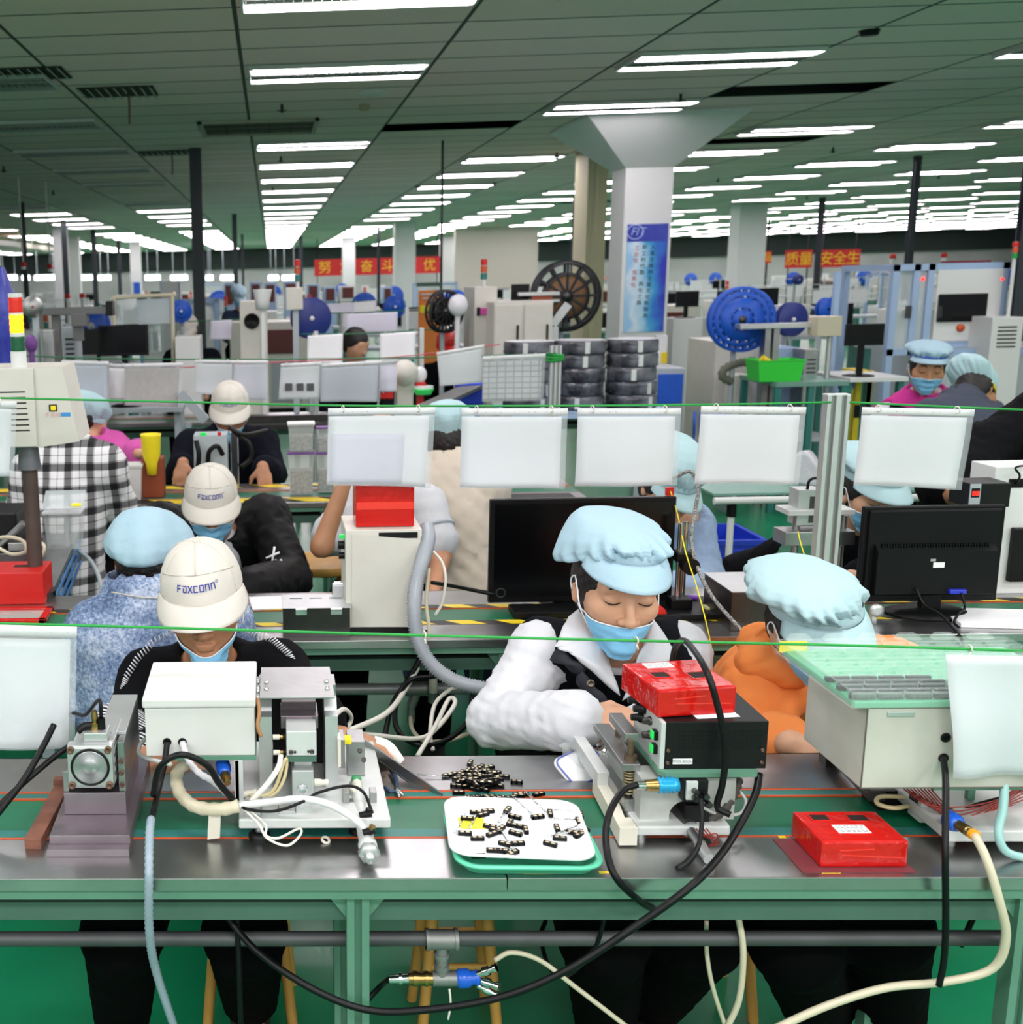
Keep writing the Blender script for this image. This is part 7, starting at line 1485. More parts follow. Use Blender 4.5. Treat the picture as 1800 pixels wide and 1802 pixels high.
# farther profile post with green tie
Yk = 6.5; x0_ = at(978, 650, Yk).x; zt = at(978, 608, Yk).z; r = thing('aluminium_post', 'farther aluminium profile post tied with a bright green band', 'post', (x0_, Yk, 0))
q = MB().m(M['alu']); 
for dx in (-.03, -.006, .018): q.bx(x0_+dx, x0_+dx+.012, Yk, Yk+.04, 0, zt)
q.m(M['steel_dull']).bx(x0_-.028, x0_+.028, Yk+.01, Yk+.04, 0, zt); q.build('profile', parent=r)
q = MB().m(M['rope']); z_ = at(978, 630, Yk).z
for k in range(3): q.torus((x0_, Yk+.02, z_-.012+.014*k), (.1*(k-1), .0, 1), .042, .009, 16, 6)
q.build('green_band', parent=r)
# wrapped reel stacks: each wrapped reel a thing
WR = mat('wrapped_reel', '1d1f28', .16, 0, .75, 9, 1.0, 14, dark='8a8d96')  # grey mottling puts the glints of the plastic wrap into the colour
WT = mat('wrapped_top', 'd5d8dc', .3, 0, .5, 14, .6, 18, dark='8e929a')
ST = ((930, 'left'), (1020, 'middle'), (1110, 'right'))
Yk = 7.6; rad = 44*mpp(1020, 650, Yk); zb = .83; zt = at(1020, 600, Yk-rad).z; nh = 5
pw = None
for px, nm in ST:
 x_ = at(px, 650, Yk).x
 for j in range(nh):
  h_ = (zt-zb)/nh; lab = f'plastic wrapped black reel, {["lowest", "second", "third", "fourth", "topmost"][j]} in the {nm} stack'
  if pw is None:
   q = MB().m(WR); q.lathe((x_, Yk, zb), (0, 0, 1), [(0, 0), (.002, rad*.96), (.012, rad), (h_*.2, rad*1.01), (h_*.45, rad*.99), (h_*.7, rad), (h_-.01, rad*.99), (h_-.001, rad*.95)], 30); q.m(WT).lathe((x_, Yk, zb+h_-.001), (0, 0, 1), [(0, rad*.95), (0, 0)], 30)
   q.m(MATS['tape_sheen'] if False else M['alu_white']); a = random.Random(j).uniform(-2.2, -1); q.box((x_+rad*1.0*math.cos(a), Yk+rad*1.0*math.sin(a), zb+h_*.5), (.03, .006, h_*.8), rot(0, 0, a+PI/2))  # pale strip paints a highlight on the wrap
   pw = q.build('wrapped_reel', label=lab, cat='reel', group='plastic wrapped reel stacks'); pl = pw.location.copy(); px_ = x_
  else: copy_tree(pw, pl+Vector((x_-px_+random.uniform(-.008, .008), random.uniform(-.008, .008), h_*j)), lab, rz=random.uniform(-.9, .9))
r = thing('pallet_table', 'low table carrying the plastic wrapped reel stacks', 'table', (at(1020, 650, Yk).x, Yk, 0))
xa, xb = at(885, 700, Yk).x, at(1165, 700, Yk).x; MB().m(M['bluepaint']).bx(xa, xb, Yk-.3, Yk+.4, zb-.03, zb-.001).build('table_top', parent=r)
for x_ in (xa+.03, xb-.03):
 for y_ in (Yk-.26, Yk+.36): MB().m(M['greypanel']).bx(x_-.02, x_+.02, y_-.02, y_+.02, 0, zb-.03).build('leg', parent=r)
# generic shaped background machines -----------------------------------------------------
def cab(name, label, px0, px1, py0, py1, Y, mt, D=.5, cat='machine', doors=0, panel=None, vents=False, foot=True, group=None):
 """machine cabinet standing on the floor whose visible face spans those pixels; panel=(x0,x1,y0,y1,mat) in face fractions"""
 xm, ym = (px0+px1)/2, (py0+py1)/2; a, c = at(px0, ym, Y), at(px1, ym, Y); z1 = at(xm, py0, Y).z; z0 = 0 if foot else at(xm, py1, Y).z
 r = thing(name, label, cat, ((a.x+c.x)/2, Y+D/2, z0), group); W_ = c.x-a.x; zf = at(xm, py1, Y).z
 q = MB().m(M[mt]); q.bx(a.x, c.x, Y, Y+D, z0+(.06 if foot else 0), z1, .006); 
 if foot: q.m(M['blackm']).bx(a.x+.03, c.x-.03, Y+.04, Y+D-.03, 0, .06)
 q.build('casing', parent=r)
 for k in range(doors): q = MB().m(M[mt]); w_ = W_/doors; q.bx(a.x+k*w_+.008, a.x+(k+1)*w_-.008, Y-.012, Y-.001, zf+.02, z1-.02, .004); q.m(M['black']).bx(a.x+(k+1)*w_-.05, a.x+(k+1)*w_-.035, Y-.022, Y-.012, (zf+z1)/2-.06, (zf+z1)/2+.06); q.build('door', parent=r)
 for p in ([] if panel is None else panel if isinstance(panel, list) else [panel]):
  q = MB().m(M[p[4]] if p[4] in M else MATS[p[4]]); q.bx(a.x+p[0]*W_, a.x+p[1]*W_, Y-.02, Y-.0005, z1-(z1-zf)*p[3], z1-(z1-zf)*p[2], .004); q.build('panel', parent=r)
 if vents:
  q = MB().m(M['black'])
  for k in range(6): q.bx(a.x+W_*.2, c.x-W_*.2, Y-.004, Y-.0005, z1-.08-k*.03, z1-.07-k*.03)
  q.build('vents', parent=r)
 return r
def tower(label, px, py0, py1, Y, w_, cols=('redflat', 'orange_line', 'beltedge'), down=30, lit=None):
 x_ = at(px, py0, Y).x; z0, z1 = at(px, py1, Y).z, at(px, py0, Y).z; rr_ = w_*mpp(px, py0, Y)/2; n = len(cols)
 r = thing('tower_light', label, 'tower light', (x_, Y, z0), 'unlit tower lights')
 for k, c in enumerate(cols[::-1]): q = MB().m(M[c]); h_ = (z1-z0)/n; q.cyl((x_, Y, z0+h_*k+.003), (x_, Y, z0+h_*(k+.92)), rr_, n=14); q.build('lens', parent=r)
 q = MB().m(M['offwhite']); q.cyl((x_, Y, z0-down*mpp(px, py1, Y)), (x_, Y, z1-.001), rr_*.6); q.build('stem', parent=r); return r
def reel(label, px, py, rpx, Y, mt, hub='offwhite', D=.05, holes=0, spokes=0, core=None, ry=0.25, post=True, group='component reels', rx_=0.):
 c = at(px, py, Y); R_ = rpx*mpp(px, py, Y); r = thing('reel', label, 'reel', (c.x, Y, c.z), group); X = T(c) @ rot(rx_, 0, ry)
 q = MB().m(M[mt] if mt in M else MATS[mt]); q.X = X
 if spokes:
  for y_ in (-D/2, D/2):
   q.lathe((0, y_, 0), (0, 1, 0), [(-.004, R_*.88), (-.004, R_), (.004, R_), (.004, R_*.88), (-.004, R_*.88)], 48).lathe((0, y_, 0), (0, 1, 0), [(-.004, R_*.58), (-.004, R_*.66), (.004, R_*.66), (.004, R_*.58), (-.004, R_*.58)], 40).lathe((0, y_, 0), (0, 1, 0), [(-.005, 0), (-.005, R_*.17), (.005, R_*.17), (.005, 0)], 24)
   for k in range(spokes): a = 2*PI*k/spokes; q.box((R_*.53*math.cos(a), y_, R_*.53*math.sin(a)), (R_*.8, .008, R_*.07), rot(0, -a, 0))
 elif holes:
  for y_ in (-D/2, D/2):
   N = holes*2; ri = [(.12, .3), (.36, .62), (.68, .84), (.9, 1.0)]
   for lo_, hi_ in ((.1, .3), (.36, .66), (.72, .84), (.92, 1.0)): q.lathe((0, y_, 0), (0, 1, 0), [(-.003, R_*lo_), (-.003, R_*hi_), (.003, R_*hi_), (.003, R_*lo_), (-.003, R_*lo_)], 60)
   for lo_, hi_, n_, f_ in ((.29, .37, 10, .4), (.65, .73, 16, .4), (.83, .93, 26, .36)):
    for k in range(n_):
     a0 = 2*PI*k/n_; a1 = a0+2*PI/n_*f_
     P_ = [(R_*rr*math.cos(a), R_*rr*math.sin(a)) for a in (a0, (a0+a1)/2, a1) for rr in (lo_, hi_)]
     q.raw([(x, y_+e, z) for e in (-.003, .003) for x, z in P_], [(0, 1, 3, 2), (2, 3, 5, 4), (8, 9, 7, 6), (10, 11, 9, 8), (0, 6, 7, 1), (4, 5, 11, 10)], False)
 else: 
  for y_ in (-D/2, D/2): q.lathe((0, y_, 0), (0, 1, 0), [(-.003, R_*.1), (-.003, R_*.98), (0, R_), (.003, R_*.98), (.003, R_*.1)], 40)
 q.build('flange', parent=r)
 q = MB().m(M[core] if core else M[mt] if mt in M else MATS[mt]); q.X = X; q.lathe((0, 0, 0), (0, 1, 0), [(-D/2+.004, 0), (-D/2+.004, R_*(.6 if core else .3)), (D/2-.004, R_*(.6 if core else .3)), (D/2-.004, 0)], 32); q.build('core', parent=r)
 q = MB().m(M[hub]); q.X = X; q.lathe((0, -D/2-.012, 0), (0, 1, 0), [(0, 0), (0, R_*.11), (.012, R_*.12)], 16); q.build('hub', parent=r)
 if post: q = MB().m(M['greypanel']); q.cyl((c.x, Y+D, c.z), (c.x, Y+D+.06, c.z), .012).cyl((c.x, Y+D+.05, 0), (c.x, Y+D+.05, c.z), .02); q.build('stand', parent=r)
 return r
M['bigreel'] = mat('black_reel', '14171c', .45)
M['copper_core'] = mat('copper_core', '7a5a3a', .6, 0, .3, 30)
reel('big black spoked reel with brown core left of the white pillar', 995, 521, 62, 9.8, 'bigreel', 'dark_steel', .07, spokes=12, core='copper_core', ry=.12)
reel('smaller tilted black spoked reel left of the cream machine', 782, 548, 38, 9.4, 'bigreel', 'dark_steel', .05, spokes=12, core='blackm', ry=.5)
reel('big blue perforated reel at right of the white pillar', 1304, 562, 57, 8.6, 'reelblue', 'dark_steel', .06, holes=12, ry=-.05)
reel('navy reel half behind the arm right of the big blue one', 1392, 562, 30, 9.2, 'reeldark', 'offwhite', .05)
reel('small blue reel with dark openings near the pale frame', 1454, 544, 20, 10, 'reelblue', 'black', .05)
reel('navy disc on the machine by the white funnel', 547, 560, 36, 8.4, 'reeldark', 'offwhite', .05)
reel('blue reel beside the thick dark post', 318, 548, 20, 9.6, 'reelblue', 'offwhite', .04, holes=12)
reel('bright blue reel before the orange board', 694, 540, 20, 11, 'reelblue', 'offwhite', .04, holes=12); reel('blue reel behind the hanging documents', 641, 537, 22, 11.5, 'reelblue', 'offwhite', .04, holes=12)
reel('purple blue reel high at far right', 1404, 492, 9, 17, 'reeldark', 'offwhite', .05); reel('grey perforated disc behind the tower light', 57, 540, 19, 6.6, 'steel_dull', 'brown', .02, ry=.3)
for k in range(6):
 c_ = at(1222+11*k, 706, 8.2); R_ = 26*mpp(1222, 706, 8.2); q = MB().m(M['reelblue']); q.lathe((c_.x, 8.2, .52+R_), (1, -.3, 0), [(0, 0), (0, R_), (.012, R_), (.012, 0)], 28); q.build('reel', label=f'blue reel {["leftmost", "second", "third", "fourth", "fifth", "rightmost"][k]} of the upright row under the big blue reel', cat='reel', group='upright blue reels')
r = thing('reel_rack', 'low grey rack holding the upright row of blue reels', 'rack', (at(1250, 720, 8.2).x, 8.2, 0)); xa, xb = at(1205, 715, 8.2).x, at(1295, 715, 8.2).x
MB().m(M['greypanel']).bx(xa, xb, 8.1, 8.4, .48, .515).build('shelf', parent=r); MB().m(M['greypanel']).bx(xa, xa+.03, 8.1, 8.4, 0, .48).bx(xb-.03, xb, 8.1, 8.4, 0, .48).build('leg_frame', parent=r)
# purple-blue bags at far left edge
q = MB().m(mat('blue_bag', '26309a', .3, 0, .6, 12, .6, 14, dark='5c64c4')); c_ = at(4, 550, 5.0)
q.grid(lambda u, v: Vector((c_.x+.055*math.cos(2*PI*u)*(.35+.9*math.sin(PI*min(1, .15+v*.85)))*(1+.08*math.sin(14*PI*u)), 5.0+.05*math.sin(2*PI*u)*(.3+.8*math.sin(PI*v)), at(4, 645-175*v, 5.0).z)), 24, 14, True); q.build('blue_film_roll', label='bundle of blue violet film hanging at the left edge', cat='film')
q = MB().m(M['greypanel']); q.cyl((c_.x, 5.0, at(4, 468, 5.0).z), (c_.x, 5.0, CEIL-.004), .006); q.build('hanger_rod', label='thin rod hanging the blue film from the ceiling', cat='rod')
# left background
cab('machine_cabinet', 'white unit with a round black fan and grey sides', 422, 470, 530, 590, 8.3, 'beige', .4, panel=None)
c_ = at(443, 565, 8.29); q = MB().m(M['black']); q.lathe((c_.x, 8.29, c_.z), (0, -1, 0), [(0, .055), (.012, .055), (.016, .045), (.008, .04), (.008, 0)], 24); q.build('fan', label='round black fan on the white unit', cat='fan')
q = MB().m(M['offwhite']); c_ = at(462, 545, 8.0); q.lathe((c_.x, 8.0, c_.z), (0, 0, 1), [(0, .0), (0, .045), (.06, .05), (.13, .065), (.135, .065), (.132, .058), (.06, .04)], 18).cyl((c_.x, 8.0, TZ), (c_.x, 8.0, c_.z), .02); q.build('funnel', label='white funnel hopper beside the fan unit', cat='funnel')
cab('machine_box', 'hanging white control box under a tower light', 503, 533, 506, 545, 8.1, 'beige', .1, foot=False, cat='control box'); 
x_ = at(520, 545, 8.15).x; MB().m(M['greypanel']).bx(x_-.02, x_+.02, 8.13, 8.17, 0, at(520, 545, 8.1).z).build('box_post', label='grey post carrying the hanging white control box', cat='post')
tower('tower light above the hanging white control box', 523, 456, 496, 8.15, 11, down=30)
tower('tower light above the cream machine', 852, 455, 492, 9.45, 11, down=30)
tower('tower light at the upper right edge', 1788, 425, 455, 9.45, 10, ('redflat', 'orange_line', 'rope'), down=120)
r = thing('drill_stand', 'grey bench drill with a long horizontal arm at left', 'machine', (at(140, 620, 7.0).x, 7.0, 0)); Yk = 7.0
q = MB().m(mat('dark_grey_paint', '5d605f', .5)); pbox(q, 70, 196, 541, 554, Yk, .1, .004); q.build('arm', parent=r)
q = MB().m(MATS['dark_grey_paint']); pbox(q, 125, 152, 552, 575, Yk-.02, .12, .006); pbox(q, 128, 146, 575, 600, Yk, .05, .004); q.build('drill_head', parent=r)
q = MB().m(MATS['dark_grey_paint']); pbox(q, 92, 106, 555, 640, Yk+.02, .06, .004); x_ = at(99, 640, Yk).x; q.bx(x_-.03, x_+.03, Yk+.02, Yk+.1, 0, at(99, 640, Yk).z+.01); q.m(M['black']); pbox(q, 186, 198, 530, 556, Yk-.01, .12, .004); q.build('column', parent=r)
monitor('dark monitor at left behind the third row documents', 173, 261, 572, 626, 7.6, foot_z=.9); r = thing('monitor_table', 'grey table under the left dark monitor', 'table', (at(217, 650, 7.7).x, 7.7, 0)); x_ = at(217, 650, 7.7).x
MB().m(M['greypanel']).bx(x_-.4, x_+.4, 7.5, 7.95, .87, .899).build('table_top', parent=r); MB().m(M['greypanel']).bx(x_-.38, x_-.34, 7.55, 7.9, 0, .87).bx(x_+.34, x_+.38, 7.55, 7.9, 0, .87).build('leg_frame', parent=r)
cable('pipe_screen', M['ivory'], [J(305, 640, 8.6), J(304, 580, 8.6), J(303, 522, 8.6), J(300, 519, 8.6), J(205, 524, 8.6), J(201, 530, 8.6), J(201, 580, 8.6)], .014, 'cream pipe frame around the left dark monitor', 'frame')
MB().m(M['glassy']).bx(at(203, 560, 8.62).x, at(303, 560, 8.62).x, 8.62, 8.63, at(250, 570, 8.62).z, at(250, 526, 8.62).z).build('clear_curtain', label='clear plastic sheet in the cream pipe frame', cat='curtain')
cab('machine_box', 'white box machine before the small cream cap at left', 308, 352, 593, 622, 8.4, 'offwhite', .3)
q = MB().m(M['purple']); c_ = at(55, 605, 6.3); q.ball((c_.x, 6.3, c_.z), (.035, .03, .05), 14).cyl((c_.x, 6.3, TZ), (c_.x, 6.3, c_.z), .015); q.build('purple_bag', label='small violet bag on a stand right of the tower light', cat='bag')
cab('press_unit', 'small grey press unit left of the dark monitor', 110, 135, 575, 625, 7.2, 'greypanel', .2, vents=True); cab('press_unit', 'dark toggle unit beside the drill stand', 75, 95, 580, 640, 6.5, 'steel_dull', .2)
# far cabinets row on the left and centre, with dark red windows
M['dkred'] = mat('dark_red_window', '5a1f18', .4)
for k, (x0_, x1_, y0_, y1_, Y, mt_, l) in enumerate(((395, 412, 498, 545, 22, 'bluepaint', 'lilac framed cabinet with a dark red door, first of the far row'), (440, 460, 496, 540, 22, 'bluepaint', 'lilac framed cabinet, second of the far row'), (466, 486, 497, 540, 22, 'bluepaint', 'lilac framed cabinet, third of the far row'), (500, 525, 495, 535, 22, 'bluepaint', 'lilac framed cabinet, fourth of the far row'), (540, 562, 500, 530, 24, 'bluepaint', 'lilac framed cabinet below the red banner'), (570, 592, 505, 535, 24, 'bluepaint', 'lilac framed cabinet right of the banner start'), (598, 626, 503, 530, 24, 'offwhite', 'white cabinet with a dark red window below the banner'), (674, 690, 505, 535, 24, 'bluepaint', 'slim lilac cabinet before the white pillar'))):
 cab('machine_cabinet', l, x0_, x1_, y0_, y1_, Y, mt_, .6, panel=(.15, .85, .1, .8, 'dkred'), group='far machine cabinets')
cab('notice_board', 'white board in a lilac frame at left', 282, 318, 495, 535, 18, 'offwhite', .1, cat='board', panel=[(0, .06, 0, 1, 'bluepaint'), (.94, 1, 0, 1, 'bluepaint')])
cab('notice_sign', 'small blue notice on the far left pillar', 235, 246, 497, 516, 43.92, 'reelblue', .07, cat='sign', foot=False); 
cab('notice_board', 'orange notice board with pale writing lines before the white pillar', 737, 774, 511, 553, 13, 'orange', .04, cat='board', panel=[(.08, .92, .12, .2, 'white'), (.15, .85, .3, .36, 'white'), (.05, .95, .62, .95, 'yellow')])
cab('header_sign', 'small dark green sign above the orange board', 735, 777, 497, 504, 13.1, 'greendark', .12, cat='sign', foot=False); pole(776, 4, 13.15, 'slim post carrying the green sign')
# red banners with yellow characters
def red_banner(label, px0, px1, py0, py1, Y, txt, n):
 a, c = at(px0, py0, Y), at(px1, py1, Y); z1, z0 = at(px0, py0, Y).z, at(px0, py1, Y).z; r = thing('red_banner', label, 'banner', ((a.x+c.x)/2, Y, z0))
 MB().m(mat('banner_cloth', 'd2262a', .6)).bx(a.x, c.x, Y, Y+.03, z0, z1).build('banner_cloth', parent=r)
 for k, ch in enumerate(txt): flat_text(ch, (z1-z0)*.8, mat('banner_yellow', 'f5cf22', .6), (a.x+(c.x-a.x)*(k+.5)/len(txt), Y-.01, (z0+z1)/2-.02), 'banner_character', r)
 q = MB().m(M['blackm']); q.bx(a.x+.1, a.x+.13, Y+.03, Y+.06, 0, CEIL-.004).bx(c.x-.13, c.x-.1, Y+.03, Y+.06, 0, CEIL-.004); q.build('banner_pole', parent=r)
red_banner('long red banner with yellow characters on the far left side of the pillar', 553, 774, 457, 486, 47, '努力奋斗争优', 6)
red_banner('red banner with yellow characters at right behind the dark post', 1383, 1428, 441, 472, 38, '质量', 2); red_banner('longer red banner with yellow characters at far right', 1443, 1512, 440, 471, 38, '安全生', 3); red_banner('short red banner beside the right white pillar', 1344, 1357, 442, 463, 38, '品', 1)
# beige partition, column and cream machine
a, c = at(800, 500, 40), at(945, 500, 40); MB().m(mat('partition', 'cbc4ba', .7)).bx(a.x, c.x, 40, 40.2, 0, CEIL-.004).build('wall_right', kind='structure', label='beige partition wall behind the black reel')
a, c = at(1028, 500, 14.5), at(1062, 500, 14.5); MB().m(mat('olive_column', 'b9b594', .6)).bx(a.x, c.x, 14.5, 15.1, 0, CEIL-.004).build('pillar', kind='structure', label='cream boxed column between the black reel and the white pillar')
cab('machine_cabinet', 'tall cream machine column with a pink label', 834, 874, 505, 640, 9.3, 'beige', .5, panel=[(.25, .9, .27, .36, 'pink'), (.1, .25, .26, .37, 'black')], doors=0)
cab('machine_cabinet', 'wide cream machine with two doors below the black reel', 868, 972, 531, 640, 9.0, 'beige', .6, doors=2)
monitor('small dark screen behind the cream machine', 900, 932, 500, 530, 9.5, foot_z=at(915, 533, 9.5).z-.02)
r = thing('tape_feeder', 'grey tape feeder arm reaching to the big black reel', 'feeder', (at(950, 522, 9.3).x, 9.3, 0)); q = MB().m(M['alu']); pbox(q, 913, 985, 514, 520, 9.3, .06, .002); pbox(q, 913, 985, 528, 532, 9.3, .06, .002); q.m(M['brown']); pbox(q, 936, 972, 520, 528, 9.31, .03); q.build('feeder_arm', parent=r)
q = MB().m(M['alu']); a, c = at(1000, 535, 9.35), at(972, 572, 9.35); q.box((a+c)/2, ((c-a).length, .03, .06), (c-a).to_track_quat('X', 'Z').to_matrix().to_4x4()); x_ = at(975, 575, 9.35).x; q.bx(x_-.03, x_+.03, 9.33, 9.4, 0, at(975, 575, 9.35).z); q.build('feeder_leg', parent=r)
q = MB().m(mat('white_bag', 'e4e6ea', .3, 0, 0, 1, .6, 14)); c_ = at(806, 537, 9.2); q.ball((c_.x, 9.2, c_.z), (.075, .06, .085), 20); q.cyl((c_.x, 9.22, 0), (c_.x, 9.22, c_.z), .02); q.build('plastic_bag', label='white plastic bag on a post right of the tilted black reel', cat='bag')
# grinder, red boxes and green bowl behind the third row
r = thing('grinder', 'white grinder with a round grey guard behind the third row', 'machine', (at(712, 690, 7.0).x, 7.0, TZ)); c_ = at(712, 655, 7.0)
q = MB().m(M['beige']); q.lathe((c_.x, 6.95, c_.z), (0, 1, 0), [(0, 0), (0, .075), (.05, .075), (.05, 0)], 24).bx(c_.x-.05, c_.x+.05, 6.97, 7.1, TZ-.1, c_.z-.02, .008); q.build('guard', parent=r); q = MB().m(M['offwhite']); q.cyl(at(700, 655, 6.9), at(672, 690, 6.9), .012); q.build('handle', parent=r)
r = thing('bench_table', 'grey side table under the white grinder', 'table', (c_.x, 7.05, 0)); MB().m(M['greypanel']).bx(c_.x-.35, c_.x+.5, 6.8, 7.35, TZ-.13, TZ-.1).build('table_top', parent=r); MB().m(M['greypanel']).bx(c_.x-.33, c_.x-.29, 6.85, 7.3, 0, TZ-.13).bx(c_.x+.44, c_.x+.48, 6.85, 7.3, 0, TZ-.13).build('leg_frame', parent=r)
q = MB().m(M['redflat']); pbox(q, 670, 692, 660, 702, 6.9, .1, .004); q.build('red_box', label='small red box left of the white grinder', cat='box')
q = MB().m(mat('green_bowl', '2fe063', .3, emit=.15)); c_ = at(745, 694, 6.95); q.lathe((c_.x, 6.95, c_.z), (0, 0, 1), [(0, 0), (0, .045), (.03, .06), (.035, .062), (.03, .055), (.006, 0)], 24); q.m(M['filmw']).lathe((c_.x, 6.95, c_.z+.03), (0, 0, 1), [(0, .055), (.02, .06), (.02, 0)], 24); q.build('bowl', label='bright green bowl with a milky lid beside the grinder', cat='bowl')  # slight emission brightens the bowl, which is no lamp
q = MB().m(M['filmw']); c_ = at(740, 660, 6.98); q.ball((c_.x, 7.0, c_.z), (.04, .035, .05), 16); q.m(M['redflat']).bx(c_.x-.03, c_.x+.03, 6.97, 7.03, c_.z-.07, c_.z-.045).bx(c_.x-.02, c_.x+.02, 6.98, 7.02, TZ-.1, c_.z-.06); q.build('bagged_part', label='pink tinted bagged part on a red base beside the grinder', cat='bag')
q = MB().m(M['steel_dull']); a, c = at(740, 722, 6.2), at(850, 672, 7.2); q.box((a+c)/2, ((c-a).length, .12, .02), (c-a).to_track_quat('X', 'Z').to_matrix().to_4x4()); q.bx(a.x-.02, a.x+.02, 6.2, 6.24, 0, a.z).bx(c.x-.02, c.x+.02, 7.2, 7.24, 0, c.z); q.build('chute', label='steel chute slanting up behind the third row documents', cat='chute')
q = MB().m(M['crateblue']); pbox(q, 805, 852, 675, 712, 7.0, .12, .008); x_ = at(828, 712, 7.0).x; q.bx(x_-.06, x_+.06, 7.02, 7.1, 0, at(828, 712, 7.0).z); q.build('blue_bin', label='blue bin under the tilted document', cat='bin')
r = thing('transfer_rail', 'long grey transfer rail over the fourth bench', 'rail', (at(560, 735, 7.6).x, 7.6, TZ)); q = MB().m(M['dark_steel']); pbox(q, 380, 700, 730, 742, 7.6, .1, .003); pbox(q, 420, 690, 745, 755, 7.5, .06, .003); q.build('rail', parent=r); q = MB().m(M['greypanel']); a, c = at(318, 690, 6.4), at(362, 740, 6.4); q.box((a+c)/2, ((c-a).length, .04, .05), (c-a).to_track_quat('X', 'Z').to_matrix().to_4x4()); q.build('rail_arm', parent=r)
q = MB().m(M['greypanel']); x_ = at(540, 745, 7.6).x; q.bx(x_-.8, x_-.76, 7.62, 7.66, TZ, at(540, 742, 7.6).z).bx(x_+.6, x_+.64, 7.62, 7.66, TZ, at(540, 742, 7.6).z); q.build('rail_post', parent=r)
# right background
cab('machine_cabinet', 'pale grey cabinet with a blue panel below the pillar', 1150, 1204, 648, 730, 8.8, 'greypanel', .5, panel=(.12, .92, .12, .75, 'reelblue'))
r = thing('yellow_strip_panel', 'white panel with a yellow edge strip right of the wrapped reels', 'panel', (at(1165, 650, 8.9).x, 8.9, 0)); xa, xb = at(1152, 650, 9.3).x, at(1172, 650, 9.3).x; MB().m(M['offwhite']).bx(xa, xb, 9.3, 9.34, 0, at(1160, 590, 9.3).z).build('board', parent=r); MB().m(M['yellowtape']).bx(xb-.045, xb, 9.29, 9.3, 0, at(1160, 620, 9.3).z).build('edge_strip', parent=r)
cab('machine_cabinet', 'large beige cabinet under the big blue reel', 1256, 1344, 600, 720, 9.2, 'beige', .6, doors=0)
cab('machine_cabinet', 'small beige block before the large beige cabinet', 1292, 1322, 660, 725, 8.9, 'beige', .2)
cable('cable_chain', mat('olive_chain', '6b6f5f', .6), [J(1330, 635, 8.7), J(1295, 640, 8.7), J(1274, 650, 8.7), J(1272, 664, 8.7), J(1288, 672, 8.7)], .03, 'olive cable chain curling left of the green basket', 'cable chain', rib=.03, ribd=.004)
r = thing('arm_frame', 'grey arm on two uprights in front of the big blue reel', 'frame', (at(1360, 600, 8.5).x, 8.5, 0)); q = MB().m(M['alu']); pbox(q, 1303, 1450, 569, 578, 8.4, .1, .004); q.build('arm', parent=r)
for px in (1348, 1363): x_ = at(px, 600, 8.45).x; MB().m(M['steel_dull']).bx(x_-.02, x_+.02, 8.42, 8.5, 0, at(px, 577, 8.42).z).build('upright', parent=r)
r = thing('work_table', 'teal framed work table below the green basket', 'table', (at(1395, 680, 8.3).x, 8.4, 0)); xa, xb = at(1350, 680, 8.3).x, at(1475, 680, 8.3).x; zt = at(1380, 672, 8.2).z
MB().m(MATS['teal_top']).bx(xa, xb, 8.15, 8.8, zt-.03, zt).build('table_top', parent=r); MB().m(M['greypanel']).bx(xa+.02, xb-.02, 8.2, 8.7, zt-.42, zt-.4).build('shelf', parent=r)
for x_ in (xa+.02, (xa+xb)/2, xb-.02): 
 for y_ in (8.18, 8.75): MB().m(M['beltedge']).bx(x_-.02, x_+.02, y_-.02, y_+.02, 0, zt-.03).build('leg', parent=r)
o = tub('bright green basket with yellow tools on the teal table', 1333, 1414, 634, 671, 8.2, 'boxgreen', None, z0=zt, name='basket')
q = MB().m(M['yellowtape']); a, c = at(1340, 630, 8.3), at(1370, 650, 8.3); q.cyl(a, c, .025).box(c+Vector((.02, 0, -.01)), (.1, .05, .03), None, .01); q.build('yellow_tool', label='yellow tool lying in the green basket', cat='tool')
q = MB().m(M['white']); p_ = at(1392, 648, 8.35); q.box(p_, (.13, .06, .05), rot(0, 0, .1), .01); q.build('white_block', label='white block lying in the green basket', cat='block')
cab('machine_box', 'pale blue box behind the green basket', 1364, 1408, 612, 634, 8.9, 'bluepaint', .3); cab('press_unit', 'grey press unit right of the green basket', 1415, 1440, 615, 662, 8.7, 'steel_dull', .25, vents=True)
cab('machine_box', 'cream box with knobs on a post before the pale frame', 1439, 1482, 557, 592, 8.3, 'ivory', .15, foot=False, cat='control box'); x_ = at(1457, 600, 8.4).x; MB().m(M['alu']).cyl((x_, 8.38, 0), (x_, 8.38, at(1457, 592, 8.3).z), .018).build('box_post', label='silver post under the cream box with knobs', cat='post')
monitor('dark monitor before the pale blue cabinet', 1488, 1556, 570, 608, 8.6, foot_z=.9); r = thing('monitor_table', 'pale table under the right dark monitor', 'table', (at(1520, 640, 8.7).x, 8.8, 0)); xa, xb = at(1475, 640, 8.7).x, at(1575, 640, 8.7).x
MB().m(M['offwhite']).bx(xa, xb, 8.5, 9.1, .87, .899).build('table_top', parent=r)
for x_ in (xa+.02, xb-.02): MB().m(M['beltedge']).bx(x_-.02, x_+.02, 8.55, 8.6, 0, .87).bx(x_-.02, x_+.02, 9.0, 9.05, 0, .87).build('leg_frame', parent=r)
x_ = at(1470, 560, 9.2).x; MB().m(M['bluepaint']).bx(x_-.02, x_+.02, 9.2, 9.24, 0, at(1470, 478, 9.2).z).build('pale_post', label='pale blue post left of the right dark monitor', cat='post')
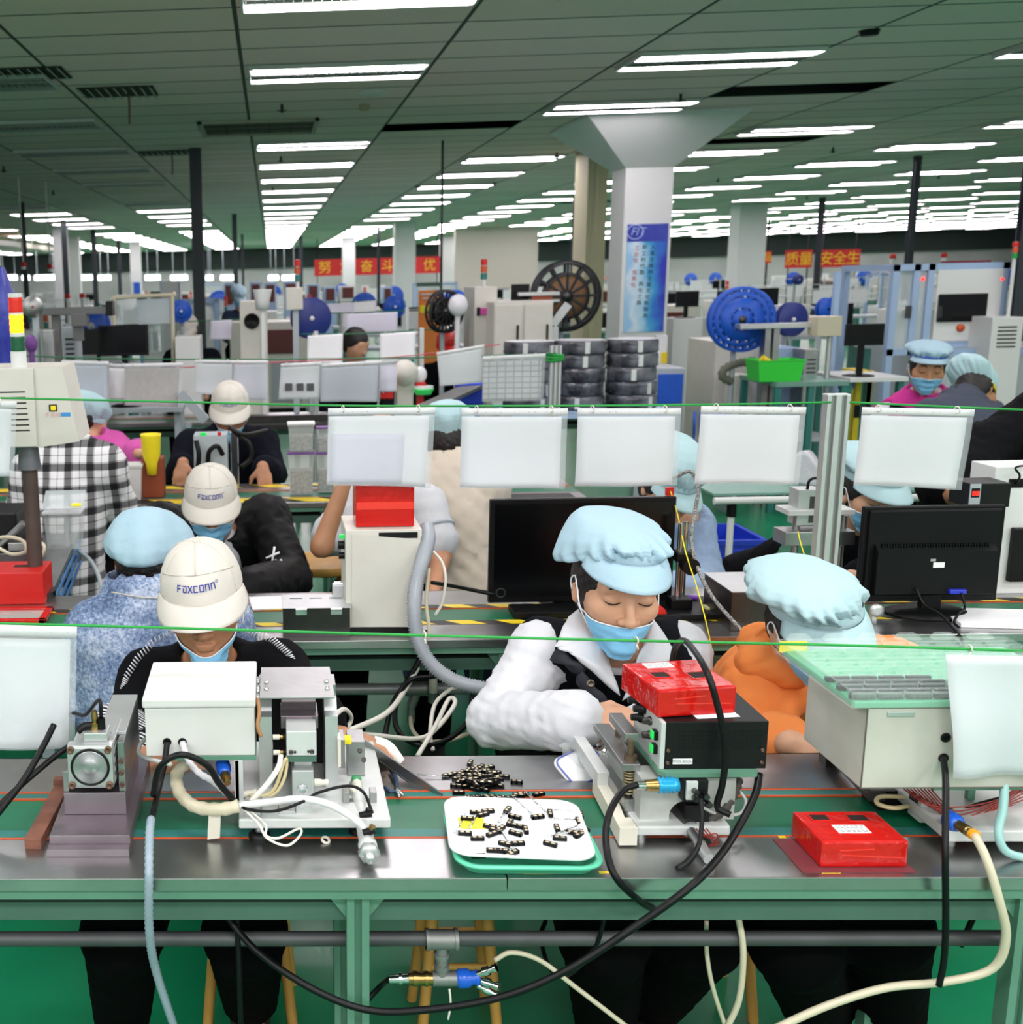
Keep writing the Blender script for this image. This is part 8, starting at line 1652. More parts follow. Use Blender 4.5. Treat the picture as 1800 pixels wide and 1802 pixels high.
# pale blue machine cabinet with a screen
Yk = 9.6; xs_ = [at(px, 540, Yk).x for px in (1567, 1640, 1770)]; zt = at(1650, 464, Yk).z; zm = at(1690, 600, Yk).z; zl = at(1600, 625, Yk).z
r = thing('inspection_cabinet', 'pale blue framed machine cabinet with a dark screen at right', 'machine', ((xs_[0]+xs_[2])/2, Yk+.4, 0))
q = MB().m(M['bluepaint']); fr = .05
for x_ in (xs_[0], (xs_[0]+xs_[1])/2, xs_[1]-fr, xs_[2]-fr): q.bx(x_, x_+fr, Yk, Yk+.06, 0 if x_ != (xs_[0]+xs_[1])/2 else zl, zt)
q.bx(xs_[0], xs_[2], Yk, Yk+.06, zt-fr, zt).bx(xs_[0], xs_[1], Yk, Yk+.06, zl, zl+fr).bx(xs_[1], xs_[2], Yk, Yk+.06, zm-fr, zm).bx(xs_[0], xs_[2], Yk+.8, Yk+.86, zt-fr, zt).bx(xs_[0], xs_[0]+fr, Yk+.06, Yk+.8, zt-fr, zt).bx(xs_[2]-fr, xs_[2], Yk+.06, Yk+.8, zt-fr, zt).bx(xs_[0], xs_[0]+fr, Yk+.8, Yk+.86, 0, zt).bx(xs_[2]-fr, xs_[2], Yk+.8, Yk+.86, 0, zt); q.build('frame', parent=r)
q = MB().m(M['glassy']); q.bx(xs_[0]+fr, xs_[1]-fr, Yk+.02, Yk+.03, zl+fr, zt-fr); q.build('glass_door', parent=r)
q = MB().m(M['offwhite']); q.bx(xs_[1]+.02, xs_[2]-fr, Yk-.01, Yk-.001, zm, zt-fr, .004); q.build('front_panel', parent=r)
q = MB().m(M['screen']); pbox(q, 1652, 1737, 517, 566, Yk-.03, .025, .004); q.build('screen', parent=r); q = MB().m(M['orange_line']); c_ = at(1690, 577, Yk-.02); q.lathe((c_.x, Yk-.01, c_.z), (0, -1, 0), [(0, .03), (.02, .03), (.02, 0)], 16); q.build('stop_button', parent=r)
q = MB().m(M['greypanel']); q.bx(xs_[1]-.02, xs_[2]+.5, Yk-.12, Yk+.85, 0, zm-fr, .01); q.build('lower_cabinet', parent=r); q = MB().m(M['bluepaint']); q.bx(xs_[1]-.03, xs_[2]+.5, Yk-.13, Yk-.1, zm-fr-.06, zm-fr).bx(at(1735, 640, Yk).x, at(1743, 640, Yk).x, Yk-.13, Yk-.12, 0, zm-fr); q.build('lower_trim', parent=r)
q = MB().m(M['dark_steel']); 
for px in (1600, 1655): pbox(q, px-4, px+4, 538, 560, Yk-.03, .03, .004)
q.build('door_handle', parent=r); q = MB().m(M['redled']); 
for px, py in ((1624, 491), (1763, 491)): c_ = at(px, py, Yk-.004); q.ball((c_.x, c_.y, c_.z), .014, 10)
q.build('indicator_lamp', parent=r)
cab('machine_box', 'white box with vents right of the pale blue cabinet', 1745, 1800, 558, 600, 9.3, 'offwhite', .3, vents=True, foot=True)
for k, (px, py, Y) in enumerate(((1571, 452, 13), (1661, 450, 11), (41, 466, 16), (88, 470, 17), (119, 522, 14), (145, 521, 15))):
 c_ = at(px, py, Y); s_ = mpp(px, py, Y); q = MB().m(M['redflat']); q.lathe((c_.x, Y, c_.z-3*s_), (0, 0, 1), [(0, 0), (0, 5*s_), (5*s_, 5*s_), (8*s_, 3.5*s_), (8*s_, 0)], 12); q.m(M['offwhite']).cyl((c_.x, Y, c_.z-8*s_), (c_.x, Y, c_.z-3*s_), 4*s_)
 if k < 2 or k > 3: q.cyl((c_.x, Y, 0), (c_.x, Y, c_.z-8*s_), .02)
 else: q.cyl((c_.x, Y, c_.z+5*s_), (c_.x, Y, CEIL-.004), .01)
 q.build('red_beacon', label=('red beacon on a pole before the pale blue cabinet', 'red beacon behind the top of the pale blue cabinet', 'red hanging beacon at far left', 'second red hanging beacon at far left', 'red beacon before the left white pillar', 'red beacon right of the left white pillar')[k], cat='beacon')
q = MB().m(mat('maroon', '8a1f3c', .6)); pbox(q, 1678, 1745, 458, 464, 10.3, .2, .01); q.build('maroon_cover', label='maroon cover lying on top of the pale blue cabinet', cat='cover')
r = thing('step_ladder', 'small yellow and black step ladder at right', 'ladder', (at(1520, 680, 9.0).x, 9.1, 0))
for px in (1512, 1531): x_ = at(px, 670, 9.0).x; MB().m(M['yellowtape']).bx(x_-.02, x_+.02, 9.0, 9.04, 0, at(px, 652, 9.0).z).m(M['black']).bx(x_-.021, x_+.021, 8.998, 9.0, .55, .65).build('rail', parent=r)
MB().m(M['yellowtape']).bx(at(1510, 650, 9).x, at(1533, 650, 9).x, 9.0, 9.25, at(1520, 652, 9.0).z-.02, at(1520, 652, 9.0).z).build('top_step', parent=r); MB().m(M['yellowtape']).bx(at(1512, 650, 9).x, at(1531, 650, 9).x, 9.21, 9.25, 0, at(1520, 652, 9.0).z-.02).build('rear_frame', parent=r)
q = MB().m(M['reelblue']); pbox(q, 1478, 1503, 660, 685, 9.0, .03, .004); q.m(M['yellow']); pbox(q, 1480, 1500, 680, 690, 8.99, .02, .004); x_ = at(1490, 690, 9.0).x; q.m(M['greypanel']).bx(x_-.03, x_+.03, 9.0, 9.04, 0, at(1490, 688, 9.0).z); q.build('poster_stand', label='blue and yellow notice on a stand left of the step ladder', cat='sign')
for k, (px0, px1, py0, py1, Y, l) in enumerate(((1190, 1230, 512, 540, 12, 'dark screen in a white rack right of the pillar'), (1262, 1300, 512, 538, 12.4, 'dark screen behind the big blue reel'), (1325, 1370, 507, 537, 12, 'dark screen right of the big blue reel top'))):
 c = at((px0+px1)/2, py1, Y); r_, g = monitor(l, px0, px1, py0, py1, Y, foot_z=g[2]*0+at(1200, 560, Y).z)
 cab('screen_rack', 'white rack under the '+l, px0-6, px1+6, 560, 600, Y-.1, 'offwhite', .4, cat='rack')
# hall filling machines far away, each a cabinet with shaped parts
rs = random.Random(77)
def far_machine(kind):
 r = thing('hall_machine', 'x', 'machine', (0, 0, 0), 'machines filling the hall far behind')
 if kind == 0:
  MB().m(M['beige']).bx(-.5, .5, 0, .7, .06, 1.15, .01).m(M['blackm']).bx(-.45, .45, .05, .65, 0, .06).build('casing', parent=r); MB().m(M['dkred']).bx(-.2, .3, -.02, -.001, .75, 1.05, .01).build('window', parent=r); MB().m(M['greypanel']).bx(-.48, -.1, -.015, -.001, .15, .65).bx(.02, .4, -.015, -.001, .15, .65).build('door', parent=r)
 elif kind == 1:
  MB().m(M['greypanel']).bx(-.7, .7, 0, .7, .78, .82).build('table_top', parent=r); MB().m(M['beltedge']).bx(-.68, -.64, .02, .66, 0, .78).bx(.64, .68, .02, .66, 0, .78).build('leg_frame', parent=r); MB().m(M['offwhite']).bx(-.55, -.1, .15, .55, .82, 1.2, .01).build('unit', parent=r); MB().m(M['screen']).bx(.1, .5, .3, .33, .92, 1.2, .005).bx(.28, .32, .32, .36, .82, .95).build('display', parent=r)
 elif kind == 2:
  MB().m(M['bluepaint']).bx(-.5, -.45, 0, .05, 0, 1.45).bx(.45, .5, 0, .05, 0, 1.45).bx(-.5, .5, 0, .05, 1.4, 1.45).bx(-.5, .5, .6, .65, 1.4, 1.45).bx(-.5, -.45, .6, .65, 0, 1.45).bx(.45, .5, .6, .65, 0, 1.45).build('frame', parent=r); MB().m(M['offwhite']).bx(-.45, .45, .03, .6, .1, .8, .01).build('base_unit', parent=r); MB().m(M['glassy']).bx(-.45, .45, .02, .03, .8, 1.4).build('glass', parent=r); MB().m(M['steel_dull']).bx(-.2, .2, .2, .45, .8, 1.15, .02).cyl((0, .3, 1.15), (0, .3, 1.35), .05).build('press_head', parent=r)
 elif kind == 3:
  MB().m(M['offwhite']).bx(-.35, .35, 0, .5, .0, .9, .02).build('casing', parent=r); MB().m(M['reelblue']).lathe((.05, -.1, 1.15), (0, 1, 0), [(0, .05), (0, .25), (.05, .25), (.05, .05)], 24).build('spool', parent=r); MB().m(M['greypanel']).cyl((.05, -.02, .9), (.05, -.02, 1.15), .03).build('spool_post', parent=r)
 elif kind == 4:
  MB().m(M['greypanel']).bx(-1.2, 1.2, 0, .6, .76, .8).build('table_top', parent=r); MB().m(M['beltedge']).bx(-1.15, -1.1, .03, .55, 0, .76).bx(1.1, 1.15, .03, .55, 0, .76).build('leg_frame', parent=r)
  for x_ in (-.8, -.2, .45): MB().m(M['paper']).bx(x_-.15, x_+.15, .02, .03, 1.02, 1.24).build('hung_sheet', parent=r)
  MB().m(M['alu']).cyl((-1.1, .03, .8), (-1.1, .03, 1.3), .02).cyl((1.1, .03, .8), (1.1, .03, 1.3), .02).cyl((-1.1, .03, 1.26), (1.1, .03, 1.26), .008).build('rail', parent=r)
 elif kind == 5:
  MB().m(M['beige']).bx(-.25, .25, 0, .4, 0, 1.0, .01).build('casing', parent=r); MB().m(M['black']).bx(-.18, .18, -.01, -.001, .7, .95, .01).build('panel', parent=r); MB().m(M['redflat']).cyl((.15, .2, 1.3), (.15, .2, 1.38), .03).m(M['orange_line']).cyl((.15, .2, 1.21), (.15, .2, 1.29), .03).m(M['beltedge']).cyl((.15, .2, 1.12), (.15, .2, 1.2), .03).m(M['greypanel']).cyl((.15, .2, 1.0), (.15, .2, 1.12), .015).build('signal_light', parent=r)
 return r
KN = ('cream cabinet with a dark window', 'bench with a white unit and screen', 'pale blue framed press', 'white unit with a blue spool', 'long bench with hung sheets', 'slim cream cabinet with a signal light')
FP = {}
BLK = [(o_.location.x, o_.location.y) for o_ in bpy.data.objects if o_.parent is None and o_.location.y > 9.9 and (o_.name.startswith(('pillar', 'steel_post', 'machine_c', 'conduit', 'monitor', 'reel', 'notice', 'inspection', 'screen_rack')))] + [(at(px, 500, 40).x, 40.1) for px in range(795, 955, 15)]
for row, (Y, n) in enumerate(((10.6, 7), (12.6, 9), (14.8, 11), (17.5, 13), (20.5, 15), (24.5, 17), (29, 18), (34, 20), (40, 22), (48, 24))):
 xl, xr = at(-20, 500, Y).x, at(1830, 500, Y).x
 x_ = xl; hw_ = 0
 while True:
  k = rs.choice((0, 1, 2, 3, 4, 4, 5, 1)); h2 = (.56, .76, .56, .4, 1.26, .3)[k]; x_ += hw_+h2+rs.uniform(.02, .5)*(xr-xl)/n*.4; hw_ = h2; y_ = Y+rs.uniform(-.2, .2)
  if x_ > xr: break
  if any(abs(x_-qx) < h2+.55 and -1.2 < y_-qy < 1.2 for qx, qy in BLK): continue
  if row == 0 and (x_ < -.4 or .6 < x_ < 6.7): continue
  if abs(x_-cxp) < .9 and abs(y_-PY) < 1.2: continue
  lab = f'{KN[k]} in the hall {["just behind the nearer machines", "beyond the pillar line", "well behind the pillar", "deep in the hall"][min(3, row//2)]}'
  if k not in FP: FP[k] = far_machine(k); o = FP[k]; o.location = (x_, y_, 0); o['label'] = lab
  else: o = copy_tree(FP[k], (x_, y_, 0), lab)
# duct and bright strip windows at the far left
r = thing('cable_tray', 'cream overhead cable tray running along the left ceiling', 'cable tray', (-7.6, 30, 2.75))
MB().m(M['ivory']).bx(-7.9, -7.3, 20, 46, 2.72, 2.76).bx(-7.9, -7.86, 20, 46, 2.76, 2.86).bx(-7.34, -7.3, 20, 46, 2.76, 2.86).build('tray_channel', parent=r); q = MB().m(M['greypanel'])
for k in range(10): q.cyl((-7.86, 20.5+2.7*k, 2.8), (-7.86, 20.5+2.7*k, CEIL-.004), .015).cyl((-7.34, 20.5+2.7*k, 2.8), (-7.34, 20.5+2.7*k, CEIL-.004), .015)
q.build('hanger', parent=r)
WL = mat('strip_window', 'f6fbff', .5, emit=5.0)
rs = random.Random(6)
for k, (px0, px1) in enumerate(((0, 30), (38, 52), (60, 98), (132, 168), (172, 195), (255, 282), (300, 330), (362, 375), (388, 416), (472, 490), (496, 522))):
 Y = 52; a, c = at(px0, 490, Y), at(px1, 490, Y); z = at(px0, 489, Y).z
 q = MB().m(WL); q.bx(a.x, c.x, Y, Y+.12, z-.12, z+.12, .05); q.m(M['greypanel']).bx(a.x+.1, a.x+.13, Y+.12, Y+.15, z, CEIL-.004).bx(c.x-.13, c.x-.1, Y+.12, Y+.15, z, CEIL-.004); q.build('hanging_work_light', label='bright hanging work light in the far left row', cat='light', group='far hanging work lights')
for px, Y, py, l in ((556, 7.62, 583, 'left of the far lavender document'), (742, 7.62, 577, 'right of the far lavender document'), (562, 9.45, 546, 'beside the navy disc'), (716, 9.45, 541, 'before the bright blue reel'), (566, 10.55, 528, 'behind the navy disc'), (428, 9.02, 556, 'right of the thick dark post'), (975, 6.48, 616, '')):
 if l: x_ = at(px, py, Y).x; MB().m(M['alu']).bx(x_-.014, x_+.014, Y-.012, Y+.016, 0, at(px, py, Y).z).build('rope_post', label='slim profile post holding the far green rope '+l, cat='post')
# ---------------------------------------------------------------- front row of workers
# man in the cream cap behind the white box
p = Person('person in a cream cap and black striped-sleeve top, bent over behind the white box', J(358, 1058, 2.48), (.0, .12, -.09), J(370, 1178, 2.66), [J(262, 1196, 2.64), J(488, 1180, 2.64)], [J(222, 1290, 2.47), J(560, 1265, 2.42)], [J(262, 1335, 2.24), J(574, 1296, 2.27)],
  (-.15, 2.84, .5), [atz(215, 1640, .5), atz(430, 1640, .5)], [atz(215, 1790, .1), atz(440, 1760, .1)], hs=1.03, skin='skin2', seed=11, hh=.0045, hands=(((.8, -.6, -.1), (.2, .2, -1), 1), ((1, -.25, -.05), (-.2, -.3, -1), -1, .005, .5)))
p.top('knit_top', M['tee'], g=.014, sleeve=.9, loose=.004)
m, nt, b = node_mat('striped_sleeve', .9)
tc = nt.nodes.new('ShaderNodeTexCoord'); wv = nt.nodes.new('ShaderNodeTexWave'); wv.bands_direction = 'DIAGONAL'; wv.inputs['Scale'].default_value = 42; wv.inputs['Distortion'].default_value = 2.2; wv.inputs['Detail Scale'].default_value = .35
nt.links.new(tc.outputs['Object'], wv.inputs['Vector']); rp = nt.nodes.new('ShaderNodeValToRGB'); rp.color_ramp.interpolation = 'CONSTANT'
rp.color_ramp.elements[0].color = lin('15161b'); rp.color_ramp.elements[1].position = .5; rp.color_ramp.elements[1].color = lin('d9dadf')
nt.links.new(wv.outputs['Color'], rp.inputs['Fac']); nt.links.new(rp.outputs['Color'], b.inputs['Base Color'])
V = Vol(*p.box_([p.E[0], p.W[0]], .12), .007)
V.caps(p.E[0]-Vector((.012, .0, -.01)), p.E[0].lerp(p.W[0], .86), .062, .046, .02); V.wrinkle(.004, 5, .05)
mb = MB().m(m); V.mesh(mb); mb.build('striped_cuff', parent=p.root)
for pts in ([J(318, 1104, 2.57), J(272, 1128, 2.575), J(242, 1158, 2.57), J(222, 1192, 2.55), J(215, 1215, 2.53)], [J(432, 1110, 2.58), J(478, 1124, 2.58), J(508, 1150, 2.575), J(524, 1178, 2.56)]):
 b = MB().m(mat('stripe_trim', 'd5d6dc', .9))
 for i in range(26):
  t = i/26*(len(pts)-1); k = int(t); q = pts[k].lerp(pts[k+1], t-k); d = (pts[k+1]-pts[k]).normalized(); n_ = Vector((-d.z, 0, d.x))
  b.tube([q-n_*.008, q+n_*.008+d*.004], .0018, 4)
 b.build('sleeve_piping', parent=p.root)
p.trousers(); p.hair(); p.eyes(); p.mask(ztop=-.088, zbot=-.14, amax=1.35, vee=.045)
p.ball_cap(M['capwhite'])
c_ = MB().m(mat('finger_cot', 'e9e6df', .8)); w0 = p.W[1]; fd = Vector((1, -.25, -.05)).normalized()
for k, dy in enumerate((-.02, .005, .028)):
 a = w0+fd*.1+Vector((0, dy, .004-.006*k)); c_.tube([a, a+fd*.03+Vector((0, 0, -.008)), a+fd*.05+Vector((0, 0, -.03))], [.0125, .0125, .0115], 10)
c_.build('finger_cot', parent=p.root)
# woman in white blouse and black vest
p = Person('person in a pale blue cap, white blouse and black vest, looking down at the press', J(1084, 1036, 2.48), (.02, .1, .06), J(1078, 1150, 2.62), [J(955, 1150, 2.56), J(1188, 1150, 2.6)], [J(872, 1268, 2.43), J(1215, 1275, 2.5)], [J(1020, 1268, 2.25), J(1130, 1290, 2.3)],
  (.76, 2.9, .5), [atz(1062, 1650, .5), atz(1230, 1640, .5)], [atz(1065, 1800, .1), atz(1150, 1762, .1)], hs=1.03, skin='skin', seed=22, hh=.0032, hands=(((1, -.3, .05), (.1, .5, -1), 1, .0045, .55), ((-.9, -.4, 0), (0, .3, -1), -1)))
bl = p.top('blouse', M['blouse'], g=.014, sleeve=.97, loose=.016, wr=.005, h=.008, wl=.07, neckr=.056, vneck=[(J(1075, 1120, 2.53), J(1092, 1235, 2.45), .078, .03)])
p.top('vest', M['vest'], g=.032, arms=False, wr=.003, h=.009, neckr=.075, vneck=[(J(1085, 1120, 2.5), J(1125, 1320, 2.4), .085, .045)], fine=())
b = MB().m(M['blouse'])
def sheet(b, pts, n=8, lift=None, thick=.003):
 """cloth flap over a quad given by its four corners (u then v)"""
 A, B, C_, D = [Vector(q) for q in pts]
 b.grid(lambda u, v: A.lerp(B, u).lerp(D.lerp(C_, u), v)+(lift(u, v) if lift else Vector()), n, n, False, thick)
lf = lambda u, v: Vector((0, -.018*math.sin(PI*u)*math.sin(PI*v), .004*math.sin(9*u+4*v)))
sheet(b, [J(1035, 1068, 2.57), J(1058, 1128, 2.465), J(976, 1140, 2.43), J(1000, 1085, 2.54)], 10, lf)
sheet(b, [J(1058, 1124, 2.465), J(1090, 1226, 2.42), J(1040, 1172, 2.42), J(980, 1138, 2.43)], 10, lf)
sheet(b, [J(1150, 1090, 2.52), J(1122, 1160, 2.45), J(1095, 1235, 2.42), J(1190, 1150, 2.46)], 10, lf)
b.build('blouse_collar', parent=p.root)
b = MB().m(mat('vest_lapel', '1f222a', .85, 0, .3, 200, dark='2b303b'))
sheet(b, [J(982, 1142, 2.44), J(1032, 1176, 2.43), J(1020, 1185, 2.425), J(968, 1158, 2.45)], 8, lf)
sheet(b, [J(1020, 1180, 2.425), J(1068, 1232, 2.405), J(1062, 1262, 2.405), J(1014, 1198, 2.43)], 8, lf)
b.build('lapel', parent=p.root)
b = MB().m(mat('metal_button', '6a6458', .3, .9))
for px, py in ((1039, 1203), (1046, 1298)): q = J(px, py, 2.395); b.lathe(q, (0, -1, .2), [(0, .009), (.003, .0085), (.003, .005), (.001, .004), (.001, 0)], 16)
b.build('button', parent=p.root)
p.trousers(); p.hair(fringe=.05, side=-.045); p.eyes(); p.mask(ztop=-.05, zbot=-.122, amax=1.15, vee=.014)
p.puff_cap(M['capblue'], slump=(-.012, .04, -.01), puff=1.0, sag=.05, sagdir=-2.0, seed=5, vdrop=.6, vlen=.068, zb=.09, top=.07, ruche=.07)
# woman in the orange hooded top
p = Person('person in an orange hooded top and cyan cap, head bowed beside the clear tray', J(1436, 1106, 2.45), (.0, .18, -.12), J(1385, 1165, 2.6), [J(1335, 1215, 2.6), J(1565, 1185, 2.62)], [J(1338, 1318, 2.5), J(1620, 1300, 2.5)], [J(1392, 1310, 2.3), J(1560, 1320, 2.25)],
  (1.27, 2.95, .5), [atz(1400, 1660, .5), atz(1560, 1630, .5)], [atz(1440, 1790, .1), atz(1570, 1800, .1)], hs=1.03, seed=33, skin='skin', hands=(((.8, -.5, -.25), (.1, .3, -1), 1, .0045, .3), None))
p.top('hooded_top', M['orange'], g=.022, sleeve=.8, loose=.02, wr=.005, h=.009, neckr=.07)
V = Vol(*p.box_([J(1365, 1130, 2.6)], .2), .008)
V.caps(J(1335, 1130, 2.66), J(1330, 1165, 2.58), .035, .035, .03); V.caps(J(1330, 1165, 2.58), J(1400, 1190, 2.5), .035, .028, .03); V.caps(J(1335, 1130, 2.66), J(1440, 1130, 2.74), .04, .05, .03); V.wrinkle(.005, 3, .06)
mb = MB().m(M['orange']); V.mesh(mb); mb.build('hood', parent=p.root)
p.trousers(); p.hair(); p.eyes(); p.mask(ztop=-.02, zbot=-.115)
p.puff_cap(M['capcyan'], slump=(-.035, .01, .0), puff=.98, seed=9, vdrop=.8, vlen=.078, zb=.054, top=.085, ruche=.08)
# denim jacket, back turned
m, nt, b = node_mat('denim', .95)
tc = nt.nodes.new('ShaderNodeTexCoord'); n1 = nt.nodes.new('ShaderNodeTexNoise'); n1.inputs['Scale'].default_value = 110; n1.inputs['Detail'].default_value = 8; n1.inputs['Roughness'].default_value = .7
n2 = nt.nodes.new('ShaderNodeTexNoise'); n2.inputs['Scale'].default_value = 9; n2.inputs['Detail'].default_value = 3
nt.links.new(tc.outputs['Object'], n1.inputs['Vector']); nt.links.new(tc.outputs['Object'], n2.inputs['Vector'])
a_ = nt.nodes.new('ShaderNodeMath'); a_.operation = 'MULTIPLY_ADD'; a_.inputs[1].default_value = .6; nt.links.new(n2.outputs['Fac'], a_.inputs[0]); nt.links.new(n1.outputs['Fac'], a_.inputs[2])
rp = nt.nodes.new('ShaderNodeValToRGB'); e = rp.color_ramp.elements; e[0].position = .62; e[0].color = lin('445676'); e[1].position = .98; e[1].color = lin('bac4d6'); q_ = e.new(.8); q_.color = lin('788cae')
nt.links.new(a_.outputs[0], rp.inputs['Fac']); nt.links.new(rp.outputs['Color'], b.inputs['Base Color'])
denim = m
p = Person('person in a faded denim jacket and pale blue cap, back turned', J(262, 985, 3.0), (PI, .35, .0), J(262, 1058, 2.9), [J(172, 1115, 2.86), J(385, 1100, 2.88)], [J(158, 1235, 2.9), J(425, 1190, 2.95)], [J(185, 1120, 3.2), J(395, 1100, 3.2)],
  (-.33, 2.78, .46), [(-.45, 3.2, .46), (-.2, 3.2, .46)], [(-.45, 3.1, .08), (-.2, 3.1, .08)], hs=1.03, seed=44, hh=.007)
p.top('denim_jacket', denim, g=.028, sleeve=.95, loose=.015, wr=.005, h=.009, neckr=.06, lower=.02)
b = MB().m(denim)
def fc(u, v):
 a = -2.3+4.6*u; r = .1+.03*v; c0 = J(262, 1052, 2.9); return c0+Vector((math.sin(a)*r*1.05, -math.cos(a)*r*.85+.01, .06-.07*v))
b.grid(fc, 30, 6, False, .004); b.build('denim_collar', parent=p.root)
b = MB().m(mat('thread', 'c9c2b5', .9))
for px0, py0, px1, py1 in ((152, 1120, 162, 1178), (155, 1190, 158, 1260), (140, 1170, 225, 1176)):
 for k in range(9):
  t = k/8.; q = J(px0+(px1-px0)*t, py0+(py1-py0)*t, 2.7); 
b.tube([J(196, 1042, 2.82), J(262, 1052, 2.8), J(330, 1048, 2.82)], .002, 4); b.build('stitching', parent=p.root)
p.trousers(M['trousers']); p.hair(back=-.09)
p.puff_cap(M['capblue'], slump=(.0, .02, -.03), puff=1.02, visor=False, seed=12, zb=.0, top=.16, ruche=.012, sag=.05, sagdir=PI)
# ---------------------------------------------------------------- workers farther back
def Jl(L): return [at(*q) for q in L]
# black bomber jacket, second row
p = Person('person in a cream cap, black jacket and wrist watch leaning on the second bench', J(372, 888, 3.92), (.05, .22, -.02), J(385, 945, 4.1), Jl([(285, 925, 4.12), (468, 912, 4.12)]), Jl([(268, 1020, 3.9), (512, 1018, 3.88)]), Jl([(325, 1052, 3.6), (432, 1042, 3.6)]),
  (-.2, 4.35, .5), [(-.35, 3.85, .5), (-.02, 3.85, .5)], [(-.35, 3.95, .08), (-.02, 3.95, .08)], hs=1.04, skin='skin2', seed=51, hh=.008, h=.02)
p.top('jacket', mat('black_nylon', '090a0c', .6, 0, .2, 9, .4, 16, spec=.2), g=.026, sleeve=.95, loose=.02, wr=.008, h=.013, wl=.09, vneck=[(J(385, 940, 3.95), J(395, 1000, 3.9), .045, .02)])
V = Vol(*p.box_([J(388, 975, 4.0)], .16), .014); V.ell(J(390, 985, 4.06), (.075, .07, .14), None, .02); mb = MB().m(mat('grey_shirt', 'b9bcc2', .8)); V.mesh(mb); mb.build('shirt', parent=p.root)
b = MB().m(M['paper'])
for pts in ([(468, 982), (492, 972)], [(483, 962), (478, 995)], [(478, 995), (496, 985)], [(484, 985), (492, 996), (488, 1002)], [(497, 990), (499, 993)]): b.tube([J(x, y, 3.795) for x, y in pts], .004, 5)
b.build('sleeve_print', parent=p.root)
wq = p.W[1].lerp(p.E[1], .12); b = MB().m(M['black']); b.torus(wq, p.W[1]-p.E[1], .036, .009, 20); b.m(M['brass']).lathe(wq+Vector((.01, -.035, .02)), (.2, -1, .5), [(0, .018), (.008, .018), (.008, 0)], 16); b.build('wrist_watch', parent=p.root)
p.trousers(h=.02); p.hair(); p.mask(ztop=-.03, zbot=-.122, amax=1.3); p.ball_cap(M['capwhite'])
# white shirt, elbow on the stool side, face hidden by the sleeve of papers
p = Person('person in a white short sleeved shirt behind the controller cabinet, arm raised to the head', J(672, 790, 4.1), (0, .2, 0), J(682, 850, 4.2), Jl([(636, 888, 4.2), (748, 888, 4.2)]), Jl([(566, 962, 3.95), (776, 975, 4.1)]), Jl([(606, 850, 3.98), (762, 1048, 3.85)]),
  (.4, 4.35, .5), [(.25, 3.85, .5), (.55, 3.85, .5)], [(.25, 3.95, .08), (.55, 3.95, .08)], skin='skin2', seed=52, hh=.009, h=.018)
p.top('shirt', M['blouse'], g=.014, sleeve=.36, loose=.012, wr=.006, h=.014)
b = MB().m(mat('grey_stripe', 'b9bfca', .8)); c_ = p.S[1].lerp(p.E[1], .5); b.torus(c_, p.E[1]-p.S[1], .076, .008, 20, 5); b.build('sleeve_stripe', parent=p.root)
p.trousers(h=.02); p.hair()
# woman beside the small press
p = Person('person in a black and green jacket and cyan cap peering past the small press', J(1532, 872, 3.9), (.05, .2, .05), J(1520, 945, 4.02), Jl([(1430, 965, 4.02), (1590, 960, 4.02)]), Jl([(1385, 1040, 3.85), (1600, 1050, 3.9)]), Jl([(1440, 1035, 3.55), (1510, 1022, 3.5)]),
  (1.75, 4.3, .5), [(1.6, 3.85, .5), (1.95, 3.85, .5)], [(1.6, 3.95, .08), (1.95, 3.95, .08)], skin='skin', seed=53, hh=.007, h=.018)
p.top('jacket', M['tee'], g=.024, sleeve=.95, loose=.015, wr=.006, h=.013)
V = Vol(*p.box_([p.S[0], p.E[0], p.W[0]], .13), .012); V.caps(p.S[0].lerp(p.E[0], .25), p.E[0], .088, .082, .02); V.caps(p.E[0], p.E[0].lerp(p.W[0], .6), .082, .07, .02); V.wrinkle(.006, 2, .06); mb = MB().m(M['greenc']); V.mesh(mb); mb.build('green_sleeve', parent=p.root)
p.trousers(h=.02); p.hair(fringe=.06); p.eyes(); p.mask(ztop=-.03, zbot=-.118)
p.puff_cap(M['capcyan'], slump=(-.02, .03, 0), zb=.07, top=.09, vdrop=.45, vlen=.075, seed=4)
# pale denim shirt behind the dark monitor
p = Person('person in a pale denim shirt and cyan cap behind the clamp stand', J(1175, 862, 4.0), (.2, .4, .1), J(1165, 915, 4.12), Jl([(1105, 935, 4.12), (1212, 925, 4.12)]), Jl([(1080, 1020, 4.0), (1238, 1020, 4.0)]), Jl([(1120, 1040, 3.75), (1205, 1045, 3.72)]),
  (1.05, 4.35, .5), [(.95, 3.9, .5), (1.2, 3.9, .5)], [(.95, 3.95, .08), (1.2, 3.95, .08)], skin='skin', seed=54, hh=.01, h=.02)
p.top('shirt', mat('pale_denim', '9db4d4', .9, 0, .3, 60, .3, 14), g=.024, sleeve=.95, loose=.02, wr=.008, h=.014); p.trousers(h=.02); p.hair(); p.puff_cap(M['capcyan'], seed=6, zb=.05)
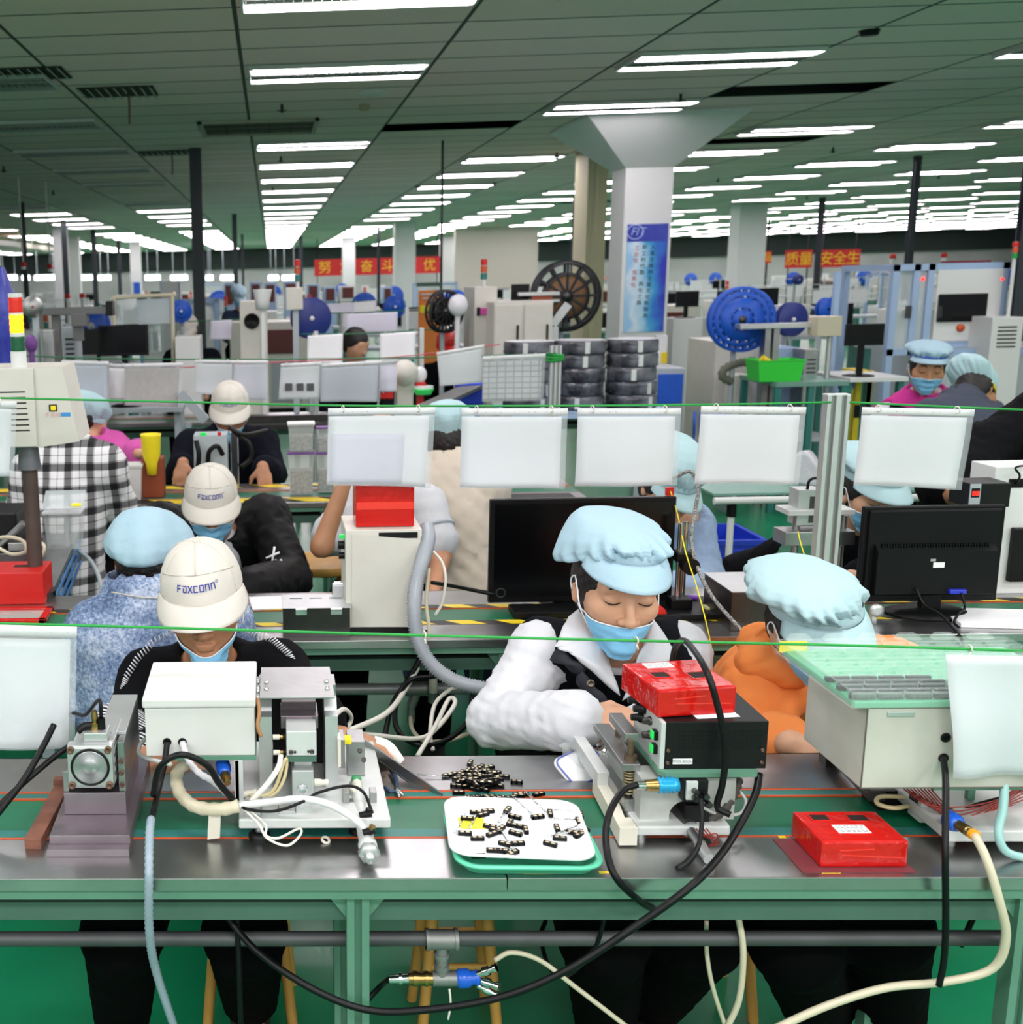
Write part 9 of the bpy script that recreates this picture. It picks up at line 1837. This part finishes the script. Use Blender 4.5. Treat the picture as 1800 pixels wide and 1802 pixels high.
# plaid shirt, back turned
m, nt, b = node_mat('plaid', .9)
tc = nt.nodes.new('ShaderNodeTexCoord'); sx = nt.nodes.new('ShaderNodeSeparateXYZ'); nt.links.new(tc.outputs['Object'], sx.inputs[0])
def mth(op, a, v=None, c=None):
 n_ = nt.nodes.new('ShaderNodeMath'); n_.operation = op; nt.links.new(a, n_.inputs[0])
 if v is not None: (nt.links.new(v, n_.inputs[1]) if not isinstance(v, (int, float)) else setattr(n_.inputs[1], 'default_value', v))
 return n_.outputs[0]
bands = []
for ax_ in ('X', 'Z'):
 f_ = mth('FRACT', mth('MULTIPLY', sx.outputs[ax_], 11.5)); w1 = mth('LESS_THAN', mth('ABSOLUTE', mth('SUBTRACT', f_, .5)), .15); f2 = mth('FRACT', mth('MULTIPLY', sx.outputs[ax_], 34.5)); bands.append(mth('MAXIMUM', mth('MULTIPLY', w1, .8), mth('MULTIPLY', mth('LESS_THAN', f2, .12), .5)))
mx = nt.nodes.new('ShaderNodeMix'); mx.data_type = 'RGBA'; mx.inputs['A'].default_value = lin('e2e2e4'); mx.inputs['B'].default_value = lin('101216'); nt.links.new(mth('MINIMUM', mth('ADD', bands[0], bands[1]), 1.0), mx.inputs['Factor']); nt.links.new(mx.outputs['Result'], b.inputs['Base Color'])
p = Person('person in a black and white plaid shirt, back turned, at the left', J(105, 740, 4.75), (PI, .3, 0), J(118, 790, 4.65), Jl([(62, 835, 4.6), (178, 822, 4.6)]), Jl([(35, 920, 4.65), (212, 895, 4.7)]), Jl([(70, 890, 4.95), (190, 860, 4.95)]),
  (-.85, 4.5, .45), [(-1.0, 4.9, .45), (-.7, 4.9, .45)], [(-1.0, 4.8, .08), (-.7, 4.8, .08)], skin='skin2', seed=55, hh=.012, h=.022, fat=.02)
p.top('plaid_shirt', m, g=.03, sleeve=.95, loose=.02, wr=.006, h=.014, lower=-.02); p.trousers(h=.022); p.hair(back=-.09)
# beige top, back turned, behind the document sleeves
p = Person('person in a beige top over a pink shirt, back turned behind the document sleeves', J(784, 775, 4.55), (PI, .3, 0), J(790, 828, 4.45), Jl([(728, 862, 4.4), (845, 860, 4.4)]), Jl([(705, 950, 4.45), (872, 935, 4.5)]), Jl([(740, 900, 4.75), (850, 890, 4.75)]),
  (.72, 4.3, .47), [(.6, 4.7, .46), (.85, 4.7, .46)], [(.6, 4.6, .08), (.85, 4.6, .08)], skin='skin', seed=56, hh=.012, h=.022, fat=.03)
p.top('top', M['beigec'], g=.03, sleeve=.95, loose=.02, wr=.008, h=.014, lower=.03); p.trousers(M['jeans'], h=.022, g=.03)
V = Vol(*p.box_([p.hip], .3), .016); V.ell(p.hip+p.up*.05, (.2, .16, .09), p.RT, .02); mb = MB().m(M['pink']); V.mesh(mb); mb.build('pink_shirt', parent=p.root)
p.hair(back=-.1); p.puff_cap(M['capcyan'], visor=False, seed=7, zb=.0, top=.15, puff=.95)
# pink jacket
p = Person('person in a pink jacket and cyan cap, turned away beside the white housing', J(157, 738, 6.3), (2.3, .3, 0), J(158, 772, 6.25), Jl([(140, 790, 6.2), (200, 788, 6.3)]), Jl([(130, 850, 6.2), (232, 815, 6.1)]), Jl([(160, 860, 5.9), (243, 800, 5.8)]),
  (-1.1, 6.4, .5), [(-1.1, 6.0, .5), (-.85, 6.0, .5)], [(-1.1, 6.1, .08), (-.85, 6.1, .08)], skin='skin', seed=57, hh=.014, h=.026)
p.top('pink_jacket', M['pink'], g=.03, sleeve=.97, loose=.02, wr=.01, h=.018); p.trousers(h=.026); p.hair(); p.puff_cap(M['capcyan'], visor=False, seed=8, zb=.0, top=.15)
# navy man working at the third bench
p = Person('person in a cream cap and navy top working at the third bench', J(405, 722, 5.85), (0, .3, 0), J(402, 765, 5.98), Jl([(335, 785, 5.98), (462, 780, 5.98)]), Jl([(312, 840, 5.8), (480, 835, 5.8)]), Jl([(322, 815, 5.55), (462, 822, 5.5)]),
  (-.2, 6.2, .5), [(-.35, 5.75, .5), (0, 5.75, .5)], [(-.35, 5.8, .08), (0, 5.8, .08)], hs=1.08, skin='skin2', seed=58, hh=.01, h=.02, hands=(((-.1, -.5, -.5), (.3, .5, -1), 1, .008, .6), ((.1, -.6, -.6), (-.3, .5, -1), -1, .008, .4)))
p.top('navy_top', M['navyc'], g=.025, sleeve=.9, loose=.01, wr=.006, h=.015); p.trousers(h=.02); p.hair(); p.mask(ztop=-.06, zbot=-.125); p.ball_cap(M['capwhite'])
# magenta vest
p = Person('person in a magenta vest and light blue cap standing at right', J(1631, 650, 6.9), (-.35, .12, .05), J(1625, 705, 7.0), Jl([(1562, 735, 7.0), (1690, 730, 7.0)]), Jl([(1535, 800, 6.95), (1715, 790, 6.95)]), Jl([(1560, 850, 6.7), (1690, 840, 6.7)]),
  (3.85, 7.1, .5), [(3.7, 6.65, .48), (4.0, 6.65, .48)], [(3.7, 6.75, .08), (4.0, 6.75, .08)], hs=1.1, skin='skin2', seed=59, hh=.008, h=.022)
p.top('white_top', M['blouse'], g=.025, sleeve=.97, loose=.03, wr=.008, h=.016); p.top('magenta_vest', M['magenta'], g=.05, arms=False, wr=.005, h=.014, neckr=.08, vneck=[(J(1622, 690, 6.85), J(1640, 735, 6.78), .075, .05)])
b = MB().m(M['navyc']); q0 = J(1572, 716, 6.8); b.box(q0+Vector((.08, .0, -.02)), (.2, .03, .03), rot(0, .25, 0), .008); b.build('vest_stripe', parent=p.root)
p.trousers(h=.022); p.hair(fringe=.065, side=-.05); p.eyes(); p.mask(ztop=-.03, zbot=-.115, amax=1.2); p.puff_cap(M['capblue'], seed=10, zb=.075, top=.07, vdrop=.3, vlen=.05, slump=(0, .02, 0), band=mat('band_blue', '3f63b8', .7))
# navy jacket bending, light cap
p = Person('person in a dark navy jacket and yellow banded pale cap, bent over at right', J(1718, 690, 6.25), (2.2, .7, .3), J(1690, 708, 6.2), Jl([(1640, 735, 6.1), (1735, 735, 6.25)]), Jl([(1620, 800, 6.1), (1760, 800, 6.3)]), Jl([(1660, 800, 6.35), (1740, 790, 6.5)]),
  (3.6, 5.8, .55), [(3.5, 6.2, .48), (3.75, 6.2, .48)], [(3.5, 6.1, .08), (3.75, 6.1, .08)], skin='skin2', seed=60, hh=.014, h=.024)
p.top('navy_jacket', mat('slate_cloth', '3a4152', .8, 0, .2, 9, .3, 14), g=.035, sleeve=.97, loose=.02, wr=.008, h=.017); p.trousers(h=.024); p.hair(); p.puff_cap(M['capcyan'], visor=False, seed=11, zb=.02, top=.15, slump=(.02, .05, 0), band=M['yellowtape'])
# black shirt cut by the right edge
p = Person('person in a black polo shirt cut by the right edge, arm reaching to the bench', J(1900, 640, 4.35), (.6, .3, 0), J(1836, 728, 4.3), Jl([(1722, 790, 4.2), (1870, 780, 4.4)]), Jl([(1668, 868, 4.0), (1900, 900, 4.2)]), Jl([(1720, 880, 3.75), (1850, 920, 3.8)]),
  (2.75, 4.55, .75), [(2.6, 4.3, .45), (2.9, 4.3, .45)], [(2.6, 4.5, .08), (2.9, 4.5, .08)], skin='skin2', seed=61, hh=.012, h=.02)
p.top('polo_shirt', M['tee'], g=.028, sleeve=.42, loose=.03, wr=.008, h=.014, neckr=.06); p.trousers(h=.022); p.hair(crown=.2)
# far heads among the machines
for k, (px, py, Y, capm, topm, l, msk) in enumerate(((331, 581, 10.2, 'capwhite', 'navyc', 'person in a small cream cap far back beside the thick dark post', False), (786, 607, 10.2, 'redflat', 'tee', 'person in a red cap bending behind the tilted document', False), (420, 524, 16, 'capblue', 'jeans', 'masked person in a pale cap far back left of the fan unit', True), (626, 606, 8.8, 'hair', 'navyc', 'dark haired person in a navy jacket bowed behind the far documents', False))):
 c_ = at(px, py, Y); d = Vector((0, .1, -.2)); n_ = c_+Vector((.02, .1, -.2)); hp = Vector((c_.x, Y+.3, max(.5, n_.z-.5)))
 p = Person(l, c_, (.4*(k-1), .35, 0), n_, [n_+Vector((-.17, 0, -.05)), n_+Vector((.17, 0, -.05))], [n_+Vector((-.24, -.1, -.28)), n_+Vector((.24, -.1, -.28))], [n_+Vector((-.15, -.3, -.35)), n_+Vector((.15, -.3, -.35))], hp, [hp+Vector((-.12, -.4, 0)), hp+Vector((.12, -.4, 0))], [Vector((hp.x-.12, hp.y-.35, .08)), Vector((hp.x+.12, hp.y-.35, .08))], seed=70+k, hh=.018, h=.03)
 p.top('jacket', M[topm], g=.025, h=.024, wr=.006); p.trousers(h=.03); p.hair(crown=.2 if k == 3 else .085)
 if msk: p.mask()
 if k in (0, 1): p.ball_cap(M[capm], text=False)
 elif k == 2: p.puff_cap(M[capm], seed=2)
for o_ in bpy.data.objects:
 if '_w' in o_: del o_['_w']
